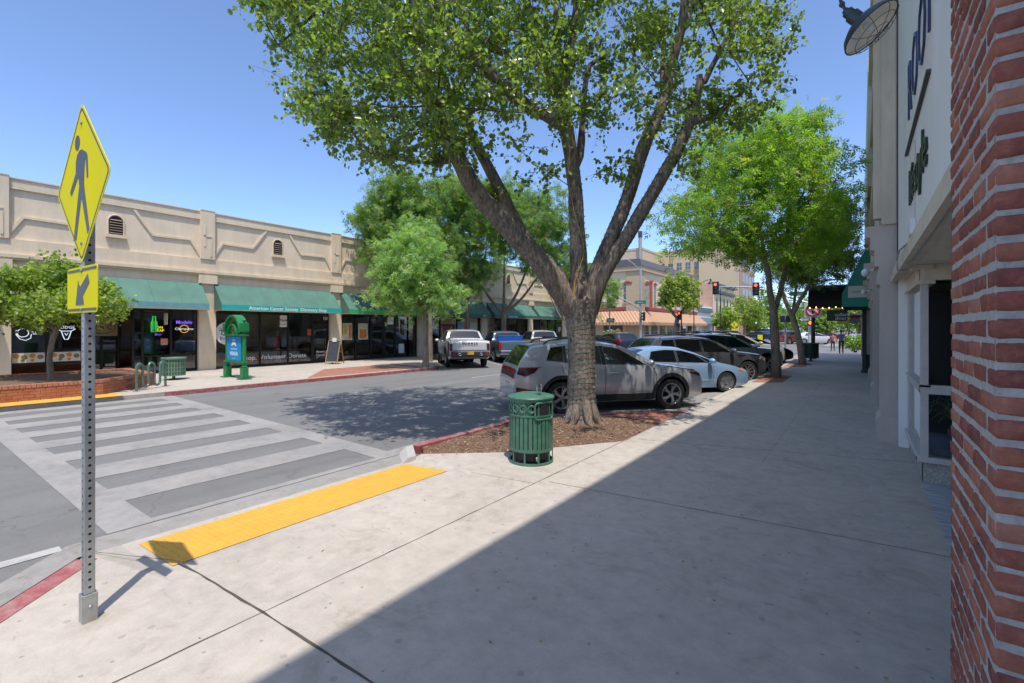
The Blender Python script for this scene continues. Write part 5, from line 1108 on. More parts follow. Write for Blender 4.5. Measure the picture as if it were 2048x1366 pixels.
    def topp(nm,i0,i1,f0,f1,off,mat,parent=None,nu=8,nv=8,inset0=None,inset1=None):
        mb=MB(); vs=[]
        for i in range(nu+1):
            s=i0+(i1-i0)*i/nu; a=int(math.floor(s)); a=min(max(a,0),len(xs)-2); fr_=s-a; x=xs[a]*(1-fr_)+xs[a+1]*fr_; z=zs[a]*(1-fr_)+zs[a+1]*fr_
            d=Vector((xs[min(a+2,len(xs)-1)]-xs[max(a-1,0)],0,zs[min(a+2,len(xs)-1)]-zs[max(a-1,0)])).normalized(); n=Vector((-d.z,0,d.x)); n=n if (n.z>0 or (abs(n.z)<.3 and n.x*(x-(xf+xr)/2)>0)) else -n
            c=.055 if z>belt(x)+.1 else .035; ht=hw(x,max(z-c,gc+.04))
            for j in range(nv+1):
                f=f0+(f1-f0)*j/nv; vs.append((x+n.x*off,ht*f,z-c*abs(f)**4+n.z*off))
        mb.add(vs,[(i*(nv+1)+j,(i+1)*(nv+1)+j,(i+1)*(nv+1)+j+1,i*(nv+1)+j+1) for i in range(nu) for j in range(nv)]); return mb.build(nm,mat,parent or t,True,world=False)
    I=lambda q: ix[int(q)]+(q-int(q))*(ix[min(int(q)+1,len(ix)-1)]-ix[int(q)])
    C=Car(); C.t=t; C.side=side; C.topp=topp; C.I=I; C.hw=hw; C.zt=zt; C.belt=belt; C.w=w
    # glass
    cw,rf,rr,rg=S['glass']
    topp('windshield',I(cw)+.5,I(rf)-.3,-.93,.93,.006,mCGL); topp('rear_window',I(rr)+.4,I(rg)-.4,-.86,.86,.006,mCGL)
    for wn in S['wins']: side('window',winpoly(*wn),.007,mCGT if S.get('open') else mCGL)
    if S.get('open'):
        for p,q in zip(S['wins'][:-1],S['wins'][1:]):
            side('pillar_trim',[(p[2]-.004,belt(p[2])+.02),(q[0]+.004,belt(q[0])+.02),(q[1]+.004,max(zt(q[1])-.10,belt(q[1])+.06)),(p[3]-.004,max(zt(p[3])-.10,belt(p[3])+.06))],.008,mBLKP)
        if S.get('trimm'):
            d0=S['wins'][0]; d1=S['wins'][-1]; xs_=np.linspace(d0[1]+.05,d1[3],14)
            for sg in (1,-1): mb=MB(); mb.tube([(x,sg*(hw(x,max(zt(x)-.09,belt(x)+.05))+.012),max(zt(x)-.09,belt(x)+.05)) for x in xs_],.012,5); mb.build('window_trim',S['trimm'],t,True,world=False)
        x0=S['wins'][0][0]; zb=belt(x0)
        for X,hh in ((x0-.95,.26),(x0-1.95,.20)):
            for sg in (1,-1):
                mb=MB(); mb.cbox((X-.09,sg*.38-.22,zb-.02),(X+.05,sg*.38+.22,zb+hh*.55),.04); mb.cbox((X-.07,sg*.38-.12,zb+hh*.6),(X+.02,sg*.38+.12,zb+hh),.04); mb.build('seat',MT('car seat cloth',(.11,.105,.10),.8),t,True,world=False)
        mb=MB(); mb.M=Matrix.Translation((x0-.42,.36,zb+.02))@Matrix.Rotation(1.15,4,'Y'); mb.torus((0,0,0),.18,.018,'z',20,6); mb.build('steering_wheel',mBLKP,t,True,world=False)
    else:
        d0=S['wins'][0]; d1=S['wins'][-1]
        trim=[(d0[0]+.05,belt(d0[0])+.005)]+[(d1[2]-.05,belt(d1[2])+.005)]+[(x,max(zt(x)-.08,belt(x)+.04)) for x in np.linspace(d1[3]-.03,d0[1]+.06,14)]
        side('window_trim',trim,.004,S.get('trimm',mBLKP))
    # wheels
    for X in (0,-wb):
        for sg in (1,-1):
            M=Matrix.Translation((X,sg*(w-.115),R))@Matrix.Rotation(-sg*PI/2,4,'X')
            mb=MB(); mb.M=M; rr_=R*S.get('rim',.68); mb.lathe([(rr_,-.1),(R*.94,-.105),(R,-.07),(R,.07),(R*.94,.105),(rr_,.1),(rr_*.97,.085)],40); wo=mb.build('wheel',mTYRE,t,True,world=False)
            mb=MB(); mb.M=M; mb.lathe([(rr_,.1),(rr_*.95,.098),(rr_*.90,.07),(rr_*.86,.0)],36,m=0); mb.lathe([(rr_*.9,.02),(0,.0)],30,m=1)
            st=S.get('spokes',('star',5))
            for q in range(st[1]):
                a=2*PI*q/st[1]; mb.M=M@Matrix.Rotation(a,4,'Z')
                if st[0]=='star': mb.prism([(.02,-.03),(rr_*.5,-.028),(rr_*.94,-.085),(rr_*.95,-.02),(rr_*.6,.03),(.02,.03)],.06,.085,'xy',0); mb.prism([(rr_*.45,.02),(rr_*.95,.03),(rr_*.93,.06)],.055,.075,'xy',0)
                elif st[0]=='cap': mb.prism([(.02,-.11),(rr_*.9,-.13),(rr_*.93,.05),(.02,.09)],.06,.085,'xy',0)
                else: mb.prism([(.03,-.018),(rr_*.93,-.012),(rr_*.93,.035),(.03,.018)],.055,.085,'xy',0)
            mb.M=M; mb.lathe([(.06,.06),(.055,.095),(.0,.1)],14,m=0); mb.build('rim',[S.get('rimm',mRIM),mRIMD],wo,True,world=False)

    # arches / cladding
    if S.get('clad'):
        mc=S['cladm'] if 'cladm' in S else mBLKP
        for X in (0,-wb):
            r0,r1=R*1.15,R*1.15+S['clad']; pl=[(X+r1*math.cos(a),R*1.02+r1*math.sin(a)) for a in np.linspace(-.32,PI+.32,20)]+[(X+r0*math.cos(a),R*1.02+r0*math.sin(a)) for a in np.linspace(PI+.32,-.32,20)]
            pl=[(min(max(x,xr+.03),xf-.03),max(z,gc+.03)) for x,z in pl]; side('arch_trim',pl,.014,mc)
    if not lite or S.get('clad'):
        side('sill_trim',[(-R*1.3,gc+.01),(-wb+R*1.3,gc+.01),(-wb+R*1.3,gc+.17),(-R*1.3,gc+.17)],.012,mBLKP if S.get('clad') else paint)
    if not lite:
        def seam(pts,wd=.011):
            for (a,b) in zip(pts[:-1],pts[1:]):
                d=(Vector(b)-Vector(a)).normalized(); n=Vector((-d.y,d.x))*wd/2; a=Vector(a);b=Vector(b); side('panel_gap',[tuple(a-n),tuple(b-n),tuple(b+n),tuple(a+n)],.003,mSEAM)
        for pts in S.get('seams',[]): seam(pts)
        for (x,z) in S.get('handles',[]): 
            for sg in (1,-1):
                mb=MB(); y=sg*(hw(x,z)+.012); mb.cbox((x-.11,y-.018,z-.018),(x+.11,y+.018,z+.018),.012); mb.build('door_handle',S.get('handm',paint),t,True,world=False)
        if 'mirror' in S:
            x=S['mirror']
            for sg in (1,-1):
                mb=MB(); y=sg*(hw(x,belt(x))+.14); mb.ell((x,y,belt(x)+.09),(.085,.125,.085),14,10); mb.tube([(x,sg*(hw(x,belt(x))-.03),belt(x)+.02),(x,y,belt(x)+.05)],.025,6); mb.build('mirror',S.get('mirm',paint),t,True,world=False)
        for x0,x1 in S.get('rails',[]):
            for sg in (1,-1):
                mb=MB(); y=lambda x: sg*(hw(x,zt(x)-.05)-.10); pts=[(x0,y(x0),zt(x0)-.02)]+[(x,y(x),zt(x)+.055) for x in np.linspace(x0-.12,x1+.12,10)]+[(x1,y(x1),zt(x1)-.02)]; mb.tube(pts,.018,6); mb.build('roof_rail',S.get('railm',mBLKP),t,True,world=False)
        for x in S.get('crossbars',[]): mb=MB(); z=zt(x)+.075; y=hw(x,zt(x)-.05)-.06; mb.cbox((x-.04,-y,z),(x+.04,y,z+.035),.012); mb.build('roof_bar',mBLKP,t,True,world=False)
    for nm,poly,off,mat in S.get('sides',[]): side(nm,poly,off,mat)
    for nm,i0,i1,f0,f1,off,mat in S.get('tops',[]): topp(nm,I(i0),I(i1),f0,f1,off,mat)
    return C
DEG=math.radians
def near_contact(p,ang,W): return (p[0]-math.sin(ang)*(W/2-.08),p[1]+math.cos(ang)*(W/2-.08))
# --- compact SUV, silver ---
SUV=dict(open=1,W=1.86,R=.365,wb=2.755,gc=.24,glass=(5,7,10,12),spokes=('star',5),clad=.085,rim=.70,
 top=[(.93,.40),(.94,.66),(.885,.86),(.74,.97),(.1,1.075),(-.42,1.14),(-.95,1.45),(-1.42,1.60),(-2.1,1.655),(-2.75,1.63),(-3.42,1.55),(-3.52,1.47),(-3.76,1.08),(-3.82,.88),(-3.84,.70),(-3.83,.40)],
 belt=[(.9,.80),(-.4,1.03),(-2.2,1.09),(-3.0,1.17),(-3.9,1.22)],
 wins=[(-.62,-1.30,-1.66,-1.70),(-1.76,-1.79,-2.62,-2.62),(-2.70,-2.68,-3.12,-2.98)],
 seams=[[(-.42,.40),(-.40,.85),(-.50,1.03)],[(-1.70,.40),(-1.69,1.06)],[(-2.75,1.12),(-2.72,.95),(-2.42,.62),(-2.35,.40)],[(-.1,1.03),(.7,.93)]],
 handles=[(-1.48,.90),(-2.50,.96)],mirror=-.62,rails=[(-1.25,-3.1)],crossbars=[-1.6,-2.75])
pSIL=cpaint('warm silver paint',(.52,.52,.525),.4)
S=dict(SUV); S['sides']=[('headlight',[(.52,.86),(.86,.76),(.88,.82),(.60,.93)],.008,mBLKP),('indicator',[(.52,.885),(.70,.86),(.72,.89),(.60,.92)],.012,mAMB),('taillight',[(-3.30,1.05),(-3.74,1.04),(-3.79,.92),(-3.60,.86),(-3.40,.94)],.010,MT('smoked tail lamp',(.05,.012,.014),.1,var=0,spec=.9)),('tail_stripe',[(-3.25,1.065),(-3.74,1.065),(-3.75,1.04),(-3.25,1.05)],.014,mTAIL),('bumper_trim',[(-3.15,.30),(-3.79,.42),(-3.80,.62),(-3.25,.52)],.012,mBLKP),('reflector',[(-3.55,.50),(-3.74,.53),(-3.74,.57),(-3.55,.54)],.016,mTAIL),('door_crease',[(-.55,.46),(-1.60,.47),(-1.60,.485),(-.55,.475)],.004,pSIL)]
S['tops']=[('light_bar',12.3,12.75,-.9,.9,.01,mTAIL),('garnish',12.75,13.4,-.8,.8,.008,mBLKP),('number_plate',14.1,14.6,-.28,.28,.016,mPLATE),('bumper_trim',14.4,14.95,-.9,.9,.010,mBLKP),('grille',.6,1.9,-.7,.7,.01,mBLKP)]
A=DEG(49.5); K=1.07; c=near_contact(G(1340.6,817.8,ROAD),A,1.86*K)
make_car('parked_car','silver compact SUV with black cladding and roof bars behind the big tree','car',c,A,pSIL,S,K,group='cars parked nose-in along the right kerb')
# --- pale blue hatch/sedan ---
SED=dict(open=1,W=1.755,R=.315,wb=2.70,gc=.17,glass=(4,6,8,10),spokes=('cap',5),rim=.74,tum=.27,
 top=[(.88,.36),(.90,.55),(.80,.68),(.35,.84),(-.25,.96),(-.95,1.27),(-1.45,1.41),(-2.0,1.44),(-2.65,1.37),(-3.0,1.25),(-3.35,1.06),(-3.62,1.02),(-3.68,.90),(-3.70,.36)],
 belt=[(.9,.66),(-.3,.90),(-2,.95),(-3.0,.99),(-3.7,1.0)],
 wins=[(-.32,-.98,-.62,-.98),(-.70,-1.10,-1.62,-1.62),(-1.70,-1.70,-2.62,-2.48)],
 seams=[[(-.48,.30),(-.46,.88)],[(-1.66,.30),(-1.66,.94)],[(-2.7,.97),(-2.66,.8),(-2.38,.55)]],handles=[(-1.45,.84),(-2.45,.86)],mirror=-.60,gtop=.095)
pBLU=cpaint('pale blue paint',(.30,.45,.64),.3)
S=dict(SED); S['sides']=[('headlight',[(.42,.70),(.76,.60),(.80,.66),(.56,.76)],.008,mHEAD),('indicator',[(.42,.70),(.58,.66),(.60,.71),(.54,.75)],.012,mAMB),('side_moulding',[(-.45,.40),(-2.3,.41),(-2.3,.44),(-.45,.43)],.01,cpaint('pale moulding',(.42,.5,.56),.3)),('taillight',[(-3.25,.92),(-3.62,.95),(-3.64,.78),(-3.35,.78)],.01,mTAIL)]
S['tops']=[('grille',.5,1.6,-.5,.5,.01,mBLKP),('number_plate',12.2,12.5,-.25,.25,.012,mPLATE)]
A=DEG(49); c=near_contact(G(1450,784.4,ROAD),A,1.755)
make_car('parked_car','pale blue sedan with silver hubcaps between the silver SUV and the dark SUV','car',c,A,pBLU,S,1.04,group='cars parked nose-in along the right kerb')
# --- dark grey big SUV ---
BIG=dict(open=1,W=1.98,R=.40,wb=2.98,gc=.25,glass=(5,7,9,11),spokes=('multi',10),rim=.74,clad=.07,
 top=[(.90,.42),(.93,.72),(.88,.98),(.72,1.06),(.1,1.14),(-.5,1.20),(-1.05,1.52),(-1.5,1.68),(-2.5,1.74),(-3.5,1.68),(-3.62,1.62),(-3.98,1.18),(-4.04,.95),(-4.06,.42)],
 belt=[(.9,.88),(-.5,1.10),(-2.5,1.16),(-4.06,1.20)],
 wins=[(-.66,-1.36,-1.78,-1.80),(-1.88,-1.90,-2.85,-2.85),(-2.93,-2.92,-3.55,-3.35)],
 seams=[[(-.48,.42),(-.46,1.08)],[(-1.84,.42),(-1.84,1.13)],[(-2.95,1.15),(-2.9,.95),(-2.6,.6)]],handles=[(-1.6,.98),(-2.68,1.0)],mirror=-.68,rails=[(-1.4,-3.4)],trimm=mCHR,railm=mCHR)
pGRY=cpaint('dark grey paint',(.10,.10,.108),.4)
S=dict(BIG); S['cladm']=pGRY; S['sides']=[('headlight',[(.50,.88),(.86,.80),(.88,.90),(.60,.98)],.008,mHEAD),('indicator',[(.62,.86),(.82,.81),(.84,.86),(.66,.90)],.012,mAMB),('badge',[(-.10,1.0),(-.42,.99),(-.42,1.02),(-.10,1.03)],.01,mCHR),('taillight',[(-3.45,1.10),(-3.95,1.12),(-4.0,.92),(-3.6,.90)],.01,mTAIL)]
S['tops']=[('grille',.6,1.9,-.75,.75,.01,mBLKP),('number_plate',12.1,12.5,-.25,.25,.012,mPLATE)]
A=DEG(49); c=near_contact(G(1492.6,765.3,ROAD),A,1.98)
make_car('parked_car','dark grey SUV with chrome window line and multi-spoke wheels','car',c,A,pGRY,S,1.03,group='cars parked nose-in along the right kerb')
S=dict(BIG); S['trimm']=mBLKP; S['railm']=mBLKP; S['spokes']=('star',6); S['crossbars']=[-1.7,-3.0]; S['sides']=[('headlight',[(.50,.88),(.86,.80),(.88,.95),(.60,1.0)],.008,mHEAD),('taillight',[(-3.45,1.10),(-3.95,1.12),(-4.0,.92),(-3.6,.90)],.01,mTAIL)]
A=DEG(48); c=near_contact(G(1530.9,748.9,ROAD),A,1.98)
make_car('parked_car','dull silver SUV with black roof rack beside the dark grey SUV','car',c,A,cpaint('dull silver paint',(.42,.44,.44),.35),S,1.06,group='cars parked nose-in along the right kerb')
S=dict(BIG); S['sides']=[('headlight',[(.50,.88),(.86,.80),(.88,.95),(.60,1.0)],.008,mHEAD)]; S['clad']=.0
S=dict(S); S.pop('clad'); S['trimm']=mBLKP
make_car('parked_car','beige SUV with tall roof parked beyond the black roof rack','car',(-4.55,28.4),DEG(48),cpaint('champagne paint',(.55,.51,.43),.3),S,1.08,group='cars parked nose-in along the right kerb')
make_car('parked_car','black low sedan last of the nose-in cars before the crossing','car',near_contact(G(1562,725.6,ROAD),DEG(48),1.8),DEG(48),cpaint('black paint',(.015,.015,.017),.3),dict(SED),1.06,group='cars parked nose-in along the right kerb')
# --- pickups on the left ---
PU=dict(W=2.0,R=.40,wb=3.6,gc=.36,glass=(5,7,9,10),spokes=('star',6),tum=.20,tr=.03,
 top=[(.92,.50),(.94,.85),(.90,1.08),(.75,1.14),(.0,1.20),(-.6,1.25),(-1.1,1.62),(-1.5,1.82),(-2.3,1.86),(-2.95,1.80),(-3.12,1.36),(-3.2,1.31),(-4.88,1.31),(-4.93,1.28),(-4.95,.70),(-4.93,.55)],
 belt=[(.9,1.0),(-.6,1.17),(-3.1,1.24),(-3.3,1.33),(-4.95,1.33)],wins=[(-.75,-1.42,-1.85,-1.85),(-1.93,-1.93,-2.9,-2.78)],bed=(-4.85,-3.25,.85),mirror=-.75,smooth=2)
def rear_contact(p,ang,W,wb): 
    r=(p[0]+math.sin(ang)*(W/2-.08),p[1]-math.cos(ang)*(W/2-.08)); return (r[0]+math.cos(ang)*wb,r[1]+math.sin(ang)*wb)
pHUM=cpaint('pearl white paint',(.60,.60,.60),.2); AL=DEG(143)
S=dict(PU); S.update(W=2.20,R=.47,gc=.45,rim=.55,clad=.12,glass=(5,7,9,10),wb=3.45); S['top']=[(x,z*1.07+.02) for x,z in PU['top'][:10]]+[(-3.2,1.52),(-3.3,1.46),(-4.55,1.44),(-4.60,1.38),(-4.64,.86),(-4.60,.70)]; S['belt']=[(.9,1.1),(-.6,1.28),(-3.1,1.34),(-3.4,1.47),(-4.7,1.47)]; S['bed']=(-4.5,-3.4,1.0)
S['wb']=3.45
S['sides']=[('taillight',[(-4.36,1.36),(-4.60,1.34),(-4.61,.96),(-4.36,.96)],.012,MT('smoked rear lamp',(.09,.02,.02),.15,var=0,spec=.8)),('bumper_side',[(-4.2,.60),(-4.61,.62),(-4.61,.92),(-4.3,.92)],.02,mBLKP)]
S['tops']=[('taillight',13.15,13.9,-.985,-.84,.014,MT('smoked rear lamp',(.09,.02,.02),.15,var=0,spec=.8)),('taillight',13.15,13.9,.84,.985,.014,MT('smoked rear lamp',(.09,.02,.02),.15,var=0,spec=.8)),('tailgate',13.1,13.92,-.80,.80,.018,pHUM)]
loc=rear_contact((-17.63,17.7),AL,2.2,3.45)
C=make_car('pickup_truck','white off-road pickup truck with black bumper and smoked tail lamps under the left trees','pickup truck',loc,AL,pHUM,S,1.0)
mb=MB(); mb.cbox((-4.85,-.98,.58),(-4.55,.98,.90),.05); o=mb.build('bumper',mBLKP,C.t,True,world=False)
mb=MB(); mb.cbox((-4.87,-.17,.72),(-4.855,.17,.88),.004); o=mb.build('number_plate',MT('amber plate',(.72,.36,.03),.5,var=.25,scale=30),C.t,world=False)
for sg in (1,-1): mb=MB(); mb.cbox((-4.86,sg*.84-.06,.66),(-4.852,sg*.84+.06,.82),.004); mb.build('reflector',mTAIL,C.t,world=False); mb=MB(); mb.torus((-4.875,sg*.55,.74),.06,.016,'x',14,6); mb.build('tow_hook',mCHR,C.t,True,world=False)
mb=MB(); mb.text('H U M M E R',.15,frame((-4.672,0,1.28),(0,-1,0),(0,0,1)),.004,bold=.03); mb.build('lettering',mTR,C.t,world=False)
pGB=cpaint('blue grey paint',(.14,.21,.245),.4)
S=dict(PU); S['sides']=[('taillight',[(-4.72,1.24),(-4.91,1.24),(-4.92,.86),(-4.74,.86)],.012,mTAIL)]; S['tops']=[('taillight',13.05,13.75,-.985,-.86,.012,mTAIL),('taillight',13.05,13.75,.86,.985,.012,mTAIL),('tailgate',13.0,13.85,-.83,.83,.016,pGB),('brake_light',9.02,9.2,-.12,.12,.02,mTAIL)]
C=make_car('pickup_truck','blue grey pickup truck with chrome bumper and red tail lamps','pickup truck',rear_contact((-18.0,22.2),AL,2.0,3.6),AL,pGB,S,1.02)
mb=MB(); mb.cbox((-5.12,-.95,.52),(-4.9,.95,.76),.05); mb.build('bumper',mCHR,C.t,True,world=False); mb=MB(); mb.cbox((-5.135,-.16,.56),(-5.122,.16,.72),.003); mb.build('number_plate',mPLATE,C.t,world=False)
q=C.t; M=Matrix.LocRotScale(q.location,q.rotation_euler,q.scale); tt=thing('tool_chest','bright blue tool chest across the bed of the blue grey pickup','tool chest',M@Vector((-3.6,0,1.2)),AL)
mb=MB(); mb.M=M; mb.cbox((-3.85,-.78,.90),(-3.4,.78,1.52),.03); mb.build('chest',MT('blue tool chest',(.02,.12,.5),.35,var=.05,coat=.5),tt,True); mb=MB(); mb.M=M; mb.cbox((-3.86,-.79,1.525),(-3.39,.79,1.57),.01); mb.build('lid',MT('blue chest lid',(.025,.14,.55),.35,var=.05),tt,True)
pWT=cpaint('silver white paint',(.48,.47,.45),.3)
S=dict(PU); S['sides']=[('taillight',[(-4.72,1.24),(-4.91,1.24),(-4.92,.9),(-4.74,.9)],.012,mTAIL)]; S['tops']=[('taillight',13.05,13.65,-.985,-.86,.012,mTAIL),('taillight',13.05,13.65,.86,.985,.012,mTAIL),('tailgate',13.0,13.85,-.83,.83,.016,pWT),('brake_light',9.02,9.2,-.12,.12,.02,mTAIL)]
C=make_car('pickup_truck','silver white pickup truck partly behind the silver SUV roof','pickup truck',rear_contact((-18.0,26.5),AL,2.0,3.6),AL,pWT,S,1.04)
mb=MB(); mb.cbox((-5.12,-.95,.52),(-4.9,.95,.76),.05); mb.build('bumper',mCHR,C.t,True,world=False)
S=dict(BIG); S['tops']=[('taillight',11.0,11.9,-.98,-.80,.012,mTAIL),('taillight',11.0,11.9,.80,.98,.012,mTAIL)]; S['sides']=[('taillight',[(-3.6,1.16),(-3.95,1.18),(-4.0,.98),(-3.7,.96)],.01,mTAIL)]
make_car('parked_car','dark blue SUV with red tail lamps near the flower bed on the left kerb','car',rear_contact((-15.9,34.6),AL,1.98,2.98),AL,cpaint('navy paint',(.04,.06,.10),.4),S,1.0,True)
make_car('parked_car','black car in shade behind the left tree trunks','car',(-21.9,21.6),DEG(150),cpaint('black car paint',(.012,.013,.015),.3),dict(SED),1.0,True)
# far traffic
RED=cpaint('red paint',(.42,.02,.02),.2); WHT=cpaint('white paint',(.70,.70,.70),.1)
make_car('distant_car','white hatchback seen side-on beyond the junction behind the white pole','car',(-3.4,72.5),DEG(20),WHT,dict(SED),1.1,True)
make_car('distant_car','red car parked behind the white hatchback','car',(-2.6,80),DEG(35),RED,dict(SED),1.1,True)
make_car('distant_car','dull red car with red tail lamps left of the white pole','car',(-6.7,72),DEG(60),cpaint('far dull red',(.20,.04,.04),.3),S,1.0,True)
make_car('distant_car','dark blue car left of the black pickup far down the street','car',(-15.4,92),DEG(143),cpaint('far blue',(.03,.05,.11),.4),dict(SED),1.1,True)
S=dict(PU); S['tops']=[('taillight',13.05,13.75,-.985,-.84,.02,mTAIL),('taillight',13.05,13.75,.84,.985,.02,mTAIL)]
make_car('distant_pickup','black pickup with red tail lamps far down the street','pickup truck',(-16.6,101),DEG(150),cpaint('far black',(.02,.02,.025),.3),S,1.05,True)
make_car('distant_car','red SUV beyond the black pickup','car',(-14.5,112),DEG(140),RED,dict(BIG),1.0,True)
make_car('distant_car','grey SUV at the far kerb beyond the parked row','car',(-18.5,80),DEG(143),cpaint('far grey',(.12,.12,.13),.4),dict(BIG),1.0,True)

# ================= STREET FURNITURE =================
mPOLE=MT('grey pole',(.42,.45,.45),.5,.5,var=.1); mBPOLE=MT('black pole',(.02,.022,.022),.45,.2,var=.1); mSIGB=MT('signal housing',(.02,.024,.022),.5,var=.1)
mSR=MT('red signal',(1,.06,.03),.3,var=0,emit=2.2); mSOFF=MT('dark signal lens',(.03,.035,.03),.2,var=0); mSGN=MT('street sign green',(.0,.22,.13),.4,var=.03)
def sighead(parent,c,ang,lit=True,hs=.92):
    M=Matrix.Translation(c)@Matrix.Rotation(ang,4,'Z')   # faces local -y
    mb=MB(); mb.M=M; mb.cbox((-.17,-.10,-hs/2),(.17,.12,hs/2),.02); mb.box((-.26,.0,-hs/2-.09),(.26,.015,hs/2+.09)); h=mb.build('signal_head',mSIGB,parent)
    for k in range(3):
        z=hs/2-.155-k*.3
        mb=MB(); mb.M=M@Matrix.Translation((0,-.101,z))@Matrix.Rotation(PI/2,4,'X'); mb.cyl((0,0,0),.118,.012,16); mb.build('lens',mSR if (lit and k==0) else mSOFF,h)
        mb=MB(); mb.M=M@Matrix.Translation((0,-.10,z))@Matrix.Rotation(PI/2,4,'X'); mb.lathe([(.15,0),(.15,.2),(.142,.2),(.142,0)],16,a0=-.5,a1=PI+.5); mb.build('visor',mSIGB,h)
    return h
t=thing('traffic_signal','grey curved mast arm carrying two red traffic lights over the street','traffic light',(-3.2,43,0))
mb=MB(); mb.tube([(-3.2,43,0),(-3.2,43,4.6)],[.13,.10],12); mb.cyl((-3.2,43,0),.2,.12,14); mb.build('pole',MT('white painted pole',(.62,.62,.60),.5,var=.25,scale=4),t,True)
mb=MB(); mb.tube([(-3.2,43,3.9),(-4,43,4.15),(-5.2,43,4.7),(-6.2,43,5.1),(-7.5,43,5.38),(-9,43,5.5),(-10.3,43,5.52)],[.08,.075,.07,.065,.06,.055,.05],10); mb.build('mast_arm',mPOLE,t,True)
sighead(t,(-10.08,42.85,5.42),0); sighead(t,(-6.95,42.85,5.18),0)
mb=MB(); mb.box((-4.5,42.88,4.5),(-3.35,42.91,4.82)); sg_=mb.build('street_name_sign',mSGN,t); mb=MB(); mb.text('Main St',.2,frame((-3.92,42.875,4.66),(1,0,0),(0,0,1)),.001); mb.build('lettering',mLW,sg_)
def oneway(parent,c,d,w=.75,h=.26):
    mb=MB(); mb.box((c[0]-w/2,c[1]-.01,c[2]-h/2),(c[0]+w/2,c[1]+.01,c[2]+h/2)); s=mb.build('one_way_sign',mLK,parent)
    mb=MB(); x=lambda u: c[0]+d*u; mb.poly([(x(-w*.40),c[1]-.012,c[2]+h*.28),(x(w*.2),c[1]-.012,c[2]+h*.28),(x(w*.2),c[1]-.012,c[2]+h*.42),(x(w*.46),c[1]-.012,c[2]),(x(w*.2),c[1]-.012,c[2]-h*.42),(x(w*.2),c[1]-.012,c[2]-h*.28),(x(-w*.40),c[1]-.012,c[2]-h*.28)]); a=mb.build('arrow',mLW,s)
    mb=MB(); mb.text('ONE WAY',h*.42,frame((c[0]-d*w*.08,c[1]-.014,c[2]),(1,0,0),(0,0,1)),.0005,bold=.02); mb.build('lettering',mLK,a)
oneway(t,(-3.55,42.85,2.62),-1); mb=MB(); mb.cbox((-3.32,42.7,2.15),(-2.95,42.86,2.55),.01); ph=mb.build('walk_signal',mSIGB,t); mb=MB(); mb.ell((-3.14,42.69,2.36),(.12,.012,.13),10,8); mb.build('red_hand',MT('orange hand',(1,.16,.03),.3,var=0,emit=1.5),ph)
t=thing('lamp_post','tall black lamp post with small flood lamp beside the dark bin','lamp post',(-2.44,35.2,0))
mb=MB(); mb.tube([(-2.44,35.2,0),(-2.44,35.2,1.0),(-2.44,35.2,1.02),(-2.44,35.2,8.2)],[.16,.15,.115,.09],12); mb.build('pole',mBPOLE,t,True)
mb=MB(); mb.tube([(-2.44,35.2,6.6),(-2.7,35.1,6.7)],.03,6); mb.lathe([(.0,.15),(.12,.12),(.16,-.08),(.0,-.1)],12,(-2.85,35.05,6.75)); mb.build('flood_lamp',mBPOLE,t,True)
t=thing('no_turn_sign','square white sign with red circle barring the straight arrow on the black lamp post','road sign',(-2.5,35.0,3.0))
mb=MB(); mb.M=Matrix.Translation((-2.44,35.06,3.10)); mb.cbox((-.46,-.012,-.46),(.46,.012,.46),.005); pn=mb.build('panel',mWP,t); mb=MB(); mb.torus((-2.44,35.04,3.10),.36,.045,'y',28,6); mb.tube([(-2.69,35.03,3.35),(-2.19,35.03,2.85)],.04,6); mb.build('red_circle',MT('sign red',(.5,.03,.03),.5,var=.05),pn); mb=MB(); mb.prism([(-2.49,2.88),(-2.39,2.88),(-2.39,3.2),(-2.30,3.2),(-2.44,3.38),(-2.58,3.2),(-2.49,3.2)],35.036,35.045,'xz'); mb.build('arrow',mLK,pn)
t=thing('litter_bin','dark green slatted litter bin on a pedestal below the black lamp post','litter bin',(-2.4,32.84,0)); mb=MB()
for k in range(24):
    a=2*PI*k/24; mb.M=Matrix.Translation((-2.4,32.84,0))@Matrix.Rotation(a,4,'Z'); mb.box((.39,-.042,.18),(.41,.042,1.02))
mb.M=None; mb.build('slats',MT('bottle green enamel',(.02,.05,.04),.45,var=.15),t); mb=MB(); mb.lathe([(.40,1.0),(.43,1.01),(.43,1.06),(.30,1.08)],24,(-2.4,32.84,0)); mb.build('rim',mBPOLE,t,True); mb=MB(); mb.lathe([(0,.2),(.38,.2),(.38,1.0),(0,.95)],20,(-2.4,32.84,0)); mb.build('liner',mLIN,t); mb=MB(); mb.cyl((-2.4,32.84,0),.06,.2,10); mb.cyl((-2.4,32.84,0),.15,.025,14); mb.build('pedestal',mBPOLE,t)
t=thing('walk_signal_post','short grey post with twin pedestrian signals seen from behind','signal post',(-4.1,36.3,0)); mb=MB(); mb.tube([(-4.1,36.3,0),(-4.1,36.3,2.9)],.055,10); mb.build('post',mPOLE,t,True); mb=MB(); mb.cbox((-4.40,36.15,2.35),(-4.14,36.45,2.8),.02); mb.cbox((-4.05,36.15,2.35),(-3.8,36.45,2.8),.02); mb.build('signal_box',mSIGB,t)
t=thing('traffic_signal','grey signal pole with lamp arm and dark lights at the near left corner','traffic light',(-19,48.4,0))
mb=MB(); mb.tube([(-19,48.4,0),(-19,48.4,8.4)],[.16,.12],12); mb.build('pole',mPOLE,t,True); mb=MB(); mb.tube([(-19,48.4,8.0),(-19.6,47.9,8.9),(-20.2,47.4,9.4),(-20.9,46.9,9.5)],.05,8); mb.ell((-21.1,46.75,9.5),(.3,.22,.08),10,6); mb.build('lamp_arm',mPOLE,t,True)
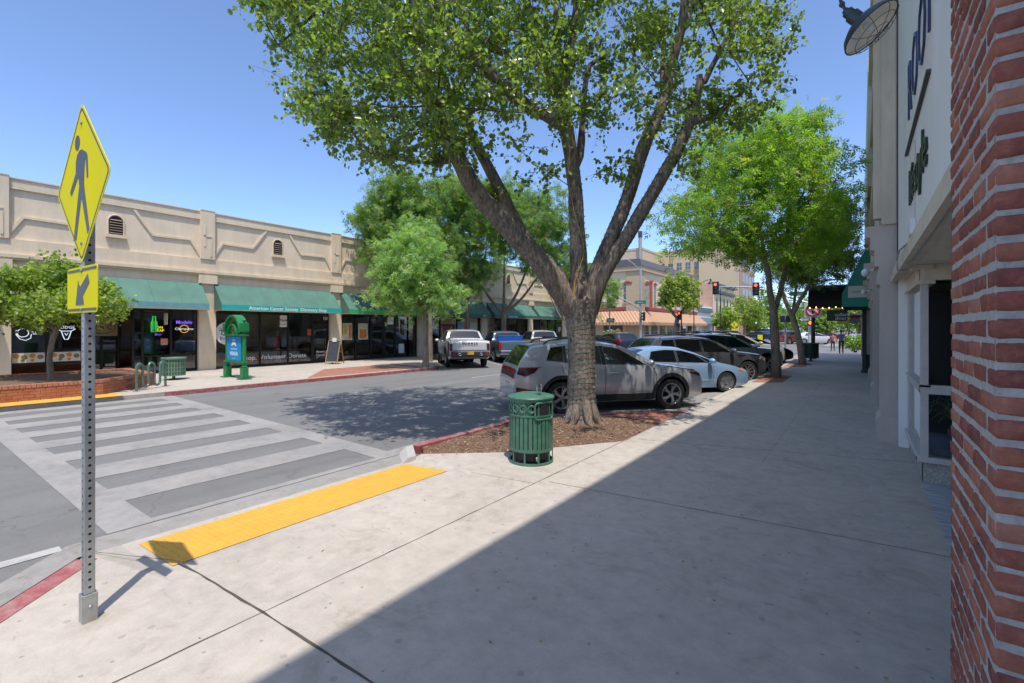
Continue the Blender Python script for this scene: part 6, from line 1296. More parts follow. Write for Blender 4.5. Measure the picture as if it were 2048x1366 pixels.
mb=MB(); mb.tube([(-19,48.4,4.0),(-20.2,47.3,4.9),(-21.5,46.2,5.6),(-22.2,45.6,5.9)],[.08,.07,.06,.05],8); mb.build('mast_arm',mPOLE,t,True); sighead(t,(-20.9,46.7,5.5),DEG(-60),False); sighead(t,(-18.55,48.2,3.2),DEG(-60),False)
mb=MB(); mb.box((-19.55,48.2,4.55),(-18.35,48.24,4.9)); sg_=mb.build('street_name_sign',mSGN,t); mb=MB(); mb.text('West St',.2,frame((-18.95,48.195,4.72),(1,0,0),(0,0,1)),.001); mb.build('lettering',mLW,sg_)
t=thing('traffic_signal','short post with a red traffic light before the striped awning','traffic light',(-18.5,61,0)); mb=MB(); mb.tube([(-18.5,61,0),(-18.5,61,4.2)],.08,10); mb.build('pole',mBPOLE,t,True); sighead(t,(-18.7,60.8,3.55),0); mb=MB(); mb.cbox((-18.25,60.8,1.9),(-17.9,60.9,2.45),.005); mb.build('notice',mWP,t); mb=MB(); mb.cbox((-19.0,60.7,2.1),(-18.65,60.95,2.55),.01); mb.build('walk_signal',mSIGB,t)
t=thing('one_way_post','grey post carrying a black one way sign at the flower bed','road sign',(-20,42.8,0)); mb=MB(); mb.tube([(-20,42.8,0),(-20,42.8,4.3)],.07,8); mb.build('post',mPOLE,t,True); oneway(t,(-19.85,42.7,2.72),1,.85,.4); mb=MB(); mb.box((-20.2,42.72,3.9),(-19.3,42.75,4.15)); mb.build('street_name_sign',mSGN,t)
def lamp(x,y,label):
    t=thing('street_lamp',label,'street lamp',(x,y,0),0,'ornamental street lamps across the junction'); mb=MB(); mb.tube([(x,y,0),(x,y,.9),(x,y,.92),(x,y,8.6)],[.14,.12,.075,.055],10); mb.build('pole',mBPOLE,t,True)
    mb=MB(); mb.tube([(x,y,7.6),(x+.5,y,7.75),(x+1.1,y,8.4),(x+1.7,y,8.75),(x+2.3,y,8.8)],.04,8); mb.tube([(x-.25,y,7.6),(x+.25,y,7.6)],.04,6); mb.build('arm',mBPOLE,t,True)
    mb=MB(); mb.lathe([(.04,.35),(.09,.3),(.09,.1),(.18,-.1),(.42,-.32),(.44,-.38),(.0,-.36)],16,(x+2.3,y,8.6)); mb.build('lamp_hood',mBPOLE,t,True)
lamp(-19.3,69.5,'black ornamental street lamp rising behind the round clipped tree'); lamp(-19.0,84,'black ornamental street lamp in front of the pink brick building')
t=thing('crossing_sign','distant yellow diamond pedestrian sign under the far street tree','road sign',(-18.6,93,0)); mb=MB(); mb.tube([(-18.6,93,0),(-18.6,93,3.4)],.05,6); mb.build('post',mPOLE,t); mb=MB(); mb.prism([(-18.6,1.95),(-17.95,2.6),(-18.6,3.25),(-19.25,2.6)],92.9,92.93,'xz'); pn=mb.build('diamond_panel',mSIGNY,t); mb=MB(); mb.prism([(-18.66+.1*a,2.6+b) for a,b in ((-1,-.4),(0,-.1),(1.5,-.4),(.6,0),(.9,.25),(0,.4),(-1,.2),(-.3,0))],92.88,92.895,'xz'); mb.build('walking_figure',mSBLK,pn); mb=MB(); mb.box((-19.1,92.9,1.5),(-18.1,92.93,1.85)); mb.build('arrow_plaque',mSIGNY,t)
t=thing('crossing_paddle','small fluorescent yellow crossing paddle standing in the road','road sign',(-9.3,60,ROAD)); mb=MB(); mb.cbox((-9.55,59.97,.15),(-9.05,60.03,1.15),.02); mb.build('paddle',mSIGNY,t); mb=MB(); mb.cbox((-9.6,59.8,ROAD),(-9.0,60.2,ROAD+.15),.03); mb.build('foot',mBPOLE,t)

# ================= PEOPLE =================
def person(label,loc,rz,h,shirt,trs,skin,hair,stride=.12,arm=.06,shoes=(.03,.03,.03)):
    t=thing('person',label,'person',(loc[0],loc[1],ROAD+.005 if 44<loc[1]<60 else 0),rz); s=h/1.75   # faces local +y
    J={'pel':(0,0,.95,.13,.10),'sp':(0,.01,1.12,.135,.10),'ch':(0,.0,1.32,.165,.115),'nk':(0,0,1.49,.055,.055),'hd0':(0,.015,1.56,.065,.07),'hd':(0,.02,1.66,.082,.098),'top':(0,.01,1.735,.055,.07)}
    for sd,sg in (('l',-1),('r',1)):
        f=stride*sg; J['hip'+sd]=(.095*sg,0,.90,.092,.095); J['kn'+sd]=(.10*sg,f*.55+.03,.50,.062,.062); J['an'+sd]=(.10*sg,f,.09,.04,.045); J['toe'+sd]=(.115*sg,f+.16,.04,.038,.028)
        J['sh'+sd]=(.19*sg,-.005,1.42,.062,.062); J['el'+sd]=(.25*sg,-f*.5-.02,1.14,.045,.045); J['wr'+sd]=(.26*sg,-f*.7+.07,.89,.03,.03); J['ha'+sd]=(.255*sg,-f*.7+.10,.80,.034,.02); J['fi'+sd]=(.25*sg,-f*.7+.12,.72,.016,.012)
    E=[('pel','sp'),('sp','ch'),('ch','nk'),('nk','hd0'),('hd0','hd'),('hd','top')]
    for sd in 'lr': E+=[('pel','hip'+sd),('hip'+sd,'kn'+sd),('kn'+sd,'an'+sd),('an'+sd,'toe'+sd),('ch','sh'+sd),('sh'+sd,'el'+sd),('el'+sd,'wr'+sd),('wr'+sd,'ha'+sd),('ha'+sd,'fi'+sd)]
    nm=list(J); me=bpy.data.meshes.new('body'); me.from_pydata([tuple(c*s for c in J[k][:3]) for k in nm],[(nm.index(a),nm.index(b)) for a,b in E],[])
    o=bpy.data.objects.new('body',me); COL.objects.link(o); sk=o.modifiers.new('s','SKIN'); 
    for i,k in enumerate(nm): me.skin_vertices[0].data[i].radius=(J[k][3]*s,J[k][4]*s)
    me.skin_vertices[0].data[0].use_root=True; ss=o.modifiers.new('u','SUBSURF'); ss.levels=1; ss.render_levels=1
    dg=bpy.context.evaluated_depsgraph_get(); dg.update(); m2=bpy.data.meshes.new_from_object(o.evaluated_get(dg)); o.modifiers.clear(); o.data=m2; bpy.data.meshes.remove(me); m2.materials.clear()
    ms=[MT('skin %.2f'%skin[0],skin,.6,var=.05),MT('cloth %.2f %.2f %.2f'%shirt,shirt,.85,var=.2,scale=14),MT('cloth %.2f %.2f %.2f'%trs,trs,.85,var=.12),MT('shoes %.2f'%shoes[0],shoes,.6,var=.1)]
    for q in ms: m2.materials.append(q)
    for p in m2.polygons:
        x,y,z=[c/s for c in p.center]; ax=abs(x)
        p.material_index = 3 if z<.10 else (2 if z<.96 and not (ax>.20 and z>.70) else (1 if (z<1.46 and z>.95 and not (ax>.215 and z<1.16)) else 0)); p.use_smooth=True
    o.parent=t
    mb=MB(); mb.ell((0,-.012*s,1.675*s),(.098*s,.112*s,.098*s),14,8); 
    mb.v=[(x,y,max(z,1.60*s) if y<.03*s else max(z,1.70*s)) for x,y,z in mb.v]; mb.build('hair',MT('hair %.2f'%hair[0],hair,.7,var=.2),t,True,world=False)
    mb=MB(); mb.ell((0,.115*s,1.645*s),(.014*s,.02*s,.02*s),6,5)
    for sg in (-1,1): mb.ell((sg*.034*s,.098*s,1.672*s),(.012*s,.008*s,.008*s),6,4)
    mb.build('face_features',MT('face shade',sh(skin,.7),.6,var=0),t,world=False)
    return t
SK=(.36,.20,.13)
person('person in a blue short sleeved shirt and dark trousers walking away on the right pavement',(-1.2,43.2),DEG(4),1.80,(.10,.15,.27),(.03,.028,.03),(.30,.17,.11),(.02,.018,.018),.10)
person('person in a patterned reddish dress waiting at the far crossing',(-2.0,50.2),DEG(160),1.66,(.45,.16,.15),(.07,.05,.07),SK,(.09,.05,.03),.05)
person('person in a pale lilac top walking in the far plaza',(-.75,57),DEG(20),1.74,(.45,.42,.60),(.12,.15,.3),SK,(.05,.03,.02),.1)
person('person in a light blue shirt beside the lilac-topped walker',(-.05,58.5),DEG(-10),1.76,(.30,.36,.52),(.05,.06,.1),SK,(.03,.02,.02),.12)
person('person in a red top at the edge of the far plaza',(-1.5,62),DEG(100),1.70,(.42,.06,.06),(.04,.05,.1),SK,(.03,.02,.02),.1)
person('person in white standing deepest in the far plaza',(.5,64),DEG(200),1.72,(.6,.6,.6),(.1,.1,.12),SK,(.03,.02,.02),.05)
# ================= TREES =================
mBARK=barkmat('furrowed bark',(.055,.045,.037),(.33,.265,.21)); mBARK2=barkmat('smooth grey bark',(.13,.105,.08),(.33,.27,.21),14); mTWIG=MT('twig bark',(.10,.075,.055),.9,var=.2)
LEAF_P=leafmat('pear leaf',[(0,(.11,.18,.05)),(.45,(.20,.285,.075)),(.85,(.30,.385,.10)),(1,(.42,.45,.13))],.55,.28)
LEAF_Y=leafmat('yellow green leaf',[(0,(.14,.27,.045)),(.5,(.25,.41,.06)),(.9,(.37,.49,.075)),(1,(.48,.38,.1))],.55,.5)
LEAF_G=leafmat('ash leaf',[(0,(.13,.22,.06)),(.5,(.20,.32,.085)),(.93,(.29,.41,.11)),(1,(.38,.26,.1))],.52,.5)
LEAF_S=leafmat('pale ash leaf',[(0,(.20,.34,.11)),(.5,(.31,.47,.17)),(.95,(.43,.57,.23)),(1,(.42,.32,.15))],.5,.5)
LEAF_D=leafmat('dense olive leaf',[(0,(.19,.25,.06)),(.6,(.33,.41,.10)),(1,(.46,.48,.13))],.52,.5)
LEAF_M=leafmat('myrtle leaf',[(0,(.15,.24,.045)),(.6,(.28,.38,.075)),(1,(.48,.50,.17))],.52,.4)
def leaves(name,pos,size,mat,parent,kind='ovate',aspect=.8,droop=.3,vary=.3):
    n=len(pos)
    if kind=='ovate':
        base=np.array([(0,0,0),(.42,.30,.09),(.36,.68,.10),(0,1.0,-.04),(-.36,.68,.10),(-.42,.30,.09)]); F_=[(0,1,2,3),(0,3,4,5)]
    elif kind=='spray':   # a little fan of narrow leaflets
        bl=[];F_=[]
        for k,(a,o) in enumerate(((0,.45),(.75,.30),(-.75,.30),(.95,.05),(-.95,.05))):
            c,s_=math.cos(a),math.sin(a); w=.085
            for (u,v) in ((0,0),(w,.28),(0,.60),(-w,.28)): bl.append((u*c+v*s_, o-u*s_+v*c, .10*math.sin(k*2.1)+(-.06 if v>.5 else 0)))
            F_.append((4*k,4*k+1,4*k+2,4*k+3))
        base=np.array(bl)
    else: base=np.array([(0,0,0),(.30,.5,.07),(0,1,0),(-.30,.5,.07)]); F_=[(0,1,2,3)]
    base=base.copy(); base[:,0]*=aspect
    if kind=='ovate': base[:,1]-=0
    z=rng.normal(0,1,(n,3)); z[:,2]=np.abs(z[:,2])*.9+.15; z/=np.linalg.norm(z,axis=1,keepdims=True)
    y=rng.normal(0,1,(n,3)); y[:,2]-=droop*2; y-=z*np.sum(y*z,axis=1,keepdims=True); y/=np.linalg.norm(y,axis=1,keepdims=True); x=np.cross(y,z)
    s=size*(1+rng.uniform(-vary,vary,n))
    V=(base[None,:,0,None]*x[:,None,:]+base[None,:,1,None]*y[:,None,:]+base[None,:,2,None]*z[:,None,:])*s[:,None,None]+np.asarray(pos)[:,None,:]
    k=len(base); V=V.reshape(-1,3); nf=len(F_); q=4
    Fi=(np.array(F_)[None]+(np.arange(n)*k)[:,None,None]).reshape(-1)
    me=bpy.data.meshes.new(name); me.vertices.add(len(V)); me.vertices.foreach_set('co',V.astype(np.float32).ravel()); me.loops.add(len(Fi)); me.loops.foreach_set('vertex_index',Fi.astype(np.int32))
    me.polygons.add(n*nf); me.polygons.foreach_set('loop_start',(np.arange(n*nf)*q).astype(np.int32)); me.polygons.foreach_set('loop_total',np.full(n*nf,q,np.int32)); me.update(calc_edges=True)
    a=me.attributes.new('rnd','FLOAT','FACE'); a.data.foreach_set('value',np.repeat(np.clip(rng.normal(.45,.26,n),0,1),nf).astype(np.float32)); me.materials.append(mat); me.validate()
    o=bpy.data.objects.new(name,me); COL.objects.link(o); o.parent=parent; return o
class Skel:   # limbs first, then twigs to every leaf clump
    def __init__(s): s.p=[]; s.par=[]; s.r=[]; s.fixed=[]
    def limb(s,pts,radii,par=-1):
        ids=[]
        for i,(p,r) in enumerate(zip(pts,radii)): s.p.append(Vector(p)); s.par.append(par); s.r.append(r); s.fixed.append(True); par=len(s.p)-1; ids.append(par)
        return ids
    def attach(s,c,zmin,seg=.45,lift=.25):
        P=np.array([tuple(q) for q in s.p]); d=P-np.array(c); dist=np.sqrt(d[:,0]**2+d[:,1]**2+(d[:,2]*.9)**2)+np.where(d[:,2]>.1,d[:,2]*1.2,0)+np.where(P[:,2]<zmin,5,0); j=int(np.argmin(dist)); a=s.p[j]; b=Vector(c); L=(b-a).length; n=max(1,int(L/seg)); par=j
        for k in range(1,n+1):
            f=k/n; q=a.lerp(b,f)+Vector((random.uniform(-1,1),random.uniform(-1,1),random.uniform(-1,1)))*(.07*seg if k<n else 0)+Vector((0,0,-lift*L*.25*math.sin(f*PI)))
            s.p.append(q); s.par.append(par); s.r.append(.006); s.fixed.append(False); par=len(s.p)-1
    def solve(s,tip=.007,power=.5,rmax=.06):
        n=len(s.p); cnt=[0]*n; ch=[0]*n
        for i in range(n):
            if s.par[i]>=0: ch[s.par[i]]+=1
        for i in range(n-1,-1,-1):
            if not s.fixed[i]:
                cnt[i]=max(cnt[i],1)
                s.r[i]=min(rmax,tip*cnt[i]**power)
            if s.par[i]>=0: cnt[s.par[i]]+=max(1,cnt[i]) if ch[i]==0 or not s.fixed[i] else cnt[i]
    def tubes(s,mb,fixed,n=6):
        kids={}
        for i,pa in enumerate(s.par): kids.setdefault(pa,[]).append(i)
        starts=[i for i in range(len(s.p)) if s.fixed[i]==fixed and (s.par[i]<0 or s.fixed[s.par[i]]!=fixed or kids[s.par[i]][0]!=i)]
        used=set()
        for st in starts:
            ch=[]; 
            if s.par[st]>=0: ch.append(s.par[st])
            i=st
            while True:
                if i in used: break
                used.add(i); ch.append(i); nx=[k for k in kids.get(i,[]) if s.fixed[k]==fixed]
                if not nx: break
                i=nx[0]
            if len(ch)>1:
                r=[s.r[k] for k in ch]
                if s.par[st]>=0: r[0]=min(r[0],r[1]*1.15)
                mb.tube([s.p[k] for k in ch],r,n)
def smooth_path(pts,radii,step=.25):
    P=[Vector(p) for p in pts]; out=[];ro=[]
    for i in range(len(P)-1):
        p0=P[max(i-1,0)];p1=P[i];p2=P[i+1];p3=P[min(i+2,len(P)-1)]; n=max(2,int((p2-p1).length/step))
        for k in range(n):
            t=k/n; out.append(.5*((2*p1)+(p2-p0)*t+(2*p0-5*p1+4*p2-p3)*t*t+(3*p1-p0-3*p2+p3)*t**3)); ro.append(radii[i]+(radii[i+1]-radii[i])*t)
    out.append(P[-1]); ro.append(radii[-1]); return out,ro
def clumps_in(ell,n,rmin=0,shell=.55):
    out=[]
    vol=[e[1][0]*e[1][1]*e[1][2] for e in ell]; tot=sum(vol)
    for e,v in zip(ell,vol):
        for _ in range(int(n*v/tot)+1):
            d=rng.normal(0,1,3); d/=np.linalg.norm(d); r=(shell+(1-shell)*rng.random())**1 if rng.random()<.88 else rng.random()*shell
            out.append(tuple(np.array(e[0])+d*np.array(e[1])*r))
    return out
def foliage(cl,per,rad,flat=.75):
    c=np.repeat(np.array(cl),per,axis=0); o=rng.normal(0,1,c.shape)*np.array([rad,rad,rad*flat])*.55; return c+o
def sprigs(cl,ntw,per,L,up=.25,off=.035):
    P=[];T=[]
    for c in cl:
        for _ in range(ntw):
            d=rng.normal(0,1,3); d[2]=d[2]*.7+up; d/=np.linalg.norm(d); l=L*rng.uniform(.55,1.2); c0=np.array(c)+rng.normal(0,.06,3); bend=np.array([0,0,-.22*l]); 
            t=np.sort(rng.uniform(.12,1.03,per)); pts=c0+d*l*t[:,None]+bend*(t[:,None]**2)+rng.normal(0,off,(per,3)); P.append(pts); T.append([c0,c0+d*l*.5+bend*.25,c0+d*l+bend])
    return np.vstack(P),T
def bulge(base,pts,radii,n=14,noise=.05):
    mb=MB(); p,r=smooth_path(pts,radii,.12); mb.tube(p,r,n,noise=noise); return mb
# ---------- the big pear tree ----------
tb_=Vector((-4.5,8.37,0)); big=thing('street_tree','huge street tree with furrowed forked trunk wrapped in light wires in the mulch bed','tree',tb_)
Z=9.45
def B(l): return [W(x,y,z) for x,y,z in l]
sk=Skel()
tp,tr=smooth_path(B([(1164,852,Z),(1163,838,Z),(1163,800,Z),(1163,720,Z),(1162,650,Z),(1160,600,Z)]),[.46,.33,.285,.27,.29,.34],.15); trunk=sk.limb(tp,tr)
def L_(pts,r,par): p,q=smooth_path(B(pts),r,.25); return sk.limb(p[1:],q[1:],par)
k=trunk[-3]
A_=L_([(1160,640,Z),(1112,572,Z-.2),(1075,520,Z-.4),(1012,452,Z-.6),(950,380,Z-.7),(905,292,Z-.8),(872,225,Z-.8),(855,170,Z-.9),(838,90,Z-1.0),(830,-20,Z-1.1),(800,-160,Z-1.2)],[.22,.20,.19,.18,.165,.15,.14,.12,.10,.08,.05],k)
A2=L_([(1142,610,Z),(1120,556,Z+.15),(1060,490,Z+.2),(1030,440,Z+.25),(985,350,Z+.3),(945,275,Z+.35),(918,215,Z+.4),(885,150,Z+.4),(870,60,Z+.5),(862,-80,Z+.5)],[.18,.155,.135,.13,.12,.105,.09,.075,.06,.04],k)
Cn=L_([(1160,640,Z),(1158,560,Z),(1155,480,Z),(1150,380,Z),(1142,310,Z),(1132,255,Z),(1124,205,Z)],[.25,.185,.16,.145,.14,.15,.12],k)
C1=L_([(1124,205,Z),(1100,150,Z-.1),(1078,80,Z-.2),(1055,10,Z-.3),(1030,-120,Z-.3)],[.11,.10,.09,.075,.05],Cn[-1]); C2=L_([(1127,205,Z),(1138,110,Z+.1),(1152,20,Z+.2),(1160,-140,Z+.3)],[.09,.085,.07,.04],Cn[-1])
C3=L_([(1124,210,Z),(1117,120,Z+.3),(1112,40,Z+.5),(1110,-80,Z+.7)],[.075,.07,.06,.04],Cn[-1])
C4=L_([(1132,262,Z),(1090,232,Z-.2),(1045,212,Z-.3),(1000,168,Z-.4),(950,120,Z-.5),(905,70,Z-.6),(860,-10,Z-.8)],[.10,.095,.09,.08,.07,.055,.035],Cn[-3]); C5=L_([(1000,168,Z-.4),(960,95,Z-.2),(915,20,Z),(880,-60,Z+.1)],[.06,.05,.045,.03],C4[-12])
C6=L_([(1158,330,Z),(1163,280,Z+.2),(1168,190,Z+.3),(1180,130,Z+.4),(1210,115,Z+.5)],[.09,.075,.06,.045,.03],Cn[-6])
D1=L_([(1170,640,Z),(1182,575,Z),(1212,500,Z),(1250,410,Z+.05),(1285,300,Z+.1),(1318,225,Z+.1),(1338,150,Z+.15),(1352,90,Z+.2),(1385,0,Z+.3),(1410,-140,Z+.4)],[.22,.165,.15,.14,.13,.115,.10,.09,.075,.045],k)
D3=L_([(1335,160,Z+.15),(1362,60,Z),(1372,-60,Z-.1),(1375,-200,Z-.2)],[.085,.08,.06,.03],D1[-12]); D4=L_([(1325,190,Z+.1),(1326,120,Z+.4),(1330,20,Z+.7)],[.06,.05,.035],D1[-14])
D2=L_([(1175,640,Z),(1200,560,Z-.1),(1250,480,Z-.2),(1300,395,Z-.3),(1350,310,Z-.35),(1378,245,Z-.4),(1395,190,Z-.4),(1400,150,Z-.4)],[.20,.15,.14,.13,.12,.115,.07,.05],k)
D5=L_([(1378,245,Z-.4),(1415,235,Z-.5),(1450,215,Z-.6),(1490,180,Z-.7)],[.075,.065,.05,.03],D2[-5]); D6=L_([(1395,190,Z-.4),(1425,130,Z-.4),(1460,60,Z-.5),(1490,-60,Z-.5)],[.06,.05,.045,.03],D2[-2])
# crown: clump centres measured as image outline + depth, sampled by density
POLY=[(470,-40),(520,60),(560,140),(600,215),(650,275),(705,300),(780,330),(830,350),(880,352),(900,300),(960,290),(980,330),(1030,395),(1075,375),(1110,330),(1105,260),(1180,250),(1190,340),(1205,385),(1240,380),(1262,330),(1275,300),(1290,250),(1330,300),(1375,370),(1400,330),(1440,270),(1490,250),(1560,190),(1580,130),(1605,90),(1575,20),(1560,-60),(1500,-250),(1380,-400),(1150,-470),(900,-430),(650,-300),(500,-150)]
def inpoly(x,y,P):
    ins=False; j=len(P)-1
    for i in range(len(P)):
        (xi,yi),(xj,yj)=P[i],P[j]
        if (yi>y)!=(yj>y) and x<(xj-xi)*(y-yi)/(yj-yi)+xi: ins=not ins
        j=i
    return ins
HOLES=[(1040,95,22),(1050,290,62),(985,255,28),(1075,205,26),(1225,300,40),(1250,215,26),(1275,380,45),(880,395,30),(925,420,50),(1390,470,60),(1300,170,16),(1180,60,16),(1345,265,20),(1010,350,30),(760,235,14),(690,170,12),(1470,150,14),(1120,300,40),(800,330,12)]
cl=[]; tries=0
while len(cl)<790 and tries<60000:
    tries+=1; x=random.uniform(460,1620); y=random.uniform(-470,420)
    if not inpoly(x,y,POLY): continue
    if any((x-a)**2+(y-b)**2<r*r for a,b,r in HOLES) and random.random()<.93: continue
    # depth range shrinks near the outline
    ex=min(1,max(.12,min(x-470,1610-x)/260.)); ey=min(1,max(.12,(y+470)/160.)); lo=min(1,max(.25,(400-y)/170.)); hd2=2.5*math.sqrt(ex*ey)*lo
    if y<-60 and random.random()<.45: continue
    z=Z-.35+random.uniform(-hd2,hd2)
    if 1.0<z<14: 
        p=W(x,y,z)
        gx,gy=p.x-.27*p.z,p.y+.25*p.z
        if gy<9.3 and gx>-5.7 and random.random()<.86: continue
        if gx>-6.2 and gy<13.5 and random.random()<.35: continue
        if p.z>4.25: cl.append(p)
for q in cl: sk.attach(q,4.0,.5)
sk.solve(.0055,.5,.05)
mb=MB(); 
for c in (0,): sk.tubes(mb,True,14)
mb.v=[(x+random.gauss(0,.006),y+random.gauss(0,.006),z) for x,y,z in mb.v]
# root flare
for a in np.linspace(0,2*PI,9)[:-1]:
    a+=random.uniform(-.2,.2); d=Vector((math.cos(a),math.sin(a),0)); mb.tube([tb_+d*.12+Vector((0,0,.55)),tb_+d*.26+Vector((0,0,.22)),tb_+d*.33+Vector((0,0,.10)),tb_+d*.46+Vector((0,0,.03))],[.10,.10,.07,.03],8)
for (x,y,z,r) in ((1165,560,Z-.34,.055),(1172,600,Z-.33,.05),(960,400,Z-.88,.04)):   # healed knots
    c=W(x,y,z); mb.torus((c.x,c.y,c.z),r*1.3,r*.45,'x',14,6)
mb.build('trunk',mBARK,big,True,angle=60)
mb=MB(); sk.tubes(mb,False,5); mb.build('twigs',mTWIG,big,True)
pos,TW=sprigs([tuple(q) for q in cl],7,12,.52); mb=MB()
for tw in TW: mb.tube(tw,[.0045,.0035,.002],3,cap=False)
o=mb.build('twiglets',mTWIG,big,recalc=False); o['kind']='stuff'
low=foliage([tuple(W(985+random.uniform(-22,22),390+random.uniform(-35,40),Z+.25)) for _ in range(7)],44,.16)
pos=np.vstack([pos,low])-np.array(tb_)
lv=leaves('foliage',pos,.080,LEAF_P,big,'ovate',.92,.45,.42)
# wires of small lights wound round trunk and limbs
mWIRE=MT('green light wire',(.03,.15,.115),.5,var=0); mLED=MT('tiny clear bulb',(.5,.66,.64),.2,var=0)
def wind(path,rad,label,pitch=.085,jag=.006,z0=0):
    t=thing('light_string',label,'string lights',path[0],0,'light wires wound on the big tree'); mb=MB(); bb=MB(); pts=[]; acc=0
    for i in range(len(path)-1):
        a,b=path[i],path[i+1]; L=(b-a).length; d=(b-a).normalized(); u=d.orthogonal().normalized() if i==0 else (u-d*u.dot(d)).normalized(); v=d.cross(u); n=max(2,int(L/pitch*14))
        for k in range(n):
            f=k/n; acc+=L/n; an=2*PI*acc/pitch; r=rad[i]+(rad[i+1]-rad[i])*f+.012; p=a.lerp(b,f)+(u*math.cos(an)+v*math.sin(an))*r+Vector((0,0,random.uniform(-jag,jag))); pts.append(p)
            if random.random()<.07: q=p+(p-a.lerp(b,f)).normalized()*.022; bb.tube([p,q],.0075,4)
    mb.tube(pts,.004,4,cap=False); mb.build('wire',mWIRE,t); o=bb.build('bulbs',mLED,t); o['kind']='stuff'
wind(tp[2:],tr[2:],'green light wire wound thickly round the lower trunk of the big tree',.10)
def limbpath(ids,a,b): return [sk.p[i] for i in ids[a:b]],[sk.r[i] for i in ids[a:b]]
for ids,a,b,lb in ((D1,3,14,'green light wire wound round the upright right limb'),(D2,3,14,'green light wire wound round the outer right limb'),(Cn,2,11,'green light wire wound round the central limb'),(A_,3,10,'green light wire wound round the lower left limb')):
    p,r=limbpath(ids,a,b); wind(p,r,lb,.13)
t=thing('extension_cord','yellow extension cord hanging down the central limb of the big tree','cord',W(1160,450,Z-.2)); mb=MB(); pc=smooth_path(B([(1075,70,Z-.35),(1095,130,Z-.3),(1112,175,Z-.25),(1124,205,Z-.2),(1150,255,Z-.2),(1152,300,Z-.2),(1136,345,Z-.2),(1150,430,Z-.2),(1168,500,Z-.2),(1150,560,Z-.25),(1148,600,Z-.38)]),[.009]*11,.15)[0]; mb.tube(pc,.0055,6)
for k in range(3): c=W(1118,222+k*5,Z); mb.torus((c.x,c.y,c.z),.135,.007,'z',20,5)
mb.build('cable',MT('yellow cable',(.55,.33,.02),.5,var=.1),t)
# ---------- generic street trees ----------
def tree(name,label,base,limbs,ell,nclump,per,crad,leaf,size,kind,bark,group=None,zmin=1.8,aspect=1.0,droop=.2,tip=.008,flat=.75,extra=None):
    t=thing(name,label,'tree',base,0,group); s=Skel(); ids={}
    for nm,par,pts,rad in limbs:
        p,r=smooth_path(pts,rad,.3); ids[nm]=s.limb(p if par is None else p[1:],r if par is None else r[1:],-1 if par is None else ids[par][-1])
    cl=clumps_in(ell,nclump)
    cl=[c for c in cl if c[2]>zmin]
    for c in cl: s.attach(c,zmin*.8,.6)
    s.solve(tip,.5,.07); mb=MB(); s.tubes(mb,True,10); mb.v=[(x+random.gauss(0,.004),y+random.gauss(0,.004),z) for x,y,z in mb.v]; mb.build('trunk',bark,t,True,angle=60); mb=MB(); s.tubes(mb,False,4); mb.build('branches',bark,t,True)
    pos=sprigs(cl,5,max(4,per//5),crad*.95,.2,.06)[0]; leaves('foliage',pos-np.array(base),size,leaf,t,kind,aspect,droop); return t
# right row: yellow-green feathery tree
Zr=18.5; q=lambda l,z=Zr:[W(x,y,z+d) for x,y,d in l]
bR=W(1552,754,Zr); bR.z=0
def E(x,y,z,rx,rz,ry=None): c=W(x,y,z); return (tuple(c),(rx/F*z,(ry or rx)/F*z,rz/F*z))
tree('street_tree','yellow green feathery street tree with twin limbs on the right pavement',bR,
 [('t',None,[bR]+q([(1551,700,0),(1548,645,0),(1547,622,0)]),[.20,.165,.15,.15]),('a','t',q([(1547,622,0),(1540,585,0),(1533,530,-.3),(1508,494,-.6),(1470,470,-1.0),(1420,452,-1.4)]),[.12,.11,.10,.085,.06,.04]),('a2','a',q([(1533,530,-.3),(1516,440,-.1),(1500,400,0),(1480,340,.2)]),[.075,.06,.05,.03]),('b','t',q([(1549,622,0),(1560,586,.2),(1570,537,.4),(1574,480,.5),(1578,400,.6),(1570,320,.6)]),[.115,.10,.09,.08,.06,.03]),('b2','b',q([(1575,440,.5),(1610,380,.4),(1630,320,.3)]),[.05,.04,.025])],
 [E(1515,395,Zr,165,150),E(1575,290,Zr+.5,75,80),E(1400,430,Zr-1.2,85,65),E(1640,420,Zr+.8,75,115),E(1470,315,Zr-.2,75,85),E(1550,480,Zr,110,60),E(1350,475,Zr-1.5,45,35),E(1560,300,Zr,90,80)],540,25,.78,LEAF_Y,.27,'spray',mBARK2,zmin=4.6,droop=.15)
Zs=25.2; bS=W(1604.7,728.4,Zs); bS.z=0
tree('street_tree','darker green street tree with forked leaning trunk beside the black lamp post',bS,
 [('t',None,[bS]+q([(1600,690,0),(1592,655,0),(1584,630,0)],Zs),[.20,.165,.15,.15]),('a','t',q([(1584,630,0),(1572,605,0),(1563,570,0),(1570,530,.3),(1566,480,.5)],Zs),[.11,.10,.09,.07,.04]),('b','t',q([(1586,630,0),(1600,600,0),(1618,570,-.2),(1625,520,-.3),(1640,470,-.3)],Zs),[.115,.105,.09,.07,.04]),('c','t',q([(1585,630,0),(1590,590,.3),(1596,540,.5),(1600,480,.6)],Zs),[.08,.07,.06,.03])],
 [E(1640,490,Zs,75,85),E(1580,520,Zs+1,60,55),E(1690,510,Zs+1,30,60),E(1650,425,Zs,50,45)],330,26,.8,LEAF_G,.30,'spray',mBARK2,zmin=4.0,droop=.25)
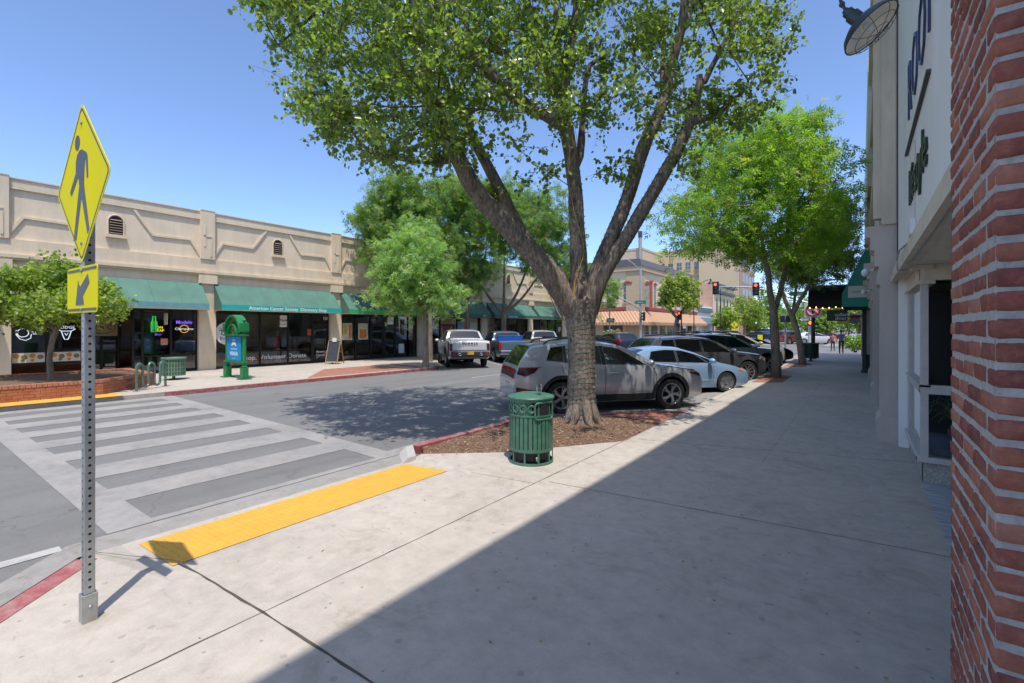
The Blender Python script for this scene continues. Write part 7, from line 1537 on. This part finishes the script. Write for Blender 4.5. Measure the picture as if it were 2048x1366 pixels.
# left row
def simple(label,bx,by,h,ell,n,per,leaf,size,fork,r=.15,group='street trees before the shop row',lean=0.0,**k):
    b=Vector((bx,by,0)); lim=[('t',None,[b,b+Vector((lean*.3,0,fork*.5)),b+Vector((lean,0,fork))],[r*1.25,r,r*.95])]
    for i,(dx,dy,hz) in enumerate(k.pop('forks',[(-1.2,-.9,3.2),(1.0,.8,3.4),(.2,-1.4,3.0),(-.3,1.3,3.2)])): lim.append(('f%d'%i,'t',[b+Vector((lean,0,fork)),b+Vector((lean+dx*.5,dy*.5,fork+hz*.4)),b+Vector((lean+dx,dy,fork+hz))],[r*.6,r*.48,r*.25]))
    return tree('street_tree',label,b,lim,ell,n,per,.75,leaf,size,'spray',mBARK2,group,**k)
b=G(851.4,734.8); simple('pale grey green street tree nearest on the left brick paving',b.x,b.y,7.5,[E(830,530,22.6,75,75),E(790,590,22.2,50,45),E(880,590,22.9,55,40),E(845,470,23.2,45,45),E(770,555,22,35,40)],300,26,LEAF_S,.26,2.6,.14,forks=[(-.8,-.7,2.6),(.8,.7,2.8),(.1,-.9,3.4)],zmin=2.7)
simple('rich green street tree behind the pale one on the left pavement',-20.2,18.9,10.6,[E(790,440,27.5,85,70),E(850,410,28,65,65),E(745,440,27,40,55),E(870,500,28,70,60),E(770,520,27,50,50),E(722,428,27,22,30),E(800,380,27.5,60,38),E(930,400,29,60,50)],560,26,LEAF_G,.30,3.2,.16,zmin=3.2)
simple('green street tree with pale trunk behind the white off-road pickup',-21.9,24.0,9.5,[E(925,450,31,65,75),E(900,540,30.5,60,45),E(965,520,31.5,45,55),E(910,395,31.5,55,45),E(980,420,32,60,60),E(940,570,31,45,30)],400,26,LEAF_G,.30,3.8,.13,zmin=3.3)
simple('wide green street tree with three spreading limbs behind the blue grey pickup',-22.2,28.5,12,[E(1040,455,35,105,70),E(1090,500,35.5,65,70),E(1000,420,35.5,75,55),E(1090,420,36,60,55),E(1140,500,36,38,80),E(1010,385,36,60,35)],540,26,LEAF_G,.33,3.0,.21,forks=[(-2.2,-1.6,4.2),(1.6,1.3,4.2),(.3,-.3,4.6),(2.2,1.8,3.2)],zmin=3.6)
simple('green street tree at the far end of the left shop row',-22.2,37.5,8,[E(1205,585,45,38,42),E(1180,620,44,22,40),E(1150,560,44,40,50)],170,22,LEAF_G,.34,2.6,.13,zmin=2.2)
# small myrtle in the planter
b=Vector((-20,2.95,.35))
zc=14.36; tree('small_tree','small multi-branched tree growing in the low brick planter',b,[('t',None,[b,b+Vector((.02,-.05,.7)),b+Vector((0,.05,1.35)),b+Vector((.05,.1,1.55))],[.085,.07,.075,.08]),('a','t',[b+Vector((.05,.1,1.55)),b+Vector((0,-.35,2.0)),b+Vector((-.1,-.8,2.5))],[.05,.04,.02]),('b','t',[b+Vector((.05,.1,1.55)),b+Vector((.2,.5,2.1)),b+Vector((.2,1.0,2.4))],[.05,.035,.02])],
 [E(95,590,zc,95,52),E(195,598,zc,48,42),E(20,600,zc,60,55),E(100,555,zc-.3,70,40),E(140,610,zc-.8,80,38),E(60,625,zc,60,28)],330,40,.42,LEAF_M,.105,'ovate',mBARK2,zmin=1.75,droop=.2,tip=.005)
# clipped round tree before the corner building
b=Vector((-19.6,61.2,0)); zc=60.5; tree('round_tree','dense clipped round tree before the striped awning',b,[('t',None,[b,b+Vector((.2,0,1.5)),b+Vector((.5,.1,3.2))],[.36,.30,.28]),('a','t',[b+Vector((.5,.1,3.2)),b+Vector((-.9,0,5)),b+Vector((-1.2,0,7))],[.2,.15,.08]),('b','t',[b+Vector((.5,.1,3.2)),b+Vector((1.6,.2,5)),b+Vector((2,.2,6.5))],[.2,.15,.08])],[E(1338,585,zc,24,38),E(1382,592,zc,24,34),E(1360,575,zc,30,30),E(1360,600,zc,36,22)],210,40,.75,LEAF_D,.34,'rhomb',mBARK,zmin=3.6,flat=.9)
# far trees down the street
k0=0
FT=[((0,0),[E(1570,645,112,30,22),E(1548,650,112,22,16)],'low dense street tree left of the white pole'),((0,0),[E(1640,650,118,34,20)],'broad low tree behind the white hatchback'),((0,0),[E(1700,645,105,34,24)],'leafy tree behind the lilac-topped walker'),((0,0),[E(1605,630,128,34,26)],'tall mid-green tree beyond the walk signal post'),((0,0),[E(1500,648,125,30,20)],'low green tree beyond the distant yellow sign'),((-19.2,88),[E(1450,640,90,24,24)],'low yellow green street tree right of the striped awning'),((-18.8,98),[E(1490,620,100,36,30),E(1515,635,99,24,22)],'spreading yellow green tree beside the distant yellow sign'),((-17.5,118),[E(1530,605,120,30,32)],'taller blue green tree behind the spreading one'),
 ((-11,150),[E(1590,620,150,38,36)],'hazy green tree at the end of the street'),((-3,135),[E(1635,622,130,36,34)],'green tree right of the end of the street'),((-1.5,75),[E(1660,620,75,32,22),E(1690,630,75,24,20)],'bright green tree in the far plaza'),((1.0,84),[E(1720,625,84,34,34)],'green tree above the far plaza walkers'),((-6,160),[E(1560,635,160,30,24)],'low distant green tree beyond the junction'),((-2.6,60),[E(1640,648,61,20,16)],'low leafy young tree behind the red car')]
for (x,y),el,lb in FT:
    ctr=Vector(el[0][0]); h=ctr.z; b=Vector((ctr.x-.3,ctr.y,0))
    tree('street_tree',lb,b,[('t',None,[b,b+Vector((.1,0,h*.25)),Vector((ctr.x,ctr.y,h*.62))],[.22,.18,.13])],el,110,26,1.0,LEAF_M if 'yellow' in lb or 'bright' in lb else LEAF_G,.5,'rhomb',mBARK2,zmin=1.2,flat=.8)
# shrubs
pos=[]
for _ in range(170):
    x=random.uniform(-5.3,.3); y=random.uniform(.9,12); 
    if not(x<-4.3 and 1.3<y<9.5): pos.append((x,y,.006))
t=leaves('leaf_litter',np.array(pos),.035,LEAF_D,None,'rhomb',.8,.0); 
for v in t.data.vertices: v.co.z=min(.02,max(.004,.006+abs(v.co.z-.006)*.15))
struct(t,'stuff')
def shrub(label,c,r,n,leaf,size,flowers=None,nf=0,cat='shrub'):
    t=thing('shrub',label,cat,(c[0],c[1],0)); cl=clumps_in([((c[0],c[1],c[2]),r)],n); mb=MB()
    for q_ in cl[::3]: mb.tube([(c[0]+random.uniform(-.1,.1),c[1]+random.uniform(-.1,.1),0),(q_[0]*.5+c[0]*.5,q_[1]*.5+c[1]*.5,q_[2]*.6),q_],[.018,.012,.006],4)
    mb.build('stems',mTWIG,t); pos=foliage(cl,18,.16); leaves('foliage',pos-np.array((c[0],c[1],0)),size,leaf,t,'ovate',.9,.1)
    if flowers:
        mb=MB()
        for k in range(nf):
            q_=cl[k%len(cl)]; mb.ell((q_[0]+random.uniform(-.1,.1),q_[1]+random.uniform(-.1,.1),q_[2]+random.uniform(0,.18)),(.07,.07,.05),6,4,k%len(flowers))
        mb.build('flowers',flowers,t)
shrub('yellow green shrub with pale flowers at the right pavement corner',(-.38,46.4,.75),(1.0,.7,.65),70,LEAF_Y,.13,[MT('pale bloom',(.75,.72,.68),.7,var=0)],22)
shrub('white and pink rose bush on the far left corner',(-21.0,45.5,1.0),(1.1,.9,.9),70,LEAF_M,.13,[MT('white bloom',(.8,.75,.65),.7,var=0),MT('pink bloom',(.7,.1,.22),.7,var=0)],70)
shrub('red flowering bush beside the rose bush',(-19.2,46.2,.6),(.7,.6,.5),40,LEAF_G,.12,[MT('red bloom',(.6,.04,.08),.7,var=0)],45)
t=thing('hedge_planter','low concrete tub of clipped hedge beside the forked tree','planter',(-4.3,33.4,0)); mb=MB(); mb.cbox((-4.75,33.0,0),(-3.85,33.8,.42),.03); mb.build('tub',mCONC,t); leaves('hedge',foliage(clumps_in([((-4.3,33.4,.6),(.42,.36,.28))],40),20,.1)-np.array((-4.3,33.4,0)),.09,LEAF_D,t,'ovate',.8,.1)
# distant wood closing the horizon
pts=[]
for _ in range(900):
    x=random.uniform(-260,260); y=random.uniform(230,330); pts.append((x,y,random.uniform(.5,1)**.7*random.choice((7,9,11))))
pos=foliage(pts,14,3.2); t=leaves('far_trees',pos,1.5,LEAF_G,None,'rhomb',1,.1); t['kind']='stuff'; t['label']='hazy band of far trees closing the horizon'; t['category']='trees'
